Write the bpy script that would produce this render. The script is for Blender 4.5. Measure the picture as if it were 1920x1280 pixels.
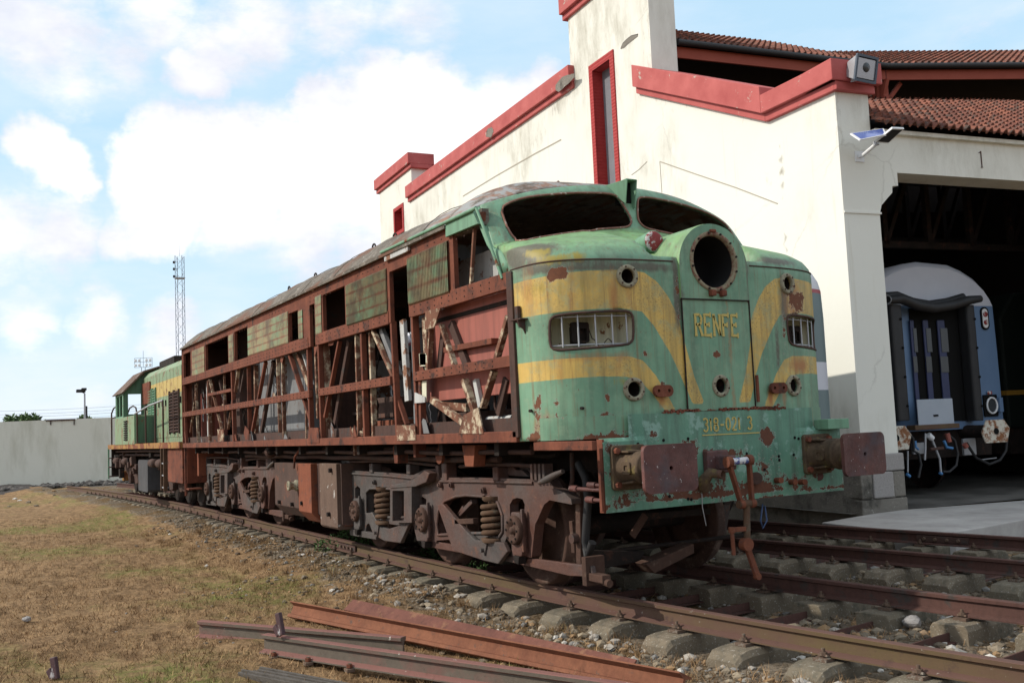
import bpy, bmesh, math, random
import numpy as np
from mathutils import Vector, Matrix
from mathutils.bvhtree import BVHTree
from mathutils.geometry import delaunay_2d_cdt
for o in list(bpy.data.objects): bpy.data.objects.remove(o, do_unlink=True)
scene = bpy.context.scene
COL = scene.collection
rad = math.radians
# ---------------------------------------------------------------- camera
FPX, YAW, PITCH, ROLL = 1839.33, 2.626733, 0.0873565, -0.0435036
CC = Vector((5.4902, -5.3151, 1.3796))
_w = Vector((math.cos(PITCH)*math.cos(YAW), math.cos(PITCH)*math.sin(YAW), math.sin(PITCH)))
_r = Vector((math.sin(YAW), -math.cos(YAW), 0)); _u = _r.cross(_w)
_c, _s = math.cos(ROLL), math.sin(ROLL)
CR = _r*_c + _u*_s; CU = _u*_c - _r*_s; CW = _w
cam = bpy.data.cameras.new('camera'); camo = bpy.data.objects.new('camera', cam); COL.objects.link(camo)
m = Matrix((CR, CU, -CW)).transposed().to_4x4(); m.translation = CC; camo.matrix_world = m
cam.sensor_width = 36; cam.lens = FPX/1920*36; cam.clip_end = 6000; cam.clip_start = .05
scene.camera = camo
# ---------------------------------------------------------------- sun, sky, exposure
SUN = Vector((-0.33, -0.76, 0.60)).normalized()
sl = bpy.data.lights.new('sun', 'SUN'); sl.energy = 3.1; sl.angle = rad(.8); sl.color = (1.0, .93, .82)
so = bpy.data.objects.new('sun', sl); COL.objects.link(so); so.rotation_euler = SUN.to_track_quat('Z', 'Y').to_euler()
scene.view_settings.view_transform = 'Standard'; scene.view_settings.look = 'None'
scene.view_settings.exposure = 0.30; scene.view_settings.gamma = 1
def ray(X, Y): return (CW + CR*((X-960)/FPX) - CU*((Y-640)/FPX))
def at(X, Y, ax, v):
    d = ray(X, Y); return CC + d*((v-CC[ax])/d[ax])
def onplane(X, Y, P, n):
    d = ray(X, Y); return CC + d*(((P-CC).dot(n))/d.dot(n))
def at_dist(X, Y, D):
    d = ray(X, Y); return CC + d*(D/math.hypot(d.x, d.y))
# ---------------------------------------------------------------- shader helper
class N:
    def __init__(s, tree): s.t = tree; s.nodes = tree.nodes; s._obj = None
    def put(s, sock, v):
        if isinstance(v, bpy.types.NodeSocket): s.t.links.new(v, sock)
        elif isinstance(v, (tuple, list)):
            if len(v) == 3 and len(sock.default_value) == 4: v = (*v, 1)
            sock.default_value = v
        else:
            try: sock.default_value = v
            except Exception: sock.default_value = (v, v, v, 1) if len(sock.default_value) == 4 else (v, v, v)
    def obj(s):
        if not s._obj: s._obj = s.nodes.new('ShaderNodeTexCoord').outputs['Object']
        return s._obj
    def map(s, scale=(1, 1, 1), loc=(0, 0, 0), vec=None):
        n = s.nodes.new('ShaderNodeMapping'); s.put(n.inputs[0], vec or s.obj()); n.inputs['Scale'].default_value = scale; n.inputs['Location'].default_value = loc; n.inputs['Rotation'].default_value = (0, 0, .6) if vec is None else (0, 0, 0)
        return n.outputs[0]
    def noise(s, scale, detail=5, rough=.6, vec=None, dist=0, col=False):
        n = s.nodes.new('ShaderNodeTexNoise'); s.put(n.inputs['Vector'], vec or s.obj())
        n.inputs['Scale'].default_value = scale; n.inputs['Detail'].default_value = detail
        n.inputs['Roughness'].default_value = rough; n.inputs['Distortion'].default_value = dist
        return n.outputs['Color' if col else 'Fac']
    def voro(s, scale, vec=None, feat='F1', out='Distance', rnd=1):
        n = s.nodes.new('ShaderNodeTexVoronoi'); n.feature = feat; s.put(n.inputs['Vector'], vec or s.obj()); n.inputs['Scale'].default_value = scale
        n.inputs['Randomness'].default_value = rnd
        return n.outputs[out]
    def mr(s, x, a, b, c=0, d=1, smooth=False):
        n = s.nodes.new('ShaderNodeMapRange'); n.clamp = True
        if smooth: n.interpolation_type = 'SMOOTHSTEP'
        s.put(n.inputs[0], x); n.inputs[1].default_value = a; n.inputs[2].default_value = b; n.inputs[3].default_value = c; n.inputs[4].default_value = d
        return n.outputs[0]
    def m(s, op, a, b=0, c=0):
        n = s.nodes.new('ShaderNodeMath'); n.operation = op; s.put(n.inputs[0], a); s.put(n.inputs[1], b)
        if op == 'MULTIPLY_ADD': s.put(n.inputs[2], c)
        return n.outputs[0]
    def mix(s, f, a, b, mode='MIX'):
        n = s.nodes.new('ShaderNodeMixRGB'); n.blend_type = mode; s.put(n.inputs[0], f); s.put(n.inputs[1], a); s.put(n.inputs[2], b)
        return n.outputs[0]
    def attr(s, name):
        n = s.nodes.new('ShaderNodeAttribute'); n.attribute_name = name; return n.outputs['Fac']
    def sep(s, v, k):
        n = s.nodes.new('ShaderNodeSeparateXYZ'); s.put(n.inputs[0], v); return n.outputs[k]
    def normal(s):
        return s.nodes.new('ShaderNodeNewGeometry').outputs['Normal']
    def rnd(s): return s.nodes.new('ShaderNodeObjectInfo').outputs['Random']
def mat(name, fn):
    m = bpy.data.materials.new(name); m.use_nodes = True
    t = m.node_tree; b = t.nodes['Principled BSDF']; n = N(t)
    r = fn(n)
    n.put(b.inputs['Base Color'], r.get('c', (.5, .5, .5)))
    n.put(b.inputs['Roughness'], r.get('r', .8)); n.put(b.inputs['Metallic'], r.get('m', 0))
    b.inputs['Specular IOR Level'].default_value = r.get('s', .3)
    if 'e' in r: n.put(b.inputs['Emission Color'], r['e']); b.inputs['Emission Strength'].default_value = r.get('es', 1)
    if 'a' in r: n.put(b.inputs['Alpha'], r['a'])
    if 'b' in r:
        bp = t.nodes.new('ShaderNodeBump'); n.put(bp.inputs['Height'], r['b']); bp.inputs['Distance'].default_value = r.get('bd', .01)
        bp.inputs['Strength'].default_value = r.get('bs', .6); t.links.new(bp.outputs[0], b.inputs['Normal'])
    return m
# ---------------------------------------------------------------- mesh helper
class MB:
    def __init__(s): s.v = []; s.f = []; s.sm = []; s.att = {}
    def add(s, vs, fs, smooth=False):
        o = len(s.v); s.v.extend([tuple(p) for p in vs]); s.f.extend([tuple(i+o for i in f) for f in fs]); s.sm.extend([smooth]*len(fs))
    def box(s, c, d, R=None):
        c = Vector(c); hx, hy, hz = d[0]/2, d[1]/2, d[2]/2
        vs = [Vector((x, y, z)) for x in (-hx, hx) for y in (-hy, hy) for z in (-hz, hz)]
        if R is not None: vs = [R @ p for p in vs]
        s.add([p+c for p in vs], [(0, 1, 3, 2), (4, 6, 7, 5), (0, 4, 5, 1), (2, 3, 7, 6), (0, 2, 6, 4), (1, 5, 7, 3)])
        return s
    def bb(s, a, b):
        return s.box([(a[i]+b[i])/2 for i in range(3)], [abs(b[i]-a[i]) for i in range(3)])
    def beam(s, p, q, w, h, up=(0, 1, 0)):
        # w across (perp. to up), h along up
        p = Vector(p); q = Vector(q); d = (q-p).normalized(); up = Vector(up); sd = d.cross(up).normalized(); up = sd.cross(d).normalized()
        vs = []
        for e in (p, q):
            for a, b in ((-1, -1), (1, -1), (1, 1), (-1, 1)): vs.append(e + sd*(a*w/2) + up*(b*h/2))
        s.add(vs, [(3, 2, 1, 0), (4, 5, 6, 7), (0, 1, 5, 4), (1, 2, 6, 5), (2, 3, 7, 6), (3, 0, 4, 7)])
        return s
    def cyl(s, p, q, r0, r1=None, n=16, caps=True, smooth=True):
        r1 = r0 if r1 is None else r1; p = Vector(p); q = Vector(q); d = (q-p).normalized()
        a = d.orthogonal().normalized(); b = d.cross(a); vs = []
        for e, r in ((p, r0), (q, r1)):
            for k in range(n):
                t = 2*math.pi*k/n; vs.append(e + a*(math.cos(t)*r) + b*(math.sin(t)*r))
        s.add(vs, [(k, (k+1) % n, n+(k+1) % n, n+k) for k in range(n)], smooth)
        if caps: s.add(vs[:n], [tuple(range(n))[::-1]]); s.add(vs[n:], [tuple(range(n))])
        return s
    def tube(s, pts, r, n=8, closed=False, caps=True):
        pts = [Vector(p) for p in pts]; L = len(pts); vs = []; a = None
        for i, p in enumerate(pts):
            if closed: d = (pts[(i+1) % L]-pts[i-1]).normalized()
            else: d = (pts[min(i+1, L-1)]-pts[max(i-1, 0)]).normalized()
            if a is None: a = d.orthogonal().normalized()
            a = (a - d*a.dot(d)).normalized(); b = d.cross(a); rr = r[i] if isinstance(r, (list, tuple)) else r
            for k in range(n):
                t = 2*math.pi*k/n; vs.append(p + a*(math.cos(t)*rr) + b*(math.sin(t)*rr))
        fs = []
        for i in range(L if closed else L-1):
            j = (i+1) % L
            for k in range(n): fs.append((i*n+k, i*n+(k+1) % n, j*n+(k+1) % n, j*n+k))
        s.add(vs, fs, True)
        if caps and not closed: s.add(vs[:n], [tuple(range(n))[::-1]]); s.add(vs[-n:], [tuple(range(n))])
        return s
    def lathe(s, c, axis, prof, n=24, smooth=True):
        # prof: list of (distance along axis, radius)
        c = Vector(c); d = Vector(axis).normalized(); a = d.orthogonal().normalized(); b = d.cross(a); vs = []
        for h, r in prof:
            for k in range(n):
                t = 2*math.pi*k/n; vs.append(c + d*h + a*(math.cos(t)*r) + b*(math.sin(t)*r))
        fs = []
        for i in range(len(prof)-1):
            for k in range(n): fs.append((i*n+k, i*n+(k+1) % n, (i+1)*n+(k+1) % n, (i+1)*n+k))
        s.add(vs, fs, smooth); return s
    def prism(s, poly, mp, d):
        # poly 2-D outline; mp(a,b)->Vector, extruded by vector d
        d = Vector(d); a = [Vector(mp(*p)) for p in poly]; b = [p+d for p in a]; n = len(a)
        s.add(a+b, [tuple(range(n)), tuple(range(n, 2*n))[::-1]] + [((k+1) % n, k, n+k, n+(k+1) % n) for k in range(n)]); return s
    def plate(s, outer, holes, mp, d, step=0):
        # plate with holes, extruded by d
        vs, fs = cdt(outer, holes, step); a = [Vector(mp(*p)) for p in vs]; d = Vector(d); n = len(a)
        s.add(a + [p+d for p in a], [tuple(f) for f in fs] + [tuple(i+n for i in f)[::-1] for f in fs])
        for lp in [outer]+list(holes):
            b = [Vector(mp(*p)) for p in lp]; k = len(b)
            s.add(b+[p+d for p in b], [(i, (i+1) % k, k+(i+1) % k, k+i) for i in range(k)])
        return s
    def build(s, name, m, parent=None, smooth=None, bevel=0, subsurf=0, recalc=True):
        me = bpy.data.meshes.new(name)
        base = Vector((0, 0, 0)) if parent is None else root_loc(parent)
        me.from_pydata([tuple(Vector(p)-base) for p in s.v], [], s.f)
        me.polygons.foreach_set('use_smooth', s.sm if smooth is None else [smooth]*len(s.f))
        for k, a in s.att.items():
            at_ = me.attributes.new(k, 'FLOAT', 'POINT'); at_.data.foreach_set('value', a)
        if recalc:
            bm = bmesh.new(); bm.from_mesh(me); bmesh.ops.recalc_face_normals(bm, faces=bm.faces); bm.to_mesh(me); bm.free()
        me.update(); me.materials.append(m)
        o = bpy.data.objects.new(name, me); COL.objects.link(o)
        if parent is not None: o.parent = parent
        if bevel:
            bv = o.modifiers.new('bevel', 'BEVEL'); bv.width = bevel; bv.segments = 2; bv.limit_method = 'ANGLE'; bv.angle_limit = rad(40)
        return o
def root_loc(o):
    v = Vector(o.location)
    while o.parent: o = o.parent; v += Vector(o.location)
    return v
def inpoly(px, py, poly):
    r = np.zeros(len(px), bool); n = len(poly)
    for i in range(n):
        x0, y0 = poly[i]; x1, y1 = poly[(i+1) % n]
        if y0 == y1: continue
        c = ((y0 > py) != (y1 > py)) & (px < (x1-x0)*(py-y0)/(y1-y0)+x0); r ^= c
    return r
def seg_dist(px, py, poly, closed=True):
    d = np.full(len(px), 1e9); n = len(poly)
    for i in range(n if closed else n-1):
        x0, y0 = poly[i]; x1, y1 = poly[(i+1) % n]; dx, dy = x1-x0, y1-y0; L = dx*dx+dy*dy+1e-12
        t = np.clip(((px-x0)*dx+(py-y0)*dy)/L, 0, 1); d = np.minimum(d, np.hypot(px-x0-t*dx, py-y0-t*dy))
    return d
def densify(poly, step):
    out = []
    for i in range(len(poly)):
        a = poly[i]; b = poly[(i+1) % len(poly)]; k = max(1, int(math.hypot(b[0]-a[0], b[1]-a[1])/step))
        for j in range(k): out.append((a[0]+(b[0]-a[0])*j/k, a[1]+(b[1]-a[1])*j/k))
    return out
def cdt(outer, holes, step):
    loops = [outer]+list(holes)
    if step: loops = [densify(l, step) for l in loops]
    vs = []; es = []
    for l in loops:
        o = len(vs); vs += [Vector(p) for p in l]; es += [(o+i, o+(i+1) % len(l)) for i in range(len(l))]
    if step:
        xs = [p[0] for p in outer]; ys = [p[1] for p in outer]
        gx, gy = np.meshgrid(np.arange(min(xs), max(xs), step), np.arange(min(ys), max(ys), step*.87))
        gx = gx + (np.arange(gx.shape[0]) % 2)[:, None]*step*.5; gx = gx.ravel(); gy = gy.ravel()
        ok = inpoly(gx, gy, outer)
        for h in holes: ok &= ~inpoly(gx, gy, h)
        for l in loops: ok &= seg_dist(gx, gy, l) > step*.4
        vs += [Vector(p) for p in zip(gx[ok], gy[ok])]
    V, E, F, _, _, _ = delaunay_2d_cdt(vs, es, [], 0, 1e-5)
    V = [tuple(p) for p in V]; F = [tuple(f) for f in F]
    cx = np.array([sum(V[i][0] for i in f)/3 for f in F]); cy = np.array([sum(V[i][1] for i in f)/3 for f in F])
    ok = inpoly(cx, cy, outer)
    for h in holes: ok &= ~inpoly(cx, cy, h)
    return V, [f for f, k in zip(F, ok) if k]
def rrect(x0, y0, x1, y1, r, n=5):
    out = []
    for cx, cy, a0 in ((x1-r, y1-r, 0), (x0+r, y1-r, 90), (x0+r, y0+r, 180), (x1-r, y0+r, 270)):
        for k in range(n+1):
            t = rad(a0+90*k/n); out.append((cx+r*math.cos(t), cy+r*math.sin(t)))
    return out
def circ(cx, cy, r, n=20, ry=None): return [(cx+r*math.cos(2*math.pi*k/n), cy+(ry or r)*math.sin(2*math.pi*k/n)) for k in range(n)]
def smooth_poly(p, it=2):
    for _ in range(it):
        q = []
        for i in range(len(p)):
            a = p[i]; b = p[(i+1) % len(p)]; q += [(a[0]*.75+b[0]*.25, a[1]*.75+b[1]*.25), (a[0]*.25+b[0]*.75, a[1]*.25+b[1]*.75)]
        p = q
    return p
# ---------------------------------------------------------------- things
def tag(o, label=None, cat=None, group=None, kind=None):
    if label: o['label'] = label
    if cat: o['category'] = cat
    if group: o['group'] = group
    if kind: o['kind'] = kind
    return o
def thing(name, loc, label, cat, group=None):
    o = bpy.data.objects.new(name, None); COL.objects.link(o); o.location = loc; o.empty_display_size = .2
    return tag(o, label, cat, group)
def copy_tree(o, parent=None, off=None):
    c = o.copy(); COL.objects.link(c)
    if parent is not None: c.parent = parent
    if off is not None: c.location = Vector(c.location)+Vector(off)
    for ch in [x for x in bpy.data.objects if x.parent == o]: copy_tree(ch, c)
    return c
# ---------------------------------------------------------------- world: sky + clouds
world = bpy.data.worlds.new('World'); scene.world = world; world.use_nodes = True
wt = world.node_tree; wn = N(wt); bg = wt.nodes['Background']
sky = wt.nodes.new('ShaderNodeTexSky'); sky.sky_type = 'NISHITA'; sky.sun_disc = False
sky.sun_elevation = math.asin(SUN.z); sky.sun_rotation = math.atan2(SUN.x, SUN.y); sky.dust_density = 1.5; sky.air_density = 1.0
dirv = wt.nodes.new('ShaderNodeTexCoord').outputs['Generated']
SKYS = .12
def vdot(a, b):
    n = wt.nodes.new('ShaderNodeVectorMath'); n.operation = 'DOT_PRODUCT'; wt.links.new(a, n.inputs[0]); n.inputs[1].default_value = b; return n.outputs['Value']
wrp = wn.noise(5, 6, .62, vec=dirv, col=True)
vm = wt.nodes.new('ShaderNodeVectorMath'); vm.operation = 'MULTIPLY_ADD'; wt.links.new(wrp, vm.inputs[0]); vm.inputs[1].default_value = (.12, .12, .12)
wt.links.new(dirv, vm.inputs[2]); vs2 = wt.nodes.new('ShaderNodeVectorMath'); vs2.operation = 'SUBTRACT'; wt.links.new(vm.outputs[0], vs2.inputs[0]); vs2.inputs[1].default_value = (.06, .06, .06)
vn = wt.nodes.new('ShaderNodeVectorMath'); vn.operation = 'NORMALIZE'; wt.links.new(vs2.outputs[0], vn.inputs[0]); wd_ = vn.outputs[0]
BL = [(255, 320, 70, 1), (330, 300, 90, 1), (430, 330, 110, 1), (300, 390, 90, 1), (540, 330, 130, 1), (610, 220, 80, 1), (700, 215, 110, 1), (800, 190, 90, 1), (760, 310, 150, 1), (900, 280, 130, 1),
      (980, 230, 80, 1), (1000, 330, 130, 1), (80, 285, 70, 1), (120, 330, 45, .9), (385, 158, 60, .8), (430, 120, 60, .6), (470, 80, 80, .6), (430, 400, 100, .8), (560, 430, 110, .75), (680, 420, 120, .7),
      (100, 440, 90, .75), (30, 430, 90, .7), (220, 430, 60, .6), (120, 70, 130, .62), (40, 20, 130, .7), (240, 120, 80, .5), (470, 50, 110, .5), (600, 60, 110, .48), (760, 20, 110, .42), (300, 10, 110, .5),
      (180, 580, 60, .55), (310, 610, 60, .55), (60, 570, 70, .4), (200, 740, 60, .4)]
mx = None
for X, Y, R_, wgt in BL:
    c = ray(X, Y).normalized(); e = ray(X+R_*1.25, Y).normalized(); cr = c.dot(e)
    f = wn.m('MULTIPLY', wn.mr(vdot(wd_, c), cr, 1, 0, 1), wgt*1.35)
    mx = f if mx is None else wn.m('SMOOTH_MAX', mx, f, .12) if False else wn.m('MAXIMUM', mx, f)
n1 = wn.noise(9, 10, .62, vec=wn.map((1, 1, 2.2), vec=dirv)); n2 = wn.noise(2.2, 8, .6, vec=wn.map((1, 1, 2.5), vec=dirv))
cf = wn.m('ADD', mx, wn.m('MULTIPLY', wn.m('SUBTRACT', n1, .5), 1.9))
front = wn.mr(vdot(dirv, CW), .75, .87, 0, 1)       # clouds of the photographed part of the sky; elsewhere scattered cloud
gen = wn.mr(n2, .38, .56, 0, 1)
cloud = wn.m('ADD', wn.m('MULTIPLY', wn.mr(cf, .14, .9, 0, 1, True), front), wn.m('MULTIPLY', gen, wn.m('SUBTRACT', 1, front)))
up = wn.sep(dirv, 2)
haze = wn.mr(up, -.02, .30, 1, 0)
wisps = wn.m('MULTIPLY', wn.mr(wn.noise(4, 9, .6, vec=wn.map((1, 1, 3.5), loc=(3, 1, 0), vec=dirv)), .42, .7, 0, 1), wn.mr(up, .0, .45, .75, .25))
base = wn.mix(1, sky.outputs[0], (SKYS, SKYS, SKYS), 'MULTIPLY')
base = wn.mix(.8, base, (.50, .73, .90))
base = wn.mix(wn.m('MULTIPLY', haze, .7), base, (.70, .80, .88))
base = wn.mix(wisps, base, (.78, .82, .88))
shade = wn.mr(wn.noise(6, 5, .6, vec=wn.map((1, 1, 1.6), loc=(.3, .2, .5), vec=dirv)), .35, .65, 0, 1)
ccol = wn.mix(wn.mr(wn.m('ADD', shade, wn.m('MULTIPLY', wn.mr(cf, .5, 1.5), .35)), .1, 1.0), (.70, .715, .79), (.97, .97, .975))
colr = wn.mix(cloud, base, ccol)
below = wn.mr(up, -.03, -.01, 0, 1)
colr = wn.mix(below, (.25, .24, .2), colr)
wt.links.new(colr, bg.inputs[0]); bg.inputs[1].default_value = 1.0
# ---------------------------------------------------------------- materials
def weather(base, base2, rust=(.16, .055, .03), lo=.5, hi=.56, sc=3.0, streak=.5, rough=.75, attr=None, dark=(.05, .035, .03), spec=.25, bump=.5, fine=28, met=0):
    """painted or bare metal with patches of rust, vertical dirt runs and fine mottling"""
    def fn(n):
        big = n.noise(sc, 8, .68); st = n.noise(1, 6, .6, vec=n.map((14, 14, .9)))
        c = n.mix(n.noise(sc*1.7, 5, .6), base, base2)
        c = n.mix(n.m('MULTIPLY', n.mr(st, .45, .75, 0, 1), streak), c, dark)
        b = big
        if attr: b = n.m('ADD', b, n.attr(attr))
        rc = n.mix(n.noise(fine, 5, .7), tuple(v*.45 for v in rust), tuple(min(1, v*1.6) for v in rust))
        mk = n.mr(n.m('ADD', b, n.m('MULTIPLY', n.m('SUBTRACT', n.noise(sc*9, 6, .7), .5), .22)), lo, hi)
        c = n.mix(mk, c, rc)
        h = n.m('ADD', n.m('MULTIPLY', mk, -.5), n.m('MULTIPLY', n.noise(fine*2, 4, .7), .4))
        return dict(c=c, r=n.mr(mk, 0, 1, rough-.15, .9), s=spec, b=h, bd=.004, bs=bump, m=met)
    return fn
def rusty(a, b, c3=None, sc=5, fine=40, thr=(.55, .63), rough=.85, streak=.35):
    def fn(n):
        c = n.mix(n.mr(n.noise(sc, 8, .7), .3, .7), a, b)
        c = n.mix(n.m('MULTIPLY', n.mr(n.noise(1, 6, .6, vec=n.map((16, 16, 1.2))), .5, .75), streak), c, (.02, .014, .012))
        if c3: c = n.mix(n.mr(n.noise(sc*1.9, 9, .72, vec=n.map(loc=(7, 3, 1))), thr[0], thr[1]), c, c3)
        c = n.mix(.5, c, n.mix(n.noise(fine, 4, .7), (.25, .25, .25), (.85, .85, .85)), 'OVERLAY')
        return dict(c=c, r=rough, s=.2, b=n.noise(fine, 6, .75), bd=.004, bs=.6)
    return fn
M = {}
M['truss'] = mat('truss_rust', rusty((.10, .033, .021), (.20, .068, .04), (.05, .027, .022), 2.6, thr=(.54, .64)))
M['truss_paint'] = mat('truss_peeling', rusty((.10, .045, .03), (.20, .09, .055), (.46, .39, .28), 4, thr=(.50, .60), streak=.55))
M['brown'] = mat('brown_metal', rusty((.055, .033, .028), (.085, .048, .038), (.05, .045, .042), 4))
M['bogie'] = mat('bogie_metal', lambda n: dict(c=n.mix(.5, n.mix(n.mr(n.noise(9, 8, .72), .58, .68), n.mix(n.mr(n.noise(.8, 6, .6), .42, .58), n.mix(n.noise(5, 7, .7), (.058, .026, .02), (.115, .052, .037)), n.mix(n.noise(5, 7, .7), (.034, .028, .026), (.10, .088, .082))), (.14, .06, .035)), n.mix(n.noise(40, 4, .7), (.25, .25, .25), (.85, .85, .85)), 'OVERLAY'), r=n.mr(n.noise(6, 5), .4, .6, .45, .85), s=.4, b=n.noise(18, 8, .8), bd=.012))
M['wheel'] = mat('wheel_metal', rusty((.045, .026, .02), (.085, .046, .033), (.12, .08, .06), 3))
M['spring'] = mat('spring_metal', rusty((.07, .04, .025), (.11, .065, .04), (.09, .07, .05), 6))
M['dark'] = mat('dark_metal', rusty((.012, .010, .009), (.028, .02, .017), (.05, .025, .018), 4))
M['grey_in'] = mat('grey_interior', weather((.17, .175, .18), (.22, .225, .23), lo=.6, hi=.66, sc=2, streak=.45, rust=(.12, .06, .04)))
M['white_in'] = mat('white_interior', weather((.5, .5, .48), (.42, .43, .42), lo=.55, hi=.6, sc=4, streak=.3, rust=(.2, .1, .06)))
M['red_in'] = mat('red_interior', weather((.36, .12, .09), (.28, .09, .07), lo=.62, hi=.7, sc=2, streak=.4, rust=(.1, .04, .03)))
M['tank'] = mat('tank_metal', rusty((.06, .04, .034), (.10, .062, .05), (.20, .07, .038), 2, thr=(.55, .7)))
M['tank_orange'] = mat('tank_orange', rusty((.17, .055, .03), (.23, .08, .045), (.1, .05, .04), 3))
M['tank_pale'] = mat('tank_pale', rusty((.10, .065, .05), (.15, .10, .075), (.42, .40, .37), 3, thr=(.6, .64)))
def bufm(n):
    c = n.mix(n.mr(n.noise(4, 8, .7), .35, .65), (.06, .026, .024), (.13, .05, .042)); c = n.mix(n.mr(n.noise(2.2, 6, .6, vec=n.map(loc=(2, 2, 4))), .52, .66), c, (.065, .055, .065))
    c = n.mix(n.mr(n.noise(45, 3, .5), .70, .73, 0, .8), c, (.5, .48, .46)); c = n.mix(n.mr(n.noise(20, 6, .75), .56, .7, 0, .6), c, (.03, .016, .015))
    return dict(c=c, r=n.mr(n.noise(7, 5), .4, .6, .45, .8), s=.4, b=n.noise(26, 8, .78), bd=.006, bs=.8)
M['buffer'] = mat('buffer_plate', bufm)
M['shank'] = mat('buffer_shank', rusty((.06, .042, .03), (.115, .078, .048), (.13, .10, .04), 5))
M['orange'] = mat('orange_rust', rusty((.105, .036, .022), (.185, .064, .034), (.12, .05, .035), 9, fine=70))
def railm(n):
    z = n.sep(n.normal(), 2); c = n.mix(n.noise(3, 7, .65), (.08, .042, .033), (.125, .066, .05))
    side = n.m('MULTIPLY', n.mr(n.m('ABSOLUTE', z), .2, .7, 1, .0), n.mr(n.noise(.9, 7, .7, vec=n.map((1, 2, 2))), .36, .66, 0, .85))
    c = n.mix(side, c, n.mix(n.noise(7, 7, .7), (.065, .05, .022), (.135, .10, .036)))
    c = n.mix(n.mr(n.noise(22, 4, .6), .68, .72, 0, .7), c, (.4, .38, .33)); c = n.mix(n.mr(n.noise(5, 7, .7, vec=n.map(loc=(3, 1, 1))), .58, .7), c, (.06, .035, .03))
    return dict(c=c, r=.8, b=n.noise(30, 6, .7), bd=.004)
M['rail_top'] = mat('rail_metal', railm)
M['rail_dark'] = mat('rail_dark', rusty((.07, .036, .03), (.10, .05, .04), (.055, .045, .04), 2.2))
def lrm(n):
    z = n.m('ABSOLUTE', n.sep(n.normal(), 2)); c = n.mix(n.noise(5, 7, .7), (.15, .065, .055), (.23, .11, .09))
    c = n.mix(n.m('MULTIPLY', n.mr(z, .25, .6, 1, 0), n.mr(n.noise(2.5, 7, .7), .3, .5)), c, n.mix(n.noise(14, 7, .7), (.075, .06, .048), (.16, .135, .105)))
    c = n.mix(n.mr(n.noise(16, 4, .6, vec=n.map(loc=(3, 3, 1))), .70, .72), c, (.5, .48, .42)); c = n.mix(n.mr(n.noise(30, 6, .75), .6, .7, 0, .6), c, (.05, .03, .025))
    return dict(c=c, r=.85, b=n.noise(40, 7, .75), bd=.006, bs=.8)
M['rail_red'] = mat('loose_rail_red', lrm)
M['rail_orange'] = mat('loose_rail_orange', rusty((.13, .05, .03), (.24, .10, .055), (.08, .06, .05), 3.5, thr=(.6, .66), streak=.2))
def roofm(n):
    c = n.mix(n.mr(n.noise(4, 9, .75), .35, .65), (.06, .05, .04), (.19, .165, .135)); c = n.mix(n.mr(n.noise(14, 6, .7), .58, .66), c, (.33, .31, .28))
    c = n.mix(n.mr(n.noise(1.6, 5, .6), .5, .62), c, (.14, .07, .045)); c = n.mix(n.mr(n.voro(26), .12, .2, 1, 0), c, (.04, .035, .03))
    c = n.mix(n.m('MULTIPLY', n.attr('cab'), n.mr(n.noise(5, 5, .6), .38, .5)), c, n.mix(n.mr(n.noise(4, 4, .6, vec=n.map((.6, 4, 4))), .45, .58), (.27, .28, .28), (.24, .14, .10)))
    return dict(c=c, r=.85, b=n.noise(30, 6, .7), bd=.01, bs=.7)
M['roof'] = mat('loco_roof', roofm)
GREEN = (.12, .255, .165); GREEN2 = (.185, .335, .22); YEL = (.50, .32, .075)
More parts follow.
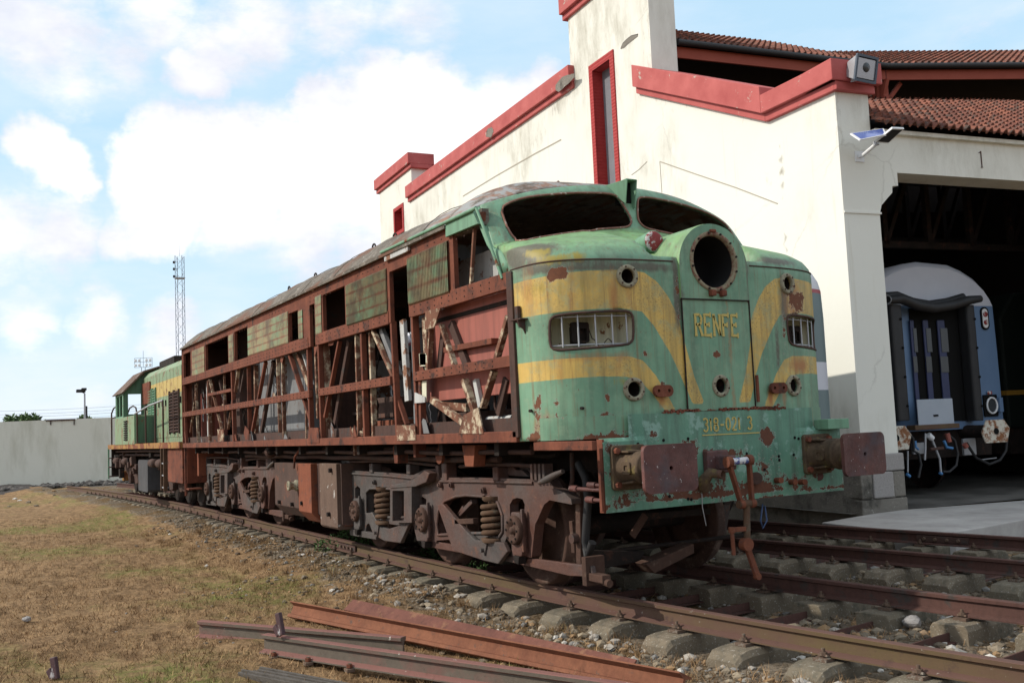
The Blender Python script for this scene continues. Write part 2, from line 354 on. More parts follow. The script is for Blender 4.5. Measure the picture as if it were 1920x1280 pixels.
def nosem(n):
    z = n.sep(n.obj(), 2)
    c = n.mix(n.mr(n.noise(2.5, 6, .6), .35, .65), GREEN, GREEN2)
    c = n.mix(n.m('MULTIPLY', n.attr('lime'), n.mr(n.noise(7, 4, .6), .2, .7, .5, 1)), c, (.19, .35, .13))
    edge = n.m('ADD', n.attr('yel'), n.m('MULTIPLY', n.m('SUBTRACT', n.noise(18, 5, .7), .5), .012))
    ym = n.mr(edge, -.002, .002, 0, 1)
    yc = n.mix(n.noise(3, 6, .65), (.48, .31, .07), (.64, .44, .13))
    yc = n.mix(n.m('MULTIPLY', n.mr(n.noise(55, 6, .75), .52, .62), n.mr(n.noise(2.4, 3, .5), .45, .6, 0, .75)), yc, (.16, .10, .04))
    c = n.mix(ym, c, yc)
    st = n.noise(1, 7, .62, vec=n.map((11, 11, .75))); st2 = n.noise(1, 7, .65, vec=n.map((30, 30, 1.1), loc=(3, 7, 1)))
    c = n.mix(n.m('MULTIPLY', n.mr(st, .46, .68), .45), c, (.06, .075, .05))
    c = n.mix(n.m('MULTIPLY', n.mr(st2, .54, .70), .6), c, (.18, .085, .035)); c = n.mix(n.m('MULTIPLY', n.mr(n.noise(2.1, 8, .7, vec=n.map(loc=(8, 8, 1))), .46, .6), .30), c, (.10, .13, .09))
    c = n.mix(n.m('MULTIPLY', n.mr(n.noise(9, 9, .75), .5, .62), .35), c, (.24, .33, .22))
    g = n.attr('grime')
    c = n.mix(n.mr(n.m('ADD', g, n.m('MULTIPLY', n.m('SUBTRACT', n.noise(7, 8, .72, vec=n.map((1, 1, .4))), .5), 1.5)), .22, .62, 0, .9), c, n.mix(n.noise(35, 5, .7), (.045, .04, .03), (.14, .12, .09)))
    y2 = n.attr('lichen')
    c = n.mix(n.mr(n.m('ADD', y2, n.m('MULTIPLY', n.m('SUBTRACT', n.noise(1, 8, .72, vec=n.map((22, 22, 5))), .5), 1.3)), .28, .7, 0, .9), c, (.27, .21, .03))
    o = n.attr('orange')
    c = n.mix(n.mr(n.m('ADD', o, n.m('MULTIPLY', n.m('SUBTRACT', n.noise(1, 8, .7, vec=n.map((14, 14, 3))), .5), 1.1)), .22, .7, 0, .85), c, (.33, .13, .04))
    r = n.m('ADD', n.attr('rust'), n.m('MULTIPLY', n.m('SUBTRACT', n.noise(7, 9, .75), .5), 2.2))
    rm = n.mr(r, .52, .56)
    rim = n.m('MULTIPLY', n.mr(r, .46, .5), n.mr(r, .53, .56, 1, 0))
    c = n.mix(n.m('MULTIPLY', rim, .35), c, (.45, .45, .40))
    rc = n.mix(n.noise(30, 6, .7), (.07, .03, .022), (.22, .085, .04))
    c = n.mix(rm, c, rc)
    sp = n.mr(n.noise(38, 3, .5, vec=n.map((1, 1, .5), loc=(9, 2, 4))), .735, .76)
    c = n.mix(sp, c, (.14, .06, .035))
    h = n.m('ADD', n.m('MULTIPLY', rm, -.8), n.m('MULTIPLY', n.noise(12, 8, .65), .45))
    return dict(c=c, r=n.mr(rm, 0, 1, .52, .9), s=.35, b=h, bd=.006, bs=.55)
M['nose'] = mat('nose_paint', nosem)
def headm(n):
    c = n.mix(n.mr(n.noise(2.5, 6, .6), .35, .65), (.085, .20, .14), (.13, .27, .19))
    c = n.mix(n.m('MULTIPLY', n.mr(n.noise(1, 7, .62, vec=n.map((12, 12, .9))), .45, .7), .6), c, (.06, .06, .05))
    c = n.mix(n.mr(n.noise(5, 6, .7, vec=n.map(loc=(1, 5, 2))), .56, .62), c, (.2, .33, .27))
    r = n.m('ADD', n.attr('rust'), n.m('MULTIPLY', n.m('SUBTRACT', n.noise(7.5, 10, .75), .5), 2.3))
    rm = n.mr(r, .40, .44); rim = n.m('MULTIPLY', n.mr(r, .34, .38), n.mr(r, .41, .44, 1, 0))
    c = n.mix(n.m('MULTIPLY', rim, .5), c, (.42, .46, .40))
    c = n.mix(rm, c, n.mix(n.noise(26, 7, .75), (.05, .025, .02), (.17, .065, .035)))
    h = n.m('ADD', n.m('MULTIPLY', rm, -1), n.m('MULTIPLY', n.noise(10, 9, .7), .6))
    return dict(c=c, r=n.mr(rm, 0, 1, .55, .9), s=.3, b=h, bd=.01, bs=.7)
M['head'] = mat('headstock_paint', headm)
M['green'] = mat('green_paint', weather(GREEN, GREEN2, lo=.63, hi=.68, sc=3, streak=.4))
M['green_yellow'] = mat('rear_hood_paint', lambda n: (lambda z, c0: dict(c=n.mix(n.mr(n.noise(3, 9, .75), .53, .62), n.mix(n.m('MULTIPLY', n.mr(n.noise(1, 6, .6, vec=n.map((13, 13, 1))), .45, .7), .45), c0, (.12, .06, .03)), (.17, .07, .035)), r=.6, s=.3))(
    n.sep(n.obj(), 2), n.mix(n.m('MULTIPLY', n.mr(n.sep(n.obj(), 2), 2.50, 2.505), n.mr(n.sep(n.obj(), 2), 2.87, 2.875, 1, 0)), n.mix(n.noise(3, 7, .7), (.15, .24, .14), (.26, .35, .21)), (.48, .36, .12))))
M['green_shaded'] = mat('rear_green_shaded', weather((.06, .13, .08), (.09, .17, .11), lo=.56, hi=.64, sc=2.5, streak=.6))  # darker copy of the green, with the end faces' shade painted in
M['yellow_edge'] = mat('yellow_rust_edge', weather((.38, .22, .06), (.3, .13, .04), lo=.48, hi=.55, sc=3, streak=.5))
def louv(n):
    z = n.sep(n.obj(), 2)
    c = n.mix(n.mr(n.noise(1.3, 6, .6), .4, .6), (.20, .17, .09), (.27, .22, .12))
    c = n.mix(n.mr(n.noise(2.2, 8, .7), .46, .62), c, (.17, .27, .16))
    c = n.mix(n.mr(n.m('ADD', n.attr('band'), n.m('MULTIPLY', n.m('SUBTRACT', n.noise(4, 8, .7), .5), 1.6)), .35, 1.0), c, (.18, .075, .042))
    c = n.mix(n.mr(n.noise(4, 9, .78, vec=n.map((1, 1, .5), loc=(3, 1, 6))), .50, .62, 0, .75), c, (.15, .065, .04)); c = n.mix(n.mr(n.noise(2.3, 6, .7, vec=n.map(loc=(1, 7, 2))), .5, .62, 0, .6), c, (.07, .06, .045))
    c = n.mix(n.m('MULTIPLY', n.mr(n.noise(1, 6, .6, vec=n.map((9, 9, .6))), .45, .7), .2), c, (.07, .055, .04))
    return dict(c=c, r=.7, b=n.noise(40, 5, .7), bd=.003, bs=.3)
M['louvre'] = mat('louvre_paint', louv)
M['letter'] = mat('letter_paint', lambda n: dict(c=n.mix(n.mr(n.noise(30, 6, .7), .62, .68), (.46, .36, .11), GREEN), r=.6))
M['rubber'] = mat('rubber', lambda n: dict(c=n.mix(n.noise(4, 5, .6), (.012, .012, .013), (.03, .03, .032)), r=.6, s=.4))
M['glassy'] = mat('lamp_glass', lambda n: dict(c=(.035, .04, .045), r=.3, s=.5))
M['beacon_red'] = mat('beacon_red', lambda n: dict(c=n.mix(n.mr(n.noise(14, 5, .6), .52, .56), (.22, .03, .03), (.5, .46, .45)), r=.6, b=n.noise(30), bd=.004))
# walls
def wallm(n):
    o = n.obj()
    c = n.mix(n.noise(.8, 6, .6), (.67, .665, .60), (.735, .732, .67))
    g = n.mr(n.m('MULTIPLY', n.mr(n.noise(.33, 3, .5, vec=n.map(loc=(4, 2, 8))), .49, .61), n.mr(n.noise(1, 8, .75, vec=n.map((3.2, 3.2, 1.1))), .42, .68)), 0, 1, 0, .65)
    c = n.mix(g, c, (.33, .31, .24))
    c = n.mix(n.m('MULTIPLY', n.mr(n.noise(1, 7, .65, vec=n.map((7, 7, .4), loc=(2, 2, 2))), .6, .75), .3), c, (.42, .36, .24))
    cr = n.voro(.42, vec=n.mix(.28, o, n.noise(1.2, 6, .7, col=True)), feat='DISTANCE_TO_EDGE')
    ck = n.m('MULTIPLY', n.mr(cr, 0, .006, 1, 0), n.mr(n.noise(.7, 3, .5, vec=n.map(loc=(5, 1, 1))), .5, .58))
    c = n.mix(n.m('MULTIPLY', ck, .22), c, (.22, .2, .17))
    st = n.attr('stain'); c = n.mix(n.mr(n.m('ADD', st, n.m('MULTIPLY', n.m('SUBTRACT', n.noise(1, 8, .75, vec=n.map((9, 9, 3))), .5), 1.4)), .45, .85, 0, .75), c, (.20, .17, .12))
    return dict(c=c, r=.9, s=.15, b=n.noise(9, 9, .7), bd=.01, bs=.35)
M['wall'] = mat('cream_render', wallm)
M['coping'] = mat('red_coping', lambda n: dict(c=n.mix(n.mr(n.noise(5, 8, .72), .62, .66), n.mix(n.mr(n.noise(2.2, 7, .6), .3, .7), (.35, .07, .066), (.47, .12, .11)), (.42, .38, .32)), r=.75, b=n.noise(14, 8, .7), bd=.008, bs=.4))
M['redframe'] = mat('red_brick_frame', lambda n: dict(c=n.mix(n.noise(6, 7, .7), (.30, .02, .02), (.40, .05, .045)), r=.7, b=n.m('ADD', n.noise(20, 6, .7), n.m('PINGPONG', n.m('MULTIPLY', n.sep(n.obj(), 2), 14), .5)), bd=.02, bs=.8))
M['blocks'] = mat('grey_block_infill', lambda n: dict(c=n.mix(n.noise(4, 7, .6), (.13, .13, .145), (.22, .22, .24)), r=.9, b=n.noise(20, 6, .7), bd=.01))
M['redwood'] = mat('red_timber', lambda n: dict(c=n.mix(n.noise(4, 6, .6), (.24, .05, .03), (.33, .08, .05)), r=.7))
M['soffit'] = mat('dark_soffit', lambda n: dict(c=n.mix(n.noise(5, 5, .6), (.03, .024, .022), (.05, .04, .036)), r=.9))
def tilem(n):
    o = n.obj(); cell = n.voro(1, vec=n.map((5.2, 4.4, 4.4)), out='Color', rnd=.9)
    c = n.mix(n.sep(cell, 0), (.12, .045, .033), (.26, .10, .065)); c = n.mix(n.mr(n.noise(7, 8, .75), .49, .6), c, (.075, .055, .046))
    c = n.mix(n.mr(n.noise(16, 6, .7, vec=n.map(loc=(4, 4, 4))), .66, .7), c, (.36, .33, .27))
    return dict(c=c, r=.85, b=n.noise(30, 5, .7), bd=.006)
M['tile'] = mat('roof_tiles', tilem)
def stonem(n):
    c = n.mix(n.noise(3, 7, .7), (.14, .125, .105), (.27, .25, .215)); c = n.mix(n.mr(n.noise(22, 5, .7), .6, .7), c, (.4, .38, .34)); c = n.mix(n.mr(n.noise(1.5, 5, .6, vec=n.map(loc=(3, 3, 3))), .56, .66), c, (.07, .065, .055))
    return dict(c=c, r=.92, b=n.noise(26, 8, .75), bd=.03, bs=.8)
M['stone'] = mat('granite_block', stonem)
M['stone_light'] = mat('light_granite', lambda n: dict(c=n.mix(n.noise(40, 6, .75), (.22, .20, .19), (.42, .40, .38)), r=.92, b=n.noise(40, 8, .75), bd=.02, bs=.8))
M['concrete'] = mat('apron_concrete', lambda n: dict(c=n.mix(n.mr(n.noise(1.5, 8, .7), .35, .65), (.30, .28, .265), (.43, .41, .385)), r=.9, b=n.noise(24, 8, .7), bd=.008, bs=.5))
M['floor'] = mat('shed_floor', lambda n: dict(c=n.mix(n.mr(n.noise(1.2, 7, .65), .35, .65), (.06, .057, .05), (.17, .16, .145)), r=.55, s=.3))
def sleepm(n):
    c = n.mix(n.noise(5, 8, .7), (.125, .098, .068), (.24, .195, .138)); c = n.mix(n.mr(n.noise(60, 3, .6), .6, .68), c, (.4, .37, .32)); c = n.mix(n.mr(n.noise(4, 6, .7, vec=n.map(loc=(2, 9, 2))), .54, .66), c, (.09, .08, .06))
    c = n.mix(n.mr(n.rnd(), 0, 1, 0, .4), c, (.1, .1, .075)); return dict(c=c, r=.93, b=n.noise(40, 8, .75), bd=.012, bs=.9)
M['sleeper'] = mat('old_concrete', sleepm)
M['clip'] = mat('clip_metal', rusty((.09, .06, .045), (.15, .10, .07), (.2, .18, .15), 9))
M['boundary'] = mat('boundary_concrete', lambda n: dict(c=n.mix(n.m('MULTIPLY', n.mr(n.noise(1, 7, .65, vec=n.map((1.6, 1.6, .35))), .5, .72), .5), n.mix(n.noise(.6, 6, .6), (.62, .60, .51), (.70, .68, .59)), (.36, .34, .25)), r=.9, b=n.noise(8, 6, .7), bd=.01))
M['hazed_metal'] = mat('hazed_metal', lambda n: dict(c=(.26, .31, .37), r=.8))  # distant haze is painted into this pale blue-grey
M['galv'] = mat('galvanised', lambda n: dict(c=n.mix(n.noise(6, 5, .6), (.30, .31, .33), (.42, .43, .45)), r=.5, m=.4))
M['white_paint'] = mat('white_paint', lambda n: dict(c=n.mix(n.noise(5, 5, .6), (.62, .63, .64), (.72, .73, .74)), r=.4))
M['solar'] = mat('solar_cells', lambda n: dict(c=n.mix(n.mr(n.m('PINGPONG', n.m('MULTIPLY', n.sep(n.obj(), 1), 1), .05), 0, .006, 1, 0), (.02, .05, .28), (.4, .42, .5)), r=.15, s=.8))
rng = random.Random(7); nr = np.random.default_rng(5)
GZ = -.33      # yard ground below the rail tops (rail top = 0)
def y_near(x):
    y = -.87 - (.0 if x > -14 else .003*(x+14)**2)
    return y + (.0125*(x+4.6)**2 if x > -4.6 else 0)
def y_track1(x): return y_near(x)+.87
def y_track2(x):
    return 3.33+.14*(x+3.2)-.0 if x > -4 else 3.218+.14*(x+4)*math.exp((x+4)/6)
# ---------------------------------------------------------------- ground
def groundm(n):
    o = n.obj(); x = n.sep(o, 0); y = n.sep(o, 1)
    c = n.mix(n.noise(1.1, 9, .7), (.14, .078, .038), (.30, .185, .095)); c = n.mix(n.mr(n.noise(1, 9, .78, vec=n.map((3.2, 7, 5))), .40, .60), n.mix(.55, c, (.07, .042, .022)), n.mix(.45, c, (.46, .31, .17)))
    c = n.mix(n.mr(n.noise(1, 9, .75, vec=n.map((9, 9, 9))), .5, .7), c, (.37, .235, .12))
    c = n.mix(n.mr(n.noise(1, 9, .75, vec=n.map((16, 16, 9), loc=(4, 2, 1))), .52, .68), c, (.09, .06, .03))
    gr = n.m('MULTIPLY', n.mr(n.noise(.42, 5, .6, vec=n.map((.7, 1.3, 1), loc=(1.3, 4.2, 0))), .5, .62), n.mr(n.noise(6, 7, .75), .4, .6))
    c = n.mix(n.m('MULTIPLY', gr, .75), c, n.mix(n.noise(20, 4, .7), (.09, .13, .025), (.17, .20, .05)))
    bal = n.mr(n.m('ADD', n.attr('bal'), n.m('MULTIPLY', n.m('SUBTRACT', n.noise(3.5, 8, .75), .5), 1.1)), .4, .62)
    v = n.voro(24, out='Color'); bc = n.mix(n.sep(v, 0), (.09, .07, .048), (.24, .195, .145)); bc = n.mix(n.mr(n.noise(1.6, 6, .7), .44, .58), bc, (.15, .095, .045))
    c = n.mix(bal, c, bc)
    dk = n.mr(n.m('ADD', n.attr('dark'), n.m('MULTIPLY', n.m('SUBTRACT', n.noise(2, 8, .7), .5), .8)), .4, .6)
    c = n.mix(dk, c, n.mix(n.noise(9, 6, .7), (.035, .032, .03), (.10, .09, .085)))
    h = n.m('ADD', n.noise(14, 9, .75), n.m('MULTIPLY', n.m('MULTIPLY', n.voro(24), bal), -.7))
    return dict(c=c, r=.95, s=.1, b=h, bd=.04, bs=.9)
M['ground'] = mat('dry_ground', groundm)
def gz(x, y):
    z = GZ + .03*math.sin(x*.7+1)*math.cos(y*.9) + .02*math.sin(x*2.3+y*1.7)
    d = min(abs(y-y_track1(x)), abs(y-y_track2(x))) if x > -34 else 9
    z += .02*max(0, 1-max(0, d-1.0)/.8)
    o_ = y_near(x)-y
    if -.1 < o_ < 1.6: z += (.125+.02*math.sin(x*5)+.015*math.sin(x*11+y*9))*min(1, max(.25, (-x-.8)/2.5))*min(1, (o_+.1)/.2)*min(1, (1.6-o_)/.9)
    if x < -30: z += .12*min(1, (-30-x)/6)
    return z
xs = list(np.arange(-46, -12, .8))+list(np.arange(-12, 6, .22))+[6.3, 7, 8, 10, 14, 20]; ys = list(np.arange(-26, -9, 1.2))+list(np.arange(-9, 9, .22))+list(np.arange(9.3, 30, 1.5))
ext = [-5000, -1500, -500, -150, -60]
xs = ext+xs+[60, 200, 1000, 4000]; ys = [-4000, -1000, -200, -60]+ys+[60, 200, 1000, 4000]
mb = MB(); vs = []; bal = []; dk = []
for x in xs:
    for y in ys:
        vs.append((x, y, gz(x, y) if -47 < x < 21 else GZ))
        d1 = abs(y-y_track1(x)); d2 = abs(y-y_track2(x)) if x > -30 else 9
        b = max(0, 1-max(0, min(d1, d2)-1.35)/.75) if -36 < x < 12 else 0
        if -8 < x < 8 and -.5 < y < 9: b = 1
        bal.append(b); dk.append(1.0 if (x < -35.5+1.2*math.sin(y*.8) and x > -60) or (x < -28 and y < -9) else 0)
ny = len(ys); fs = [(i*ny+j, (i+1)*ny+j, (i+1)*ny+j+1, i*ny+j+1) for i in range(len(xs)-1) for j in range(ny-1)]
mb.add(vs, fs, True); mb.att['bal'] = bal; mb.att['dark'] = dk
tag(mb.build('ground', M['ground']), kind='structure')
# ---------------------------------------------------------------- stones
def stones(name, mt, spots, label=None, cat=None):
    # many small faceted stones as one mesh
    base = []
    for k in range(6):
        bm = bmesh.new(); bmesh.ops.create_icosphere(bm, subdivisions=1, radius=1)
        r2 = random.Random(k)
        for v in bm.verts: v.co *= r2.uniform(.72, 1.12); v.co.z *= .7; v.co.x *= r2.uniform(.9, 1.1)
        base.append((np.array([v.co[:] for v in bm.verts]), [tuple(v.index for v in f.verts) for f in bm.faces])); bm.free()
    V = []; F = []; o = 0; T = []
    for (x, y, z, s) in spots:
        b, f = base[rng.randrange(6)]; a = rng.uniform(0, 6.28); ca, sa = math.cos(a), math.sin(a); tl = rng.uniform(-.4, .4)
        q = b*np.array([s*rng.uniform(.75, 1.4), s*rng.uniform(.7, 1.1), s*rng.uniform(.6, 1.0)])
        q = np.stack([q[:, 0]*ca-q[:, 1]*sa, q[:, 0]*sa+q[:, 1]*ca, q[:, 2]+q[:, 0]*tl*.5], 1)+np.array([x, y, z])
        V.append(q); F += [(i+o, j+o, k+o) for i, j, k in f]; o += len(q); T += [rng.random()]*len(q)
    V = np.concatenate(V); me = bpy.data.meshes.new(name); me.from_pydata(V.tolist(), [], F); me.materials.append(mt)
    a_ = me.attributes.new('tone', 'FLOAT', 'POINT'); a_.data.foreach_set('value', T)
    ob = bpy.data.objects.new(name, me); COL.objects.link(ob); tag(ob, label, cat, kind='stuff'); return ob
def stm(n):
    t = n.attr('tone'); c = n.mix(t, (.08, .06, .042), (.34, .28, .20)); c = n.mix(n.mr(t, .62, .66), c, (.28, .175, .09)); c = n.mix(n.mr(t, .80, .84), c, (.21, .20, .185)); c = n.mix(n.mr(t, .96, .97), c, (.55, .52, .47))
    c = n.mix(n.mr(n.noise(25, 6, .7), .5, .7, 0, .6), c, (.12, .10, .075)); return dict(c=c, r=.92, b=n.noise(60, 5, .7), bd=.006)
M['stone_s'] = mat('ballast_stone', stm)
sp = []
def put(n, fx, fy, fs, keep=lambda x, y: 1):
    for _ in range(n):
        x = fx(); y = fy(x); s = fs()
        if keep(x, y) and rng.random() < keep(x, y): sp.append((x, y, gz(x, y)+s*.15, s))
u = rng.uniform
# track 1 outer shoulder, bed and the space between the tracks
put(3600, lambda: 4.2-20*rng.random()**1.5, lambda x: y_near(x)-.25-abs(rng.gauss(0, .42)), lambda: .011+.03*rng.random()**2.2)
put(3600, lambda: 4.2-12*rng.random()**1.3, lambda x: y_near(x)+u(.15, 1.65), lambda: .012+.04*rng.random()**2.2)
put(9000, lambda: 4.2-11*rng.random()**1.2, lambda x: y_near(x)+u(1.8, 5.6), lambda: .012+.042*rng.random()**2.3)
put(900, lambda: 3-9*rng.random(), lambda x: u(4.6, 5.6)+.15*x, lambda: .02+.035*rng.random()**1.5)
put(650, lambda: 2-9*rng.random(), lambda x: y_near(x)-.5-abs(rng.gauss(0, 1.0)), lambda: .008+.025*rng.random()**2.5)
put(500, lambda: u(-35.5, -26), lambda x: u(-14, 0), lambda: .02+.07*rng.random()**2, lambda x, y: .25)
put(260, lambda: u(-.6, 3), lambda x: y_near(x)+u(.2, 3.2), lambda: u(.035, .07))
stones('ballast', M['stone_s'], sp)
sp3 = []
for _ in range(330):
    x = rng.uniform(-5, 3.6); k_ = rng.random(); y = y_near(x)-abs(rng.gauss(.15, .33))-.2 if k_ < .45 else y_near(x)+rng.uniform(.2, 4.6); s_ = rng.uniform(.02, .055); sp3.append((x, y, gz(x, y)+s_*.3, s_))
stones('pebbles', mat('pale_pebble', lambda n: dict(c=n.mix(n.mr(n.noise(20, 5), .5, .7, 0, .5), n.mix(n.mr(n.attr('tone'), .5, .55), n.mix(n.attr('tone'), (.24, .19, .13), (.46, .38, .27)), (.34, .31, .27)), (.2, .16, .11)), r=.85, b=n.noise(50), bd=.004)), sp3)
sp2 = [(-36.8-abs(rng.gauss(0, 1.3)), u(-22, 3), GZ+.12+u(-.05, .1), u(.05, .16)) for _ in range(2600)]
stones('rubble_bank', mat('rubble', lambda n: dict(c=n.mix(n.attr('tone'), (.03, .027, .025), (.13, .12, .11)), r=.95)), sp2)
# ---------------------------------------------------------------- grass
def blades(name, m_, pts, hh, ww):
    n = len(pts); P = np.array(pts, dtype=float); a = nr.uniform(0, 6.28, n); h = nr.uniform(hh[0], hh[1], n); w = nr.uniform(ww[0], ww[1], n)
    ln = nr.uniform(.2, 1.3, n)*h; b = nr.uniform(0, 6.28, n)
    dx = np.cos(a)*w; dy = np.sin(a)*w
    V = np.empty((n, 3, 3)); V[:, 0] = P+np.stack([dx, dy, 0*dx], 1); V[:, 1] = P-np.stack([dx, dy, 0*dx], 1); V[:, 2] = P+np.stack([np.cos(b)*ln, np.sin(b)*ln, h], 1)
    me = bpy.data.meshes.new(name); me.vertices.add(3*n); me.vertices.foreach_set('co', V.ravel()); me.loops.add(3*n); me.loops.foreach_set('vertex_index', np.arange(3*n))
    me.polygons.add(n); me.polygons.foreach_set('loop_start', np.arange(0, 3*n, 3)); me.update(calc_edges=True); me.materials.append(m_)
    a_ = me.attributes.new('tone', 'FLOAT', 'POINT'); a_.data.foreach_set('value', np.repeat(nr.random(n), 3))
    o = bpy.data.objects.new(name, me); COL.objects.link(o); return tag(o, kind='stuff')
def grm(n):
    t = n.attr('tone'); c = n.mix(t, (.14, .07, .032), (.46, .29, .14))
    c = n.mix(n.mr(n.noise(1, 9, .78, vec=n.map((3.2, 7, 5))), .40, .60), n.mix(.6, c, (.06, .036, .02)), n.mix(.35, c, (.60, .42, .25)))
    gr = n.m('MULTIPLY', n.mr(n.noise(.42, 5, .6, vec=n.map((.7, 1.3, 1), loc=(1.3, 4.2, 0))), .52, .62), n.mr(n.noise(5, 6, .7), .4, .6))
    c = n.mix(n.m('MULTIPLY', gr, n.mr(t, .2, .6)), c, n.mix(t, (.10, .15, .03), (.22, .26, .07))); return dict(c=c, r=.9, s=.1)
M['grass'] = mat('dry_grass', grm)
pts = []
while len(pts) < 150000:
    # denser towards the camera
    r_ = 2.2+24*rng.random()**1.7; th = math.radians(u(118, 190)); x = CC.x+r_*math.cos(th); y = CC.y+r_*math.sin(th)
    if y > y_near(x)-.35: continue
    d = y_near(x)-y
    if d < 1.1 and rng.random() < .6: continue
    if math.sin(x*3.1+2*math.sin(y*2.3))*math.sin(y*2.7+x)+.55*math.sin(x*9+y*5) > .75: continue
    pts.append((x, y, gz(x, y)-.004))
blades('dry_grass', M['grass'], pts, (.01, .06), (.002, .006))
pts = []
for _ in range(9000):
    x = u(-2.5, 4.2); y = y_near(x)+u(.1, 5.0)
    if math.sin(x*2.2+1)*math.sin(y*1.9)+.4*math.sin(x*5+y*4) < .25: continue
    pts.append((x, y, gz(x, y)))
tf = []
for _ in range(520):
    r_ = 2.6+16*rng.random()**1.3; th = math.radians(u(122, 185)); x = CC.x+r_*math.cos(th); y = CC.y+r_*math.sin(th)
    if rng.random() < .45: x = u(-14, 4); y = y_near(x)-u(.3, 1.6)
    if y > y_near(x)-.2: continue
    R_ = u(.02, .07)
    for _k in range(rng.randrange(14, 46)): tf.append((x+rng.gauss(0, R_), y+rng.gauss(0, R_), gz(x, y)))
blades('grass_tufts', M['grass'], tf, (.03, .11), (.0018, .004))
blades('track_grass', M['grass'], pts, (.015, .06), (.002, .005))
def weed(cx, cy, R, H, n, label):
    t = thing('weed', (cx, cy, gz(cx, cy)), label, 'plant', 'weeds growing under the locomotive')
    mb = MB(); st = MB()
    for k in range(8):
        a = u(0, 6.28); r_ = R*u(.2, .8); tip = Vector((cx+math.cos(a)*r_, cy+math.sin(a)*r_, gz(cx, cy)+H*u(.6, 1)))
        st.tube([(cx+math.cos(a)*r_*.3, cy+math.sin(a)*r_*.3, gz(cx, cy)), (Vector((cx, cy, gz(cx, cy)))+tip)/2+Vector((math.cos(a)*r_*.3, math.sin(a)*r_*.3, 0)), tip], .004, 4)
    for _ in range(n):
        a = u(0, 6.28); r_ = R*math.sqrt(rng.random()); h = H*rng.random()**.8*(1-.5*r_/R); c = Vector((cx+math.cos(a)*r_, cy+math.sin(a)*r_, gz(cx, cy)+h))
        s = u(.012, .032); d = Vector((u(-1, 1), u(-1, 1), u(-.2, .8))).normalized(); e = d.orthogonal().normalized()
        mb.add([c, c+d*s+e*s*.4, c+d*s*2, c+d*s-e*s*.4], [(0, 1, 2, 3)])
    st.build('stem', M['weed'], t); mb.build('foliage', M['weed'], t, recalc=False)
M['weed'] = mat('weed_green', lambda n: dict(c=n.mix(n.noise(9, 4, .6), (.025, .06, .015), (.07, .13, .03)), r=.7))
weed(-7.6, -.55, .55, .42, 1500, 'tall green weed clump below the underframe tank')
weed(-4.55, -.4, .3, .3, 500, 'small green weeds between the bogie wheels')
weed(-5.9, -.2, .4, .28, 600, 'green weeds in the shade behind the third wheel')
weed(-2.8, -.45, .25, .2, 300, 'low weeds behind the front wheel')
# ---------------------------------------------------------------- tracks
RP = [(-.065, -.14), (.065, -.14), (.065, -.13), (.012, -.112), (.009, -.04), (.035, -.028), (.036, -.004), (.028, 0), (-.028, 0), (-.036, -.004), (-.035, -.028), (-.009, -.04), (-.012, -.112), (-.065, -.13)]
def rail_mesh(path, name, m_, label, cat='rail', group=None, prof=RP, parent=None, roll=0):
    mb = MB(); n = len(prof); vs = []
    P = [Vector(p) for p in path]; cr, sr = math.cos(roll), math.sin(roll)
    for i, p in enumerate(P):
        d = (P[min(i+1, len(P)-1)]-P[max(i-1, 0)]).normalized(); sd = Vector((d.y, -d.x, 0)).normalized(); up = sd.cross(d).normalized()
        for a, b in prof:
            a2 = a*cr-b*sr; b2 = a*sr+b*cr; vs.append(p+sd*a2+up*b2)
    fs = [(i*n+k, i*n+(k+1) % n, (i+1)*n+(k+1) % n, (i+1)*n+k) for i in range(len(P)-1) for k in range(n)]
    fs += [tuple(range(n)), tuple(range((len(P)-1)*n, len(P)*n))[::-1]]
    mb.add(vs, fs); o = mb.build(name, m_, parent); return tag(o, label, cat, group) if label else o
G1 = 'running rails of the two tracks'
def path(f, off, x0, x1, st=.5):
    out = []; x = x0
    while x < x1: out.append((x, f(x)+off, 0)); x += st
    out.append((x1, f(x1)+off, 0)); return out
rail_mesh(path(y_track1, -.87, -33, 4.6), 'rail', M['rail_top'], 'lichen-yellowed rail nearest the dry grass, running under the derelict locomotive', group=G1)
rail_mesh(path(y_track1, .80, -33, 4.6), 'rail', M['rail_dark'], 'second rail from the grass, under the dangling screw coupling', group=G1)
rail_mesh(path(y_track2, -.80, -24, 4.6), 'rail', M['rail_dark'], 'third rail from the grass, in shade between blocks and pebbles', group=G1)
rail_mesh(path(y_track2, .80, -24, 4.6), 'rail', M['rail_dark'], 'rail running beside the pale concrete apron', group=G1)
# fishplates
def fishplate(x, f, off, lab):
    t = thing('fishplate', (x, f(x)+off, -.07), lab, 'rail joint', 'fishplates bolted over rail joints')
    y = f(x)+off; sl_ = (f(x+.1)+off-y)/.1
    for s in (-1, 1): MB().beam((x-.3, y-.3*sl_+s*.028, -.078), (x+.3, y+.3*sl_+s*.028, -.078), .02, .07, (0, 0, 1)).build('side_plate', M['brown'], t, bevel=.004)
    for dx in (-.2, -.07, .07, .2):
        MB().cyl((x+dx, y+dx*sl_-.062, -.078), (x+dx, y+dx*sl_-.036, -.078), .018, n=6, smooth=False).build('bolt', M['clip'], t)
fishplate(-1.9, y_track2, .80, 'fishplate on the rail beside the concrete apron')
fishplate(-6.9, y_track1, -.87, 'fishplate on the nearest rail, between the tank and the third wheel')
fishplate(-12.6, y_track1, -.87, 'fishplate on the nearest rail, below the rear bogie')
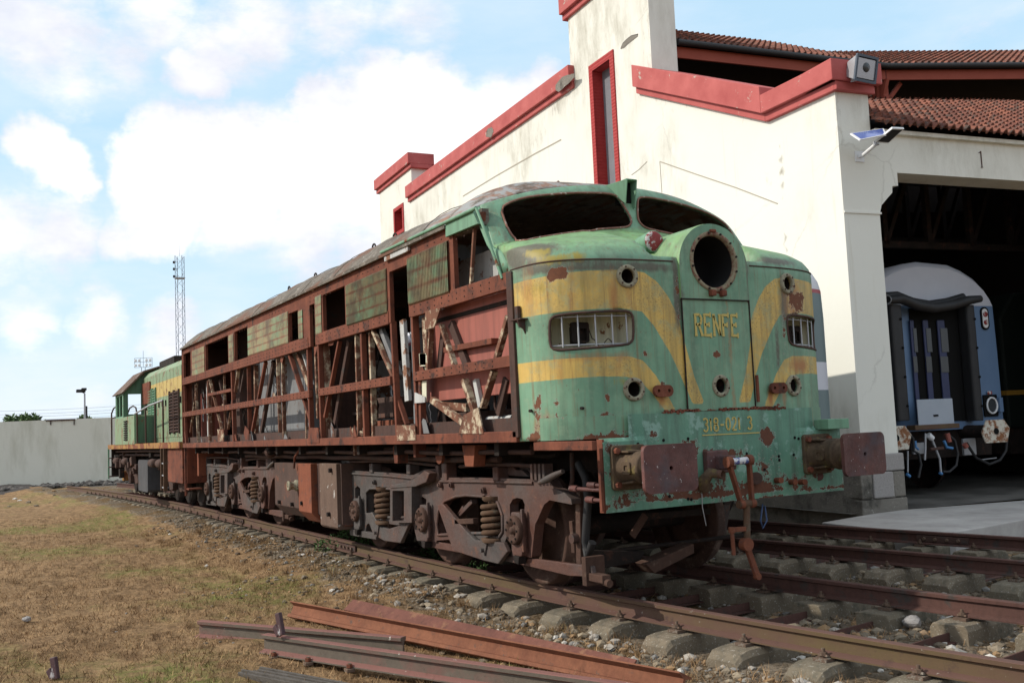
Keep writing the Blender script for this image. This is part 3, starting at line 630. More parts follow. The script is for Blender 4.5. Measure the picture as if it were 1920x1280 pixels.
# bi-block sleepers
def sleeper(x, f, w, label, group, vis=True):
    y = f(x); th = math.atan2(f(x+.1)-f(x-.1), .2); R = Matrix.Rotation(th, 3, 'Z'); c = Vector((x, y, 0))
    t = thing('sleeper', (x, y, GZ), label, 'sleeper', group)
    for s in (-1, 1):
        mb = MB(); nz = 7; L = .64 if s < 0 else .68; W = .145
        sec = [(-W, -.38), (W, -.38), (W, -.20), (W*.84, -.162), (-W*.84, -.162), (-W, -.20)]
        ys_ = [-.36, -.355, -.22, .20, .31, .37]; kk = [.97, 1, 1, 1, .93, .70]; vs = []
        for yy, k in zip(ys_, kk):
            for a, b in sec: vs.append(c+R @ Vector((a*(.8+.2*k)+rng.uniform(-.006, .006), s*.86+yy*L/.74*s, -.38+(b+.38)*(k if b > -.35 else 1)+rng.uniform(-.005, .005))))
        n = len(sec); fs = [(i*n+q, i*n+(q+1) % n, (i+1)*n+(q+1) % n, (i+1)*n+q) for i in range(5) for q in range(n)]+[tuple(range(n)), tuple(range(5*n, 6*n))[::-1]]
        mb.add(vs, fs); mb.build('block', M['sleeper'], t, bevel=.012)
        for e in (-1, 1):
            ck = MB(); q = c+R @ Vector((0, s*.835+e*.105, 0))
            ck.box(q+Vector((0, 0, -.152)), (.10, .09, .02), R); ck.box(q+Vector((0, 0, -.137))-R @ Vector((0, e*.03, 0)), (.07, .085, .014), R @ Matrix.Rotation(e*.25, 3, 'X'))
            ck.cyl(q+Vector((0, 0, -.14)), q+Vector((0, 0, -.085)), .012, n=8); ck.cyl(q+Vector((0, 0, -.13)), q+Vector((0, 0, -.108)), .024, n=6, smooth=False)
            ck.build('rail_clip', M['clip'], t)
    tb = MB(); a = c+R @ Vector((0, -.55, -.255)); b = c+R @ Vector((0, .55, -.255)); tb.beam(a, b, .012, .07, (0, 0, 1)); tb.beam(a+Vector((.03, 0, -.03)), b+Vector((.03, 0, -.03)), .07, .01, (0, 0, 1)); tb.build('tie_bar', M['rail_dark'], t)
    return t
ords = ['first', 'second', 'third', 'fourth', 'fifth', 'sixth', 'seventh', 'eighth', 'ninth', 'tenth', 'eleventh', 'twelfth', 'thirteenth', 'fourteenth', 'fifteenth', 'sixteenth', 'seventeenth', 'eighteenth', 'nineteenth', 'twentieth']
x = 2.02; k = 0
while x > -30:
    if k < 7: lb = ords[k]+' concrete sleeper counting from the bottom right corner, on the track of the derelict locomotive'
    elif k < 20: lb = ords[k]+' concrete sleeper from the right on the track beneath the derelict locomotive'
    else: lb = 'one of the far sleepers showing rounded ends beyond the nearest rail'
    sleeper(x, y_track1, 0, lb, 'concrete sleepers of the locomotive track'); x -= .62; k += 1
x = 2.3; k = 0
while x > -6.5:
    sleeper(x, y_track2, 0, ords[k]+' concrete sleeper from the right on the track beside the apron', 'concrete sleepers of the track beside the apron'); x -= .62; k += 1
# ---------------------------------------------------------------- loose rails on the grass
M['rail_red2'] = mat('loose_rail_brown', rusty((.11, .045, .035), (.17, .07, .05), (.2, .1, .06), 3))
def lrail(p, q, roll, m_, label, prof=RP, name='loose_rail'):
    P = [Vector(p), (Vector(p)+Vector(q))/2, Vector(q)]; return rail_mesh(P, name, m_, label, 'rail', 'old rails lying loose on the grass', prof, roll=roll)
def gp(X, Y, z): return at(X, Y, 2, z)
lrail(gp(375, 1162, -.185), gp(756, 1193, -.185), 0, M['rail_red'], 'short reddish loose rail standing upright behind the bolted one')
a = gp(497, 1187, -.15); b = gp(926, 1246, -.15); b = a+(b-a)*1.7
lrail(a, b, 0, M['rail_red'], 'long reddish loose rail with bolts, nearest the camera')
dd = (b-a).normalized(); nn = Vector((dd.y, -dd.x, 0))
for kk, lab in ((.19, 'left bolt at the foot of the nearest loose rail'), (.58, 'middle bolt at the foot of the nearest loose rail'), (1.02, 'right bolt at the foot of the nearest loose rail')):
    q = a+dd*kk+nn*.075+Vector((0, 0, -.14)); t = thing('track_bolt', q, lab, 'bolt', 'bolts at the foot of the loose rail')
    MB().cyl(q+Vector((0, 0, -.03)), q+Vector((0, 0, .035)), .011, n=10).build('shaft', M['clip'], t); MB().cyl(q+Vector((0, 0, .005)), q+Vector((0, 0, .028)), .024, n=6, smooth=False).build('nut', M['orange'], t)
    MB().box(q+Vector((0, 0, -.012)), (.07, .06, .025)).build('washer_plate', M['clip'], t, bevel=.004)
# rails lying on their side: foot up, web facing the camera
a = gp(552, 1128, -.15); b = gp(1231, 1252, -.15); a.z = b.z = -.285; sh_ = Vector(((b-a).y, -(b-a).x, 0)).normalized()*.05; a += sh_; b += sh_; b = a+(b-a)*1.05
lrail(a, b, rad(207), M['rail_orange'], 'orange-rusted loose rail lying on its side with its web showing')
a = gp(668, 1122, -.15); b = gp(1200, 1234, -.15); a.z = b.z = -.30
lrail(a, b, rad(143), M['rail_red2'], 'dark brown loose rail lying flat behind the orange one')
# bracket and stubs
def bracket(c, s, rz, lab, tilt=0):
    t = thing('iron_bracket', c, lab, 'bracket', 'cut iron bracket pieces on the grass'); R = Matrix.Rotation(rz, 3, 'Z') @ Matrix.Rotation(tilt, 3, 'Y')
    MB().box(c+R @ Vector((0, 0, .5*s)), (.34*s, .2*s, 1.0*s), R).build('upright', M['bracket'], t, bevel=.006)
    MB().box(c+R @ Vector((-.26*s, 0, .26*s)), (.32*s, .26*s, .52*s), R @ Matrix.Rotation(-.45, 3, 'Y')).build('foot', M['bracket'], t, bevel=.006)
M['bracket'] = mat('bracket_metal', lambda n: dict(c=n.mix(n.mr(n.noise(9, 6, .7, vec=n.map((2, 2, .6))), .56, .62), n.mix(n.noise(6, 5), (.05, .028, .032), (.09, .05, .055)), (.4, .38, .38)), r=.5, b=n.noise(20), bd=.006))
p = gp(529, 1190, -.128); bracket(p, .17, .3, 'small iron bracket stuck on the end of the nearest loose rail', -.28)
p = gp(106, 1272, GZ-.0); bracket(p, .16, .6, 'small iron stub standing in the grass at the bottom left corner', -.2)
# rotten timber under the loose rail
mb = MB(); a = gp(472, 1262, GZ+.02); b = gp(820, 1330, GZ+.02)
for k in range(9):
    o = Vector((0, (k-4)*.022+u(-.004, .004), u(-.006, .02))); mb.beam(a+o+Vector((u(-.05, .05), 0, 0)), b+o, .021, .05+u(-.01, .01), (0, 0, 1))
tag(mb.build('timber_sleeper', mat('rotten_wood', lambda n: dict(c=n.mix(n.noise(1, 7, .7, vec=n.map((3, 30, 30))), (.035, .028, .022), (.15, .135, .12)), r=.95, b=n.noise(1, 7, .7, vec=n.map((3, 40, 40))), bd=.02)), bevel=.003), 'weathered grey timber under the nearest loose rail', 'timber')
# loose round stones on the grass
for X, Y, s, lab in ((50, 1160, .045, 'pale stone on the grass at the lower left'), (217, 1187, .032, 'flat light stone in the middle of the dry grass'), (1375, 1165, .075, 'orange stone between the rails at the lower right'), (1275, 1192, .075, 'grey stone by the nearest rail block')):
    if X == 1375: q = at(1710, 1165, 2, -.22)
    else: q = at(X, Y, 2, GZ+.02)
    bm = bmesh.new(); bmesh.ops.create_icosphere(bm, subdivisions=2, radius=s)
    for v in bm.verts: v.co *= u(.85, 1.1); v.co.z *= .65
    me = bpy.data.meshes.new('stone'); bm.to_mesh(me); bm.free(); me.materials.append(M['rock_o' if X == 1375 else 'stone_light']) if 'rock_o' in M else me.materials.append(M['stone_light'])
    o = bpy.data.objects.new('stone', me); COL.objects.link(o); o.location = q; tag(o, lab, 'stone')
# ---------------------------------------------------------------- boundary wall and the world behind it
P0w = Vector((-40.61, -3.84, 0)); dw = Vector((-39.15+40.61, .22+3.84, 0)).normalized(); nw = Vector((dw.y, -dw.x, 0))
t = thing('boundary_wall', P0w, 'long pale grey concrete wall behind the dry grass', 'wall')
mb = MB(); q0 = P0w-dw*22; q1 = P0w+dw*16
mb.prism([(0, -.5), (38, -.5), (38, 2.56), (0, 2.50)], lambda a, b: q0+dw*a+Vector((0, 0, b)), nw*-.22); mb.build('wall_face', M['boundary'], t)
mb = MB(); qa = at_dist(86, 789, (Vector((P0w.x, P0w.y, 0))-Vector((CC.x, CC.y, 0))).length)
qa = onplane(86, 788, P0w+nw*.02, nw); qb = onplane(141, 786, P0w+nw*.02, nw); mb.beam(qa, qb, .05, .06, (0, 0, 1))
for X in (95, 139): q = onplane(X, 788, P0w+nw*.03, nw); mb.beam(q, q-Vector((0, 0, .18)), .03, .05, nw)
mb.build('iron_strip', M['brown'], t)
# hills
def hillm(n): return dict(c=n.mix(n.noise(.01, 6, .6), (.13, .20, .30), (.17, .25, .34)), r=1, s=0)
mb = MB(); vs = []; K = 80
for i in range(K+1):
    X = -700+i*40*.9; a = at_dist(X, 700, 2200); top = at_dist(X, 793-5*math.sin(i*.9)-4*math.sin(i*2.1+1)-(6 if 3 < (X-40)/25 < 6 else 0), 2200)
    hz = max(24, top.z); b = at_dist(X, 700, 3400)
    vs += [(a.x, a.y, -5), (a.x, a.y, hz*.72), (a.x-60, a.y+10, hz), (b.x, b.y, hz*.9), (b.x-50, b.y, -5)]
fs = [(i*5+k, (i+1)*5+k, (i+1)*5+k+1, i*5+k+1) for i in range(K) for k in range(4)]
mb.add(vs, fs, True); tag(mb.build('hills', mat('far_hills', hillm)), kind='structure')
# trees beyond the wall
M['leaf'] = mat('tree_leaf', lambda n: dict(c=n.mix(n.noise(.8, 5, .6), (.035, .07, .025), (.09, .15, .05)), r=.8)); M['bark'] = mat('bark', lambda n: dict(c=(.08, .06, .045), r=.9))
def tree(X, D, topY, W, n, label, seed, shape=1.0):
    r2 = random.Random(seed); b = at_dist(X, 790, D); top = at_dist(X, topY, D).z; b.z = GZ; H = top-b.z
    t = thing('tree', b, label, 'tree', 'trees beyond the boundary wall'); tr = MB(); tr.cyl(b, b+Vector((0, 0, H*.55)), H*.035, H*.018, 8); cl = []
    for k in range(13):
        a = r2.uniform(0, 6.28); rr = W*r2.uniform(.15, .75); z = H*(r2.uniform(.42, .88) if k else .86); c = b+Vector((math.cos(a)*rr, math.sin(a)*rr, z)); cl.append((c, W*r2.uniform(.28, .45)))
        tr.cyl(b+Vector((0, 0, H*.4)), c, H*.014, H*.005, 6)
    tr.build('trunk', M['bark'], t); lf = MB()
    for _ in range(n):
        c, R_ = cl[r2.randrange(len(cl))]; d = Vector((r2.gauss(0, 1), r2.gauss(0, 1), r2.gauss(0, 1))).normalized(); q = c+d*R_*(r2.random()**.4)*Vector((1, 1, .8)).length/1.6
        s = r2.uniform(.10, .24); e = Vector((r2.gauss(0, 1), r2.gauss(0, 1), r2.gauss(0, 1))).normalized(); g = e.orthogonal().normalized()
        lf.add([q, q+e*s+g*s*.5, q+e*s*2, q+e*s-g*s*.5], [(0, 1, 2, 3)])
    lf.build('crown', M['leaf'], t, recalc=False)
tree(31, 78, 777, 1.15, 2600, 'round green tree top furthest left behind the boundary wall', 1)
tree(52, 80, 775, 1.0, 2300, 'green tree just right of the leftmost one behind the wall', 2)
tree(20, 90, 783, .9, 1200, 'low dark tree at the left picture edge behind the wall', 3)
tree(153, 85, 771, .75, 1300, 'thin tree directly left of the street lamp behind the wall', 4)
tree(171, 90, 776, .8, 1000, 'small tree right of the street lamp behind the wall', 5)
# street lamp with a banner post
b = at_dist(159, 790, 70); b.z = GZ; tp = at_dist(157, 737, 70)
t = thing('street_lamp', b, 'thin grey street lamp rising behind the boundary wall', 'street lamp'); MB().cyl(b, (b.x, b.y, tp.z), .09, .05, 10).build('pole', M['galv'], t)
rt = Vector((CR.x, CR.y, 0)).normalized(); h = Vector((b.x, b.y, tp.z)); mb = MB(); mb.beam(h, h-rt*.28+Vector((0, 0, .12)), .06, .06, (0, 0, 1)); mb.box(h-rt*.25+Vector((0, 0, .16)), (.4, .55, .2)); mb.box(h-rt*.05+Vector((0, 0, .26)), (.5, .3, .16)); mb.build('lamp_head', M['rubber'], t, bevel=.03)
b = at_dist(161.5, 790, 72); b.z = GZ; tag(MB().beam(b, at_dist(160.5, 761, 72), .22, .1, (1, 0, 0)).build('dark_post', M['rubber'], bevel=.02), 'short dark post right beside the street lamp', 'post')
# lattice mast
b = at_dist(341, 800, 150); b.z = GZ; tp = at_dist(339, 480, 150)
t = thing('lattice_mast', b, 'tall lattice floodlight mast behind the rear of the derelict locomotive', 'mast'); ex = rt*1; ey = Vector((-rt.y, rt.x, 0)); w0 = .5
mb = MB(); mc = MB(); H = tp.z-b.z
cs = [(-1, -1), (1, -1), (1, 1), (-1, 1)]
for a, c in cs: q = b+ex*a*w0+ey*c*w0; mb.beam(q, q+Vector((0, 0, H)), .075, .075, (1, 0, 0))
z = 0; k = 0
while z < H-1.2:
    for i in range(4):
        a, c = cs[i]; a2, c2 = cs[(i+1) % 4]
        if k % 2: a, c, a2, c2 = a2, c2, a, c
        mc.beam(b+ex*a*w0+ey*c*w0+Vector((0, 0, z)), b+ex*a2*w0+ey*c2*w0+Vector((0, 0, z+1.2)), .035, .035, (0, 0, 1))
    z += 1.2; k += 1
mb.build('mast_leg', M['hazed_metal'], t); mc.build('bracing', M['hazed_metal'], t)
mb = MB(); mb.box((b.x, b.y, tp.z-3.3), (1.3, 1.3, .12)); mb.build('platform', M['galv'], t); MB().cyl((b.x, b.y, tp.z-.05), (b.x, b.y, tp.z+1.6), .03, .01, 6).build('antenna', M['galv'], t)
for dz in (-.9, -1.9, -3.0):
    c = Vector((b.x, b.y, tp.z+dz))-ex*.8; MB().box(c, (.3, .35, .35)).beam(c, c+ex*.6, .06, .06, (0, 0, 1)).build('floodlight', M['rubber'], t, bevel=.03)
# far floodlight rack
b = at_dist(270, 800, 260); b.z = GZ; c0 = at_dist(270, 680, 260)
t = thing('floodlight_mast', b, 'distant floodlight rack with eight lamps above the rear locomotive cab', 'mast'); mb = MB(); 
for s in (-.45, .45): mb.cyl(b+ex*s, Vector((b.x, b.y, c0.z-1.0))+ex*s, .08, n=6)
mb.cyl((b.x, b.y, c0.z-1.2), (b.x, b.y, c0.z+3), .05, n=6); mb.build('pole', M['hazed_metal'], t)
mb = MB()
for dz in (-1.1, .2, 1.2): mb.beam(Vector((b.x, b.y, c0.z+dz))-ex*2.2, Vector((b.x, b.y, c0.z+dz))+ex*2.2, .1, .08, (0, 0, 1))
for s in (-2.2, -.75, .75, 2.2): mb.beam(Vector((b.x, b.y, c0.z-1.1))+ex*s, Vector((b.x, b.y, c0.z+1.2))+ex*s, .08, .08, ey)
mb.build('rack', M['hazed_metal'], t)
for dz in (-.6, .6):
    for s in (-1.8, -.9, .9, 1.8): q = Vector((b.x, b.y, c0.z+dz))+ex*s; MB().lathe(q, -ey, [(0, .1), (.1, .3), (.3, .36), (.31, .30), (.32, .01)], 10).build('lamp', M['white_paint'], t)
# overhead wires
for k, (Ya, Yb) in enumerate(((770, 757), (776, 764), (781, 769), (786, 776))):
    pa = at_dist(-250, Ya+3, 110); pb = at_dist(420, Yb-12, 110); P = [pa.lerp(pb, i/12)-Vector((0, 0, .5*math.sin(math.pi*i/12))) for i in range(13)]
    tag(MB().tube(P, .018, 4).build('overhead_wire', M['galv']), ['topmost', 'second', 'third', 'lowest'][k]+' overhead wire above the boundary wall', 'wire', 'overhead wires beyond the wall')
# ---------------------------------------------------------------- roundhouse
a_ = rad(4.5); WD = Vector((-math.cos(a_), math.sin(a_), 0)); G = Vector((math.sin(a_), math.cos(a_), 0))
P0 = at(1690, 962, 2, -.1); PC = P0-G*.68; PC.z = 0          # pier corner towards the camera
f_ = rad(8.5); WF = Vector((-math.cos(f_), math.sin(f_), 0)); GF = Vector((math.sin(f_), math.cos(f_), 0))
TH = .6
rh = thing('roundhouse', (PC.x, PC.y, GZ), 'cream rendered engine shed with red copings, tiled roofs and a tall stepped gable wall', 'building')
W = lambda a, z: PC+WD*a+Vector((0, 0, z))
outer = [(0, GZ-.2), (22.2, GZ-.2), (22.2, 9.95), (18.75, 9.95), (18.75, 8.95), (7.9, 8.95), (7.9, 10.9), (4.7, 10.9), (4.7, 7.68), (1.5, 6.28), (0, 6.28)]
win1 = [(6.07, 6.15), (7.05, 6.15), (7.05, 9.0), (6.07, 9.0)]; win2 = [(19.62, 8.02), (20.62, 8.02), (20.62, 8.9), (19.62, 8.9)]
V_, F_ = cdt(outer, [win1, win2], .12)
mb = MB(); Pn = [W(a, z) for a, z in V_]; mb.add(Pn, F_)
stn = np.zeros(len(V_)); va = np.array(V_)
def stspot(X, Y, rx, ry, k=1.0):
    q = onplane(X, Y, PC, G); a = (q-PC).dot(WD); stn[:] = np.maximum(stn, k*np.exp(-((va[:, 0]-a)/rx)**2-((va[:, 1]-q.z)/ry)**2))
for s_ in ((1466, 320, .05, .5, 1.0), (1472, 450, .05, .35, 1.0), (1045, 200, .5, .35, .62), (1010, 260, .8, .35, .5), (940, 280, 1.1, .3, .45), (1490, 350, .35, .5, .3), (1300, 260, .3, .2, .3), (1440, 345, .3, .5, .35), (1545, 640, .2, .5, .35), (725, 350, .4, .5, .4), (830, 330, 1.5, .3, .3)): stspot(*s_)
tp_ = [(0, 6.28), (1.5, 6.28), (4.7, 7.68), (4.7, 10.9), (7.9, 10.9), (7.9, 8.95), (18.75, 8.95), (18.75, 9.95), (22.2, 9.95)]; dt_ = seg_dist(va[:, 0], va[:, 1], tp_, closed=False); stn = np.maximum(stn, .46*np.exp(-(dt_/.45)**2)); stn = np.maximum(stn, .4*np.exp(-((va[:, 1]-.7)/.5)**2))
mb.att['stain'] = stn.tolist()
o = mb.build('wall', M['wall'], rh, recalc=False)
# reveals, back and top faces of the wall
mb = MB()
for i in range(len(outer)):
    a, b = outer[i], outer[(i+1) % len(outer)]; mb.add([W(*a), W(*b), W(*b)+G*TH, W(*a)+G*TH], [(0, 1, 2, 3)])
V2, F2 = cdt(outer, [win1, win2], 0); mb.add([W(a, z)+G*TH for a, z in V2], F2); mb.build('wall_return', M['wall'], rh)
# copings: two steps
def cop(a0, z0, a1, z1, h=.30, e0=0, e1=0, nm='coping'):
    mb = MB(); d = Vector((a1-a0, 0, z1-z0)).normalized()
    def pr(lo, hi, out):
        pa = W(a0, z0)-G*out; pb = W(a1, z1)-G*out; n_ = Vector((0, 0, 1)); T = G*(TH+2*out)
        vs = [pa+n_*lo, pb+n_*lo, pb+n_*hi, pa+n_*hi]; vs += [p+T for p in vs]; mb.add(vs, [(0, 1, 2, 3), (7, 6, 5, 4), (0, 4, 5, 1), (2, 6, 7, 3), (1, 5, 6, 2), (0, 3, 7, 4)])
    pr(-.13, .0, .07); pr(.0, h, .15); mb.build(nm, M['coping'], rh, bevel=.012)
cop(-.12, 6.22, 1.48, 6.22, .30); cop(1.48, 6.22, 5.2, 7.93, .44); cop(4.55, 10.55, 8.05, 10.55, .42); cop(7.75, 8.92, 19.0, 8.92, .38); cop(18.6, 9.98, 22.35, 9.98, .36)
# bare patches where the coping has lost its paint
for X0, Y0, X1, Y1 in ((1040, 150, 1073, 160), (908, 238, 928, 260)):
    q = onplane((X0+X1)/2, (Y0+Y1)/2, PC-G*.16, G); aa = (q-PC).dot(WD); r2 = random.Random(X0)
    pl = [(aa+(1.0 if X0 == 1040 else .55)*.5*math.cos(t)*r2.uniform(.7, 1.1), q.z+.14*math.sin(t)*r2.uniform(.6, 1.1)) for t in np.arange(0, 6.28, .35)]
    MB().prism(pl, lambda a, b: W(a, b)-G*.153, G*-.004).build('worn_patch', M['stone'], rh)
# window frames and infill
for wn_, fw in ((win1, .13), (win2, .10)):
    (x0, z0), (x1, _), (_, z1), _ = wn_
    ou = [(x0-fw*.0, z0-.02), (x1+fw*.0, z0-.02), (x1, z1+.0), (x0, z1)]; ou = [(x0-.02, z0-.06), (x1+.02, z0-.06), (x1+.02, z1+.02), (x0-.02, z1+.02)]; inn = [(x0+fw, z0+.06), (x1-fw, z0+.06), (x1-fw, z1-fw), (x0+fw, z1-fw)]
    mb = MB(); mb.plate(ou, [inn], lambda a, b: W(a, b)-G*.03, G*.05); mb.build('window_surround', M['redframe'], rh)
    mb = MB(); T = .22 if x0 < 10 else .42
    for a, b in (((x0+fw, z0), (x0+fw, z1-fw)), ((x1-fw, z0), (x1-fw, z1-fw)), ((x0+fw, z1-fw), (x1-fw, z1-fw)), ((x0+fw, z0+.05), (x1-fw, z0+.05))):
        mb.add([W(*a), W(*b), W(*b)+G*T, W(*a)+G*T], [(0, 1, 2, 3)])
    mb.build('window_reveal', M['redframe'], rh)
    MB().bb((0, 0, 0), (1, 1, 1))
    mb = MB(); mb.add([W(x0, z0)+G*T, W(x1, z0)+G*T, W(x1, z1)+G*T, W(x0, z1)+G*T], [(0, 1, 2, 3)]); mb.build('window_infill', M['blocks' if x0 < 10 else 'redframe'], rh)
# crack, scar lines
def scar(pts, w, m_, nm):
    mb = MB(); P = [onplane(X, Y, PC-G*.004, G) for X, Y in pts]
    for p, q in zip(P, P[1:]): mb.beam(p, q, w, .006, G)
    mb.build(nm, m_, rh)
M['scar'] = mat('scar', lambda n: dict(c=(.36, .33, .27), r=.95)); M['crackd'] = mat('crack_dark', lambda n: dict(c=(.03, .027, .024), r=1))
scar([(1237, 303), (1300, 325), (1380, 352), (1458, 382)], .018, M['scar'], 'plaster_seam'); scar([(1237, 303), (1241, 362)], .012, M['scar'], 'plaster_seam')
scar([(1052, 262), (1000, 290), (930, 330), (868, 368)], .03, M['scar'], 'plaster_seam'); scar([(1213, 303), (1198, 318), (1184, 328)], .012, M['scar'], 'crack')
pl = [onplane(X, Y, PC-G*.005, G) for X, Y in ((1164, 92), (1168, 82), (1176, 74), (1184, 68), (1195, 65), (1196, 68), (1186, 76), (1176, 84), (1170, 90))]
mb = MB(); mb.add(pl+[p-G*.004 for p in pl], [tuple(range(9)), tuple(range(9, 18))]+[(i, (i+1) % 9, 9+(i+1) % 9, 9+i) for i in range(9)]); mb.build('crack', M['stone'], rh); scar([(1164, 92), (1168, 82), (1176, 74), (1184, 68), (1196, 65)], .025, M['crackd'], 'crack')
# ---- pier and door facade (first bay), then the next bay of the polygon
E0 = PC+G*0; mz = lambda v: Vector((v.x, v.y, 0))
M['facade'] = M['wall']
F = lambda g, z, d=0: mz(PC)+GF*g+WF*d+Vector((0, 0, z))
mb = MB(); mb.bb((0, 0, 0), (0, 0, 0)); mb = MB()
pier = [(.004, .78), (.66, .78), (.66, 3.76), (.95, 3.76+.0), (.95, 4.35)]
# pier shaft with corbel and lintel as one outline
LX = 5.2
ol = [(.0, .77), (.655, .77), (.655, 4.28), (.70, 4.42), (.84, 4.55), (.92, 4.62), (.93, 4.72), (1.04, 4.73), (1.04, 4.93), (LX, 4.93), (LX, 5.50), (.60, 5.50), (.60, 6.22), (0, 6.22)]
mb.plate(ol, [], lambda a, b: F(a, b, -.01), WF*.5, .25); mb.att['stain'] = [0]*len(mb.v); mb.build('door_frame', M['wall'], rh)
mb = MB(); mb.plate([(-.0, 4.28), (.675, 4.28), (.675, 4.31), (0, 4.31)], [], lambda a, b: F(a, b, -.03), WF*.03); mb.build('string_course', M['wall'], rh)
mb = MB(); mb.plate([(.62, 5.50), (LX, 5.50), (LX, 5.56), (.62, 5.56)], [], lambda a, b: F(a, b, -.09), WF*.5); mb.build('eaves_band', M['wall'], rh)
# coping return over the pier end
mb = MB(); mb.bb((0, 0, 0), (0, 0, 0)); mb = MB()
for lo, hi, out in ((6.09, 6.22, .07), (6.22, 6.54, .15)):
    p = [F(-out, lo, -out), F(.62+out, lo, -out), F(.62+out, lo, .5), F(-out, lo, .5)]; p += [q+Vector((0, 0, hi-lo)) for q in p]; mb.add(p, [(0, 1, 2, 3), (7, 6, 5, 4), (0, 4, 5, 1), (1, 5, 6, 2), (2, 6, 7, 3), (3, 7, 4, 0)])
mb.build('coping', M['coping'], rh, bevel=.012)
# the metal '1' of the bay number
q = onplane(1843, 320, F(0, 0, -.03), WF); gg = (q-PC).dot(GF); mb = MB(); mb.beam(F(gg, 5.10, -.02), F(gg, 5.36, -.02), .010, .012, WF); mb.beam(F(gg, 5.355, -.02), F(gg-.04, 5.33, -.02), .009, .012, WF); mb.beam(F(gg-.02, 5.102, -.02), F(gg+.02, 5.102, -.02), .009, .012, WF); mb.build('bay_number', M['rail_dark'], rh)
# plinth of stone blocks
def blk(g0, g1, z0, z1, m_, dep=.02, d0=-.06, d1=.9):
    mb = MB(); p = [F(g0, z0, d0-dep), F(g1, z0, d0-dep), F(g1, z0, d1), F(g0, z0, d1)]; p += [x_+Vector((0, 0, z1-z0)) for x_ in p]
    mb.add(p, [(0, 1, 2, 3), (7, 6, 5, 4), (0, 4, 5, 1), (1, 5, 6, 2), (2, 6, 7, 3), (3, 7, 4, 0)]); mb.build('plinth_block', m_, rh, bevel=.018)
for g0, g1, z0, z1, m_, dp in ((-.10, .72, -.5, .14, 'stone', .0), (-.10, .10, .155, .52, 'stone', .012), (.115, .48, .155, .52, 'stone_light', .02), (.49, .70, .155, .52, 'stone', .0), (-.08, .34, .53, .775, 'stone', .0), (.35, .70, .53, .775, 'stone_light', .01)): blk(g0, g1, z0, z1, M[m_], dp)
mb = MB(); p = [W(-.02, -.5)-G*.10, W(22, -.5)-G*.10, W(22, .74)-G*.07, W(-.02, .74)-G*.07]; mb.add(p+[q+G*.2 for q in p], [(0, 1, 2, 3), (7, 6, 5, 4), (0, 4, 5, 1), (2, 6, 7, 3), (1, 5, 6, 2), (0, 3, 7, 4)]); mb.build('plinth', M['stone'], rh)
# ---- roofs
def tile_roof(o, ex_, up_, wdt, ln, name, m_, pitch=.15, row=.22, l0=None):
    # o lower left corner, ex_ along the eave, up_ up the slope; rows of half round tiles
    nrm = ex_.cross(up_).normalized(); nrm = nrm if nrm.z > 0 else -nrm
    na = max(1, int(wdt/pitch))*6; rows = int(ln/row); us = []; vs = []; fs = []
    for j in range(rows):
        for e in (0, 1):
            v_ = (j+e)*row; h0 = .045*(1-e)
            for i in range(na+1):
                a = i/6*pitch; v = min(v_, (l0+(ln-l0)*a/wdt) if l0 else ln); ph = (i % 6)/6*2*math.pi; h = .042*math.sin(ph)+h0+rng.uniform(-.004, .004)
                vs.append(o+ex_*a+up_*v+nrm*h)
        b = j*2*(na+1)
        for i in range(na):
            fs.append((b+i, b+i+1, b+na+1+i+1, b+na+1+i))
            if j: fs.append((b-(na+1)+i, b-(na+1)+i+1, b+i+1, b+i))
            else: pass
    # front drop of the first row
    b = len(vs)
    for i in range(na+1): vs.append(vs[i]-nrm*.03)
    for i in range(na): fs.append((b+i, b+i+1, i+1, i))
    mb = MB(); mb.add(vs, fs); mb.build(name, m_, rh, recalc=False)
ang = math.atan(.585); UPL = (WF*math.cos(ang)+Vector((0, 0, math.sin(ang)))).normalized()
EO = F(.60, 5.60, -.22); nR = GF.cross(UPL).normalized()
tile_roof(EO, GF, UPL, 7.0, 3.95, 'lower_roof', M['tile'], l0=1.52)
mb = MB(); k1 = 1.52*math.cos(ang)-.24; k2 = 3.95*math.cos(ang)-.24; z1_ = 5.50+.585*k1; z2_ = 5.50+.585*k2
p = [F(.62, 5.50, .0), F(7.6, 5.50, .0), F(7.6, z2_, k2), F(.62, z1_, k1)]; mb.add(p, [(0, 1, 2, 3)]); mb.add([p[3], p[2], F(8.6, z2_, 6.6), F(.45, z1_, 6.6)], [(0, 1, 2, 3)]); mb.build('lower_roof_boarding_and_light_block', M['soffit'], rh)  # second sheet is an added unseen ceiling that keeps light out of the shed
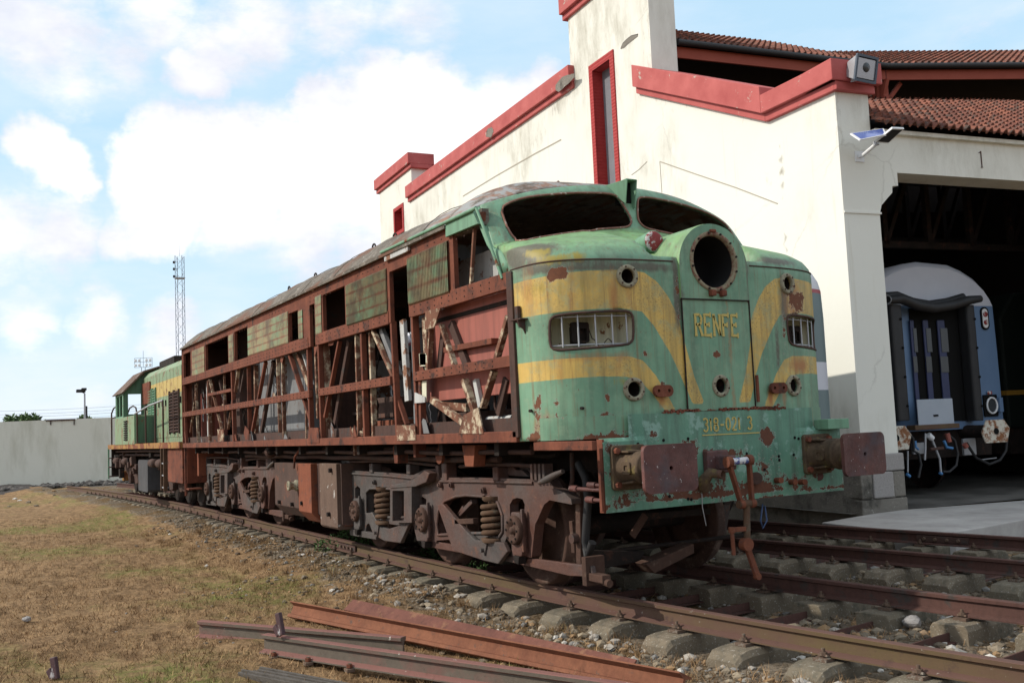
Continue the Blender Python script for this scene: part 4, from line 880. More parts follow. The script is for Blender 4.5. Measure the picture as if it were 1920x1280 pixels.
# upper roof in two bays
q = onplane(1270, 92, F(0, 0, 4.8), WF); ze = q.z; g0u = (q-PC).dot(GF); q = onplane(1664, 124, F(0, 0, 4.8), WF); zk = q.z; gk = (q-PC).dot(GF)
zu = (ze+zk)/2; K0 = F(g0u, zu, 4.8); K1 = F(gk, zu, 4.8)
q2 = at(1935, 128, 2, zu); G2 = (q2-K1); G2.z = 0; G2 = G2.normalized(); W2 = Vector((-G2.y, G2.x, 0)); W2 = W2 if W2.dot(WF) > 0 else -W2
ang2 = rad(24.5)
for o_, e_, w_, L_ in ((K0, GF, WF, (K1-K0).length), (K1, G2, W2, 8.0)):
    ang2 = rad(27 if e_ is GF else 24.5); U2 = (w_*math.cos(ang2)+Vector((0, 0, math.sin(ang2)))).normalized()
    tile_roof(o_+Vector((0, 0, .10)), e_, U2, L_+.05, 4.5, 'upper_roof', M['tile'])
    n_ = e_.cross(U2); n_ = n_ if n_.z > 0 else -n_
    mb = MB(); p = [o_+Vector((0, 0, .02)), o_+e_*L_+Vector((0, 0, .02))]; p[0] = p[0]-e_*.0; p += [p[1]+U2*4.6, p[0]+U2*4.6]; mb.add(p, [(0, 1, 2, 3)]); mb.build('upper_roof_boarding', M['soffit'], rh)
    MB().beam(o_+w_*.10+Vector((0, 0, -.10)), o_+e_*L_+w_*.10+Vector((0, 0, -.10)), .05, .22, (0, 0, 1)).build('fascia_board', M['redwood'], rh)
    MB().tube([o_-w_*.03+Vector((0, 0, .06)), o_+e_*L_-w_*.03+Vector((0, 0, .06))], .065, 8).build('gutter', M['rubber'], rh)
    # dark sheet well inside, standing in for the shade of the open clerestory
    mb = MB(); zc = 7.4; p = [o_+w_*1.6, o_+e_*L_+w_*1.6]; p = [Vector((v.x, v.y, 5.9)) for v in p]; p += [v+Vector((0, 0, zu+1.6*math.tan(ang2)-5.9)) for v in p[::-1]]; mb.add(p, [(0, 1, 2, 3)]); mb.build('clerestory_shade_sheet', M['soffit'], rh)
q = onplane(1657, 160, F(0, 0, 5.0), WF); MB().beam(q+Vector((0, 0, .1)), q-Vector((0, 0, 1.3)), .12, .12, WF).build('roof_post', M['redwood'], rh)
mb = MB(); mb.beam(K1+WF*.35+Vector((0, 0, -.12)), K1+WF*.35+Vector((0, 0, -1.9)), .16, .16, WF); mb.beam(K1+WF*.35+Vector((0, 0, -.9)), K1+WF*.05+Vector((0, 0, -.2)), .08, .08, GF); mb.beam(K1+WF*.35-GF*.05+Vector((0, 0, -.9)), K1+WF*.2+GF*.5+Vector((0, 0, -.2)), .08, .08, WF); mb.build('roof_post', M['redwood'], rh)
# big dark interior: side walls, back wall, ceiling
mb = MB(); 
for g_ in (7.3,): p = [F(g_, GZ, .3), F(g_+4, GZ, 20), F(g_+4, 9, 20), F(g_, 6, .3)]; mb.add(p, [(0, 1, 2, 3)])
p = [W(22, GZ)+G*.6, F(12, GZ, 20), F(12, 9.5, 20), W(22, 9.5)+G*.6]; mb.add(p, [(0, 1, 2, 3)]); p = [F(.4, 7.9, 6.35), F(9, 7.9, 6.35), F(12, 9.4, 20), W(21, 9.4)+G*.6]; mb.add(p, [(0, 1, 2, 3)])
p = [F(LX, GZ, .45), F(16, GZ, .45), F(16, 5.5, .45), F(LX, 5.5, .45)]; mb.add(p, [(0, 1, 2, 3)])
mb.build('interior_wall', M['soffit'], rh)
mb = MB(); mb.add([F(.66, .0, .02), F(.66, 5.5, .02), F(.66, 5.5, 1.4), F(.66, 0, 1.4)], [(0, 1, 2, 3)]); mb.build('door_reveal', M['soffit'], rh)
# roof trusses seen in the doorway
for d_ in (2.4, 5.0, 8.0):
    mb = MB(); zb = 3.75+.25*d_; zt = zb+1.3
    mb.beam(F(.7, zb, d_), F(8, zb, d_), .10, .12, (0, 0, 1)); mb.beam(F(.7, zt, d_), F(8, zt, d_), .10, .12, (0, 0, 1))
    for k in range(7): mb.beam(F(.9+k, zb, d_), F(.9+k, zt, d_), .1, .1, GF); mb.beam(F(.9+k, zb, d_), F(1.5+k, zt, d_), .1, .08, GF)
    mb.build('roof_truss', M['dark'], rh)
# ---- apron and shed floor
def slab(px, z, th, name, m_):
    P = [at(X, Y, 2, z) for X, Y in px]; mb = MB(); n = len(P); mb.add(P+[p-Vector((0, 0, th)) for p in P], [tuple(range(n)), tuple(range(n, 2*n))[::-1]]+[(i, (i+1) % n, n+(i+1) % n, n+i) for i in range(n)])
    return tag(mb.build(name, m_, bevel=.015), kind='structure')
slab([(1540, 979), (1640, 962), (1694, 955), (1990, 932), (2000, 962), (1925, 972), (1850, 986), (1790, 996), (1728, 998), (1640, 989)], -.03, .3, 'apron', M['concrete'])
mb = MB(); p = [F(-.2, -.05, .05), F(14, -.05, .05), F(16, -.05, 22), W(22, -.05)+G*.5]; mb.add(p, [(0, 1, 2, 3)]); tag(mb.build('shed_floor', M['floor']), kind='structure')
# ---- floodlight on the coping
c = onplane(1612, 131, F(0, 0, -.25), WF)
t = thing('floodlight', c, 'grey floodlight on the corner of the red coping', 'floodlight'); fx = Vector((.93, .02, -.22)).normalized(); sx = fx.cross(Vector((0, 0, 1))).normalized(); ux = sx.cross(fx)
R = Matrix((sx, -fx, ux)).transposed()
mb = MB(); hw = .215; a = [(-hw, .1, -hw*.82), (hw, .1, -hw*.82), (hw, .1, hw*.82), (-hw, .1, hw*.82)]; b = [(-hw*.62, -.13, -hw*.5), (hw*.62, -.13, -hw*.5), (hw*.62, -.13, hw*.5), (-hw*.62, -.13, hw*.5)]
T_ = lambda v: c+sx*v[0]+fx*v[1]+ux*v[2]
mb.add([T_(v) for v in a+b], [(7, 6, 5, 4), (0, 4, 5, 1), (1, 5, 6, 2), (2, 6, 7, 3), (3, 7, 4, 0)]); mb.build('housing', M['galv'], t, bevel=.01)
mb = MB(); mb.plate(rrect(-hw-.015, -hw*.82-.015, hw+.015, hw*.82+.015, .02), [rrect(-hw+.02, -hw*.82+.02, hw-.02, hw*.82-.02, .02)], lambda x_, y_: T_((x_, .1, y_)), fx*.03); mb.build('rim', mat('dark_grey_paint', lambda n: dict(c=(.07, .09, .12), r=.5)), t)
mb = MB(); mb.add([T_((x_, .115, y_)) for x_, y_ in ((-hw, -.14), (hw, -.14), (hw, .14), (-hw, .14))], [(0, 1, 2, 3)]); mb.build('reflector', mat('lamp_reflector', lambda n: dict(c=(.32, .32, .34), r=.2, m=.6)), t)
MB().lathe(T_((0, .118, .02)), fx, [(0, .07), (.012, .06), (.02, .03), (.022, .001)], 16).build('bulb', M['glassy'], t)
MB().beam(T_((-.14, -.16, -.10)), T_((.05, -.05, -.15)), .10, .05, (0, 0, 1)).box(T_((-.02, -.17, .02)), (.14, .12, .16), R).build('bracket', M['galv'], t, bevel=.008)
# ---- solar street lamp on the pier
b0 = onplane(1611, 294, F(0, 0, -.01), WF); t = thing('solar_lamp', b0, 'solar street lamp with blue panel on the pier above the door', 'solar lamp')
e1 = b0-WF*.35+Vector((0, 0, .0)); e1 = onplane(1643, 270, F(0, 0, -.35), WF)
MB().tube([b0, b0-WF*.08, e1], .028, 10).build('arm', M['white_paint'], t); MB().box(b0, (.03, .16, .16), Matrix.Rotation(-f_, 3, 'Z')).build('wall_plate', M['white_paint'], t)
def quadpx(px, dist, th, nm, m_, up=None):
    P = [onplane(X, Y, F(0, 0, -d_), WF) for (X, Y), d_ in zip(px, dist)]; n_ = (P[1]-P[0]).cross(P[3]-P[0]).normalized(); n_ = n_ if n_.z > 0 else -n_
    mb = MB(); mb.add(P+[p-n_*th for p in P], [(0, 1, 2, 3), (7, 6, 5, 4), (0, 4, 5, 1), (1, 5, 6, 2), (2, 6, 7, 3), (3, 7, 4, 0)]); mb.build(nm, m_, t); return P, n_
P, n_ = quadpx([(1594, 250), (1657, 241), (1662, 252), (1612, 262)], [.30, .30, .62, .62], .02, 'panel_frame', M['white_paint'])
cn = sum(P, Vector())/4; mb = MB(); mb.add([cn+(p-cn)*.9+n_*.002 for p in P], [(0, 1, 2, 3)]); mb.build('solar_cells', mat('cells', lambda n: dict(c=n.mix(n.noise(3), (.03, .07, .32), (.10, .16, .42)), r=.2, s=.8)), t)
P, n_ = quadpx([(1640, 264), (1672, 238), (1694, 239), (1664, 266)], [.45, .72, .72, .45], .03, 'lamp_head', M['white_paint'])
cn = sum(P, Vector())/4; mb = MB(); mb.add([cn+(p-cn)*.86-n_*.033 for p in P], [(3, 2, 1, 0)]); mb.add([cn+(p-cn)*.86+n_*.003 for p in P], [(0, 1, 2, 3)]); mb.build('led_panel', M['rubber'], t)
MB().box(e1+Vector((0, 0, .01)), (.07, .06, .07)).build('clamp', M['galv'], t, bevel=.01)
# ================================================================ the derelict locomotive
loco = thing('derelict_locomotive', (-7.5, 0, 0), 'large rusted green and yellow diesel locomotive with a stripped open-frame side and two buffers', 'locomotive')
YS = -1.48
def S(c, x, y, Y=YS):
    """point of a zoomed view of the photograph, dropped onto the upright plane y = Y"""
    o = {2: (560, 380, 3.764), 3: (560, 680, 2.9766), 4: (320, 520, 2.6656), 5: (740, 840, 4.3636), 6: (360, 800, 4.8), 7: (330, 600, 4.7407), 8: (560, 560, 4.2667), 0: (0, 0, 1)}[c]
    p = at(o[0]+x/o[2], o[1]+y/o[2], 1, Y); return (p.x, p.z)
# ---------------------------------------------------------------- nose surface
# level: v, front x, depth of the rounding, exponent, half width, centre z, fall of z towards the sides
LV = [(0, -.55, .75, 3.5, 1.46, 1.268, 0), (1.33, -.55, .75, 3.5, 1.475, 2.60, 0), (1.40, -.565, .75, 3.5, 1.472, 2.665, .0), (1.49, -.62, .74, 3.4, 1.465, 2.745, .01), (1.60, -.73, .68, 3.2, 1.46, 2.825, .03), (1.76, -.92, .55, 3.0, 1.45, 2.905, .07),
      (2.02, -1.2, .36, 2.8, 1.445, 3.01, .14), (2.30, -1.5, .09, 2.2, 1.445, 3.085, .20), (2.34, -1.525, .08, 2.2, 1.445, 3.115, .22), (2.72, -1.66, .16, 2.0, 1.41, 3.475, .26), (2.78, -1.69, .17, 2.0, 1.405, 3.515, .25), (2.86, -1.72, .18, 2.0, 1.40, 3.545, .24)]
LVa = np.array(LV)
_yy = 1.46*np.concatenate([np.linspace(0, .9, 400, endpoint=False), 1-np.linspace(.1**.5, 0, 400)**2])
_xx = -.75*(1-(1-(_yy/1.46)**3.5)**(1/3.5)); _s = np.concatenate([[0], np.cumsum(np.hypot(np.diff(_yy), np.diff(_xx)))]); UMAX = float(_s[-1])
def nose(u, v, off=0.0):
    yr = float(np.interp(abs(u), _s, _yy)); F0, D, p, W_, zc, dz = [float(np.interp(v, LVa[:, 0], LVa[:, k])) for k in range(1, 7)]
    q = min(1, yr/1.46); y = q*W_; x = F0-D*(1-max(0, 1-q**p)**(1/p)); z = zc-dz*q*q
    if 1.42 < v < 2.3:      # hollow between the two bonnet lobes
        k = max(0, min(1, (.62-y)/.10)); k = k*k*(3-2*k); g = min(1, (v-1.42)/.08)*min(1, (2.3-v)/.25); x -= .22*k*g*max(0, min(1, (2.0-v)/.4)); z -= .085*k*g
    return Vector((x+off, math.copysign(y, u), z))
gu = np.linspace(-UMAX, UMAX, 141); gv = np.linspace(0, 2.86, 110)
_P = [nose(a, b) for b in gv for a in gu]; _T = []; 
for j in range(len(gv)-1):
    for i in range(len(gu)-1):
        k = j*len(gu)+i; _T += [(k, k+1, k+len(gu)+1), (k, k+len(gu)+1, k+len(gu))]
_bvh = BVHTree.FromPolygons(_P, _T)
_UV = [(a, b) for b in gv for a in gu]
def hit(X, Y):
    loc, n_, idx, d_ = _bvh.ray_cast(CC, ray(X, Y).normalized())
    if loc is None: return None
    t = _T[idx]; A, B, C_ = [_P[i] for i in t]; v0 = B-A; v1 = C_-A; v2 = loc-A; d00 = v0.dot(v0); d01 = v0.dot(v1); d11 = v1.dot(v1); d20 = v2.dot(v0); d21 = v2.dot(v1); dn = d00*d11-d01*d01
    b = (d11*d20-d01*d21)/dn; c = (d00*d21-d01*d20)/dn; a = 1-b-c
    return (a*_UV[t[0]][0]+b*_UV[t[1]][0]+c*_UV[t[2]][0], a*_UV[t[0]][1]+b*_UV[t[1]][1]+c*_UV[t[2]][1])
def hits(pts): return [h for h in (hit(*p) for p in pts) if h]
mir = lambda p: [(-a, b) for a, b in p][::-1]
wsL = smooth_poly(hits([(938, 390), (963, 376), (999, 368), (1045, 364.5), (1102, 362), (1139, 363), (1156, 367), (1165, 379), (1179, 402), (1184, 414), (1181, 423), (1170, 427), (1104, 432), (1034, 442), (999, 448), (982, 452), (968, 449), (958, 440), (948, 421)]), 1)
grL = smooth_poly(hits([(1030, 604), (1036, 594), (1050, 590), (1120, 584), (1170, 582), (1182, 585), (1187, 594), (1188, 632), (1184, 641), (1175, 646), (1120, 651), (1060, 656), (1040, 656), (1031, 648)]), 1)
def uvat(y, z):     # front-face coordinates
    return (math.copysign(float(np.interp(abs(y), _yy, _s)), y), float(np.interp(z, LVa[:, 5], LVa[:, 0])))
PH = [uvat(s*.83, z) for s in (-1, 1) for z in (2.50, 1.63)]+[uvat(0, 1.64)]
holes = [wsL, mir(wsL), grL, mir(grL)]+[circ(a, b, .062, 22) for a, b in PH]
RZ = 2.645; RR = .215
holes.append(circ(0, uvat(0, RZ)[1], RR+.01, 40) if False else [(a, min(b, 9)) for a, b in circ(0, float(RZ-1.268), RR+.02, 36)])
outer = [(-UMAX, 0), (UMAX, 0), (UMAX, 2.86), (-UMAX, 2.86)]
# the big lamp opening goes through the bonnet edge as well: a keyhole opening behind the lamp housing
key = [(-.30, 1.06)]+[(.30, 1.06)]+[(.30, 1.5), (.2, 1.72), (0, 1.80), (-.2, 1.72), (-.30, 1.5)]
holes[-1] = key
V_, F_ = cdt(outer, holes, .033)
va = np.array(V_); mb = MB(); mb.add([nose(a, b) for a, b in V_], F_, True)
def fld(items):
    f = np.zeros(len(va))
    for X, Y, rx, ry, k in items:
        h = hit(X, Y)
        if h: f = np.maximum(f, k*np.exp(-((va[:, 0]-h[0])/rx)**2-((va[:, 1]-h[1])/ry)**2))
    return f.tolist()
def sdf(poly):
    d = seg_dist(va[:, 0], va[:, 1], poly); return np.where(inpoly(va[:, 0], va[:, 1], poly), d, -d)
up_t = [(961, 533), (1009, 521), (1092, 508), (1180, 505), (1208, 511), (1232, 528), (1253, 556), (1272, 594), (1284, 649), (1300, 705), (1320, 757)]; up_b = [(1297, 757), (1278, 708), (1259, 665), (1227, 612), (1204, 584), (1156, 577), (1028, 588), (964, 600)]
lo_t = [(966, 683), (1028, 675), (1118, 669), (1182, 668), (1206, 676), (1230, 704), (1267, 768)]; lo_b = [(1247, 769), (1222, 736), (1200, 714), (1175, 706), (1124, 705.5), (1028, 713), (966, 720)]
yel = np.full(len(va), -1.)
for t_, b_ in ((up_t, up_b), (lo_t, lo_b)):
    p = hits(t_+b_); a0 = p[0]; p = [(-UMAX-.05, a0[1])]+p+[(-UMAX-.05, p[-1][1])]
    for q in (p, mir(p)): yel = np.maximum(yel, sdf(q))
mb.att['yel'] = yel.tolist()
mb.att['rust'] = fld([(1047, 513, .10, .055, 1.2), (1033, 522, .05, .04, 1), (1505, 470, .2, .06, .75), (1490, 560, .16, .24, .62), (1470, 600, .05, .3, .6), (1030, 800, .13, .12, .75), (1008, 765, .07, .16, .72), (1040, 760, .05, .14, .6), (1100, 812, .12, .03, .8), (975, 815, .06, .1, .6), (1085, 790, .09, .06, .8), (1150, 780, .15, .04, .6), (1210, 660, .03, .04, .6), (1000, 820, .15, .05, .8), (1515, 640, .04, .2, .6), (1270, 540, .02, .3, .55), (1240, 720, .04, .04, .7), (1140, 745, .03, .04, .7), (1092, 840, .05, .02, .6), (1340, 672, .05, .03, 1.0), (1335, 668, .06, .015, 1), (1010, 745, .03, .05, .55), (1230, 735, .05, .06, .4),
    (1175, 800, .12, .03, .5), (1460, 760, .05, .03, .5), (1300, 762, .25, .012, .9), (1400, 757, .14, .012, .9), (1050, 828, .5, .012, .7), (962, 760, .02, .5, .5), (961, 620, .015, .6, .45), (1185, 378, .05, .03, .4), (1050, 365, .10, .02, .8), (1150, 360, .12, .02, .6)])
mb.att['grime'] = fld([(964, 480, .14, .15, 1.5), (980, 472, .30, .12, 1.4), (1010, 497, .3, .06, .8), (975, 540, .12, .12, .40), (1110, 500, .9, .035, .75), (1220, 500, .3, .05, .8), (1268, 540, .035, .35, .95), (1272, 480, .03, .12, .8), (1400, 600, .03, .35, .6), (1395, 500, .04, .1, .7), (1455, 490, .3, .045, .9), (1470, 560, .06, .3, .7), (1070, 492, .6, .03, .65), (1000, 380, .1, .04, .5), (1458, 650, .03, .4, .65), (948, 520, .04, .3, .5), (950, 450, .06, .15, .5), (1290, 770, .5, .03, .3), (1240, 500, .1, .08, .5), (1110, 364, .3, .02, .6)])
mb.att['lichen'] = fld([(1005, 474, .14, .06, 1.0), (1040, 485, .22, .05, .85), (1085, 480, .07, .06, .8), (1000, 545, .2, .09, .45), (1080, 540, .3, .1, .3), (1165, 715, .1, .05, .5)])
mb.att['orange'] = fld([(1488, 580, .14, .2, .6), (1485, 550, .14, .1, .6), (1181, 560, .035, .12, .5), (1500, 685, .16, .07, .75), (1470, 740, .06, .15, .5), (1240, 745, .04, .1, .8), (1445, 745, .04, .1, .8), (1020, 800, .14, .12, .6), (1120, 668, .5, .05, .5), (990, 545, .1, .3, .5), (1150, 560, .05, .3, .55), (1070, 560, .04, .3, .5), (1290, 650, .03, .4, .5), (1130, 650, .04, .25, .35), (1160, 690, .04, .2, .35), (1050, 690, .04, .2, .35), (1300, 690, .05, .12, .4)])
mb.att['lime'] = np.clip((va[:, 1]-1.42)/.2, 0, 1)*np.clip((2.36-va[:, 1])/.06, 0, 1)
mb.att['lime'] = mb.att['lime'].tolist()
nz_ = mb.build('nose_shell', M['nose'], loco, recalc=False)
sd = nz_.modifiers.new('thickness', 'SOLIDIFY'); sd.thickness = .02; sd.offset = -1
def npath(pts, closed=True, off=.0, st=.05):
    p = densify(pts, st) if closed else pts; return [nose(a, b, off) for a, b in p]
# rubber/steel trims around the windscreens
for w_ in (wsL, mir(wsL)):
    MB().tube(npath(w_, off=.004, st=.04), .010, 6, closed=True).build('windscreen_frame', M['ws_trim'] if 'ws_trim' in M else M.setdefault('ws_trim', mat('windscreen_trim', rusty((.16, .07, .05), (.24, .13, .10), (.42, .38, .33), 8))), loco)
for w_ in (grL, mir(grL)):
    fr = MB().tube(npath(w_, off=.0, st=.04), .010, 6, closed=True).build('grille_frame', M['brown'], loco)
    us = [p[0] for p in w_]; vv = [p[1] for p in w_]; u0, u1, v0, v1 = min(us), max(us), min(vv), max(vv)
    for k in (.18, .36, .56, .76, .94):
        uu = u0+(u1-u0)*k; MB().tube([nose(uu, v0+.02, -.03), nose(uu, v1-.02, -.03)], .007, 6).build('grille_bar', M['galv'], fr)
    MB().tube([nose(u0+(u1-u0)*k/8, v0+.035, -.035) for k in range(9)], .006, 6).build('grille_bar', M['galv'], fr)
    MB().tube([nose(u0+(u1-u0)*k/8, v1-.035, -.035) for k in range(9)], .005, 6).build('grille_bar', M['galv'], fr)
    # pale box behind the grille, with a broken lamp inside
    mb = MB(); d = -.26; P = [nose(u0-.02, v0-.02, -.025), nose(u1+.02, v0-.02, -.025), nose(u1+.02, v1+.02, -.025), nose(u0-.02, v1+.02, -.025)]; Q = [p+Vector((d, 0, 0)) for p in P]
    if P[0].y < 0: Q[0] += Vector((.0, .22, 0)); Q[3] += Vector((0, .22, 0))
    else: Q[1] -= Vector((0, .22, 0)); Q[2] -= Vector((0, .22, 0))
    mb.add(P+Q, [(4, 5, 6, 7), (0, 1, 5, 4), (1, 2, 6, 5), (2, 3, 7, 6), (3, 0, 4, 7)])
    mb.build('lamp_recess', M.setdefault('cream_in', mat('cream_recess', weather((.68, .66, .50), (.60, .58, .44), lo=.6, hi=.64, sc=5, rust=(.2, .1, .05)))), fr)
    mid = nose((u0+u1)/2, (v0+v1)/2, d+.05); mb = MB(); mb.plate(rrect(-.07, -.08, .09, .08, .02), [rrect(-.03, -.065, .07, .03, .01)], lambda a, b: mid+Vector((0, a, b)), (.03, 0, 0)); mb.box(mid+Vector((-.03, .02, -.02)), (.02, .14, .13)); mb.build('lamp_bracket', M['dark'], fr)
    if u0 > 0: continue
    c0 = nose((u0+u1)/2, v0+.05, -.06); MB().tube([c0+Vector((0, k*.03, .035*math.sin(k*1.3)+(.12 if k < 1 else 0))) for k in range(9)], .004, 5).build('loose_wire', M['dark'], fr)
# portholes
for a, b in PH:
    c = nose(a, b, .0); nrm = (nose(a+.02, b)-nose(a-.02, b)).cross(nose(a, b+.02)-nose(a, b-.02)).normalized(); nrm = nrm if nrm.x > 0 else -nrm
    o = MB().lathe(c, nrm, [(-.004, .058), (.018, .058), (.022, .064), (.022, .084), (.014, .09), (-.004, .092)], 28).build('porthole_ring', M['porthole'] if 'porthole' in M else M.setdefault('porthole', mat('porthole', rusty((.20, .19, .14), (.30, .28, .2), (.12, .055, .035), 14, fine=60))), loco)
    e1 = nrm.orthogonal().normalized(); e2 = nrm.cross(e1)
    for k in range(6): q = c+e1*(.075*math.cos(k*1.047))+e2*(.075*math.sin(k*1.047))+nrm*.02; MB().cyl(q, q+nrm*.008, .007, n=8).build('screw', M['brown'], o)
    MB().lathe(c, nrm, [(-.012, .0655), (-.10, .06), (-.16, .057), (-.162, .001)], 20).build('lamp_pot', M['dark'], o)
# small oval steps/brackets on the nose
for y in (-.60, .60):
    c = Vector((-.535, y, 1.61)); mb = MB(); mb.plate(rrect(-.09, -.045, .09, .045, .044), [circ(-.05, 0, .014, 10), circ(.05, 0, .014, 10)], lambda a, b: c+Vector((0, a, b)), (.03, 0, 0)); mb.build('coupling_plate', M['truss'], loco, bevel=.004)
# ---------------------------------------------------------------- big headlight housing
hx = -.535
def hp(a, b, d=0): return Vector((hx+d, a, b))
ou = [(-.355, 2.335), (.355, 2.335)]+[(.355*math.cos(t), RZ-.03+.34*math.sin(t)) for t in np.linspace(0, math.pi, 25)]
ring = circ(0, RZ, RR, 40)
V_, F_ = cdt(ou, [ring], .035); va = np.array(V_); mb = MB(); mb.add([hp(a, b) for a, b in V_], F_)
def flat_att(mb, va, yzoff=1):
    n_ = len(va)
    for k in ('yel',): mb.att[k] = [-1]*n_
    for k in ('rust', 'grime', 'lichen', 'orange', 'lime'): mb.att[k] = [0.]*n_
flat_att(mb, va); rr_ = np.hypot(va[:, 0], va[:, 1]-RZ)
mb.att['rust'] = (np.exp(-((rr_-RR)/.025)**2)*.45+np.exp(-((va[:, 0])/.12)**2-((va[:, 1]-2.40)/.03)**2)*.6).tolist(); mb.att['grime'] = np.exp(-((np.abs(va[:, 0])-.35)/.03)**2).tolist(); mb.att['grime'] = (np.array(mb.att['grime'])*.45).tolist()
hs = mb.build('headlight_housing', M['nose'], loco, recalc=False)
# barrel of the housing running back over the bonnet
ar = [(.355*math.cos(t), RZ-.03+.34*math.sin(t)) for t in np.linspace(0, math.pi, 33)]; ar = [(.355, 2.335)]+ar+[(-.355, 2.335)]
mb = MB(); n_ = len(ar); vs = []
depths = [0, -.03, -.2, -.45, -.7, -.95]
for i, d in enumerate(depths):
    for a, b in ar:
        k = 1+(.012 if i == 1 else 0)-.0*i; fl = 1+max(0, (-d-.1))*.25
        vs.append(hp(a*k*fl, RZ+(b-RZ)*k-(max(0, -d-.2))*.02, d))
mb.add(vs, [(i*n_+k, i*n_+k+1, (i+1)*n_+k+1, (i+1)*n_+k) for i in range(len(depths)-1) for k in range(n_-1)], True); flat_att(mb, vs); mb.att['lime'] = [1.]*len(vs); mb.build('housing_barrel', M['nose'], loco)
MB().lathe((hx-.01, 0, RZ), (1, 0, 0), [(-.012, RR+.035), (.018, RR+.033), (.022, RR+.004), (-.005, RR-.004), (-.25, RR-.02), (-.40, RR-.06), (-.405, .001)], 44).build('headlight_rim', M['ring_in'] if 'ring_in' in M else M.setdefault('ring_in', mat('ring_inner', lambda n: dict(c=n.mix(n.mr(n.sep(n.obj(), 0), 6.94, 6.95), (.006, .006, .006), n.mix(n.mr(n.noise(18, 6, .7), .45, .6), (.23, .20, .13), (.15, .055, .04))), r=.8))), loco)
for k in range(12):
    t = k*math.pi/6+.2; q = Vector((hx+.012, (RR+.02)*math.cos(t), RZ+(RR+.02)*math.sin(t))); MB().cyl(q, q+Vector((.01, 0, 0)), .009, n=8).build('rim_bolt', M['dark'], loco)
for y in (-.05, .06): MB().box((hx+.02, y, RZ-RR-.045), (.05, .05, .05)).build('rim_hinge', M['truss'], loco, bevel=.008)
MB().box((hx+.01, 0, RZ+RR+.035), (.03, .06, .025)).build('rim_catch', M['truss'], loco, bevel=.008)
# door panel below the lamp
mb = MB(); V_, F_ = cdt([(-.35, 1.445), (.35, 1.445), (.35, 2.33), (-.35, 2.33)], [circ(0, 1.64, .062, 22)], .03); va = np.array(V_); mb.add([Vector((-.541, a, b)) for a, b in V_], F_); flat_att(mb, va)
yl = np.full(len(va), -1.)
for t_, b_ in ((up_t, up_b),):
    p = [(nose(a, b).y, nose(a, b).z) for a, b in hits(t_[5:]+b_[:4])]
    for q in (p, [(-a, b) for a, b in p][::-1]):
        d = seg_dist(va[:, 0], va[:, 1], q); yl = np.maximum(yl, np.where(inpoly(va[:, 0], va[:, 1], q), d, -d))
mb.att['yel'] = yl.tolist()
mb.att['rust'] = (np.exp(-((va[:, 0]+.03)/.05)**2-((va[:, 1]-1.89)/.03)**2)*.9+np.exp(-((va[:, 1]-1.45)/.015)**2)*.6+.4*np.exp(-((np.abs(va[:, 0])-.35)/.008)**2)).tolist()
mb.att['orange'] = (.45*np.exp(-((va[:, 0]-.12)/.02)**2)).tolist(); mb.build('nose_door', M['nose'], loco, recalc=False)
mb = MB()
for y in (-.353, .353): mb.beam((-.538, y, 1.44), (-.538, y, 2.34), .010, .008, (1, 0, 0))
mb.beam((-.533, -.355, 2.333), (-.533, .355, 2.333), .008, .010, (0, 0, 1)); mb.build('door_seam', M['dark'], loco)
MB().beam((-.52, .37, 1.50), (-.52, .37, 1.72), .02, .02, (1, 0, 0)).build('door_hinge', M['truss'], loco)
# lettering
def strokes(txt, y0, z0, h, w, gap, th, x, name, serif=True):
    L = {'R': [[(0, 0), (0, 1)], [(0, 1), (.7, 1), (.95, .86), (.95, .66), (.7, .52), (0, .52)], [(.5, .52), (1, 0)]], 'E': [[(0, 0), (0, 1)], [(0, 1), (.95, 1)], [(0, .52), (.7, .52)], [(0, 0), (.95, 0)]],
         'N': [[(0, 0), (0, 1)], [(0, 1), (1, 0)], [(1, 0), (1, 1)]], 'F': [[(0, 0), (0, 1)], [(0, 1), (.95, 1)], [(0, .52), (.7, .52)]],
         '3': [[(.05, .9), (.3, 1), (.7, 1), (.95, .85), (.9, .65), (.5, .54), (.9, .44), (1, .2), (.7, 0), (.3, 0), (0, .12)]], '1': [[(.25, .8), (.5, 1), (.5, 0)]], '8': [[(.5, .53), (.1, .65), (.08, .88), (.35, 1), (.65, 1), (.92, .88), (.9, .65), (.5, .53), (.05, .38), (.03, .12), (.3, 0), (.7, 0), (.97, .12), (.95, .38), (.5, .53)]],
         '-': [[(.1, .45), (.9, .45)]], '0': [[(.5, 1), (.15, .85), (.02, .5), (.15, .15), (.5, 0), (.85, .15), (.98, .5), (.85, .85), (.5, 1)]], '2': [[(.05, .8), (.3, 1), (.7, 1), (.95, .8), (.85, .55), (.05, 0), (1, 0)]], ' ': []}
    mb = MB(); y = y0
    for ch in txt:
        ww = w*(.55 if ch == '1' else .9 if ch == ' ' else 1)
        for ln in L[ch]:
            for (a, b), (c, d) in zip(ln, ln[1:]): mb.beam((x, y+a*ww, z0+b*h), (x, y+c*ww, z0+d*h), th, .003, (1, 0, 0))
        if serif and ch in 'RENF':
            for a, b in {'R': [(0, 0), (0, 1), (1, 0)], 'E': [(0, 0), (0, 1)], 'N': [(0, 0), (0, 1), (1, 1)], 'F': [(0, 0), (0, 1)]}[ch]: mb.beam((x+.0006, y+a*ww-w*.22, z0+b*h), (x+.0006, y+a*ww+w*.22, z0+b*h), th*.7, .003, (1, 0, 0))
            if ch in 'EF':
                for b, k in ((1, .95), (.52, .7))+(((0, .95),) if ch == 'E' else ()): mb.beam((x+.0006, y+k*ww, z0+b*h-.02), (x+.0006, y+k*ww, z0+b*h+.02), th*.7, .003, (1, 0, 0))
        y += ww+gap
    mb.build(name, M['letter'], loco); return y
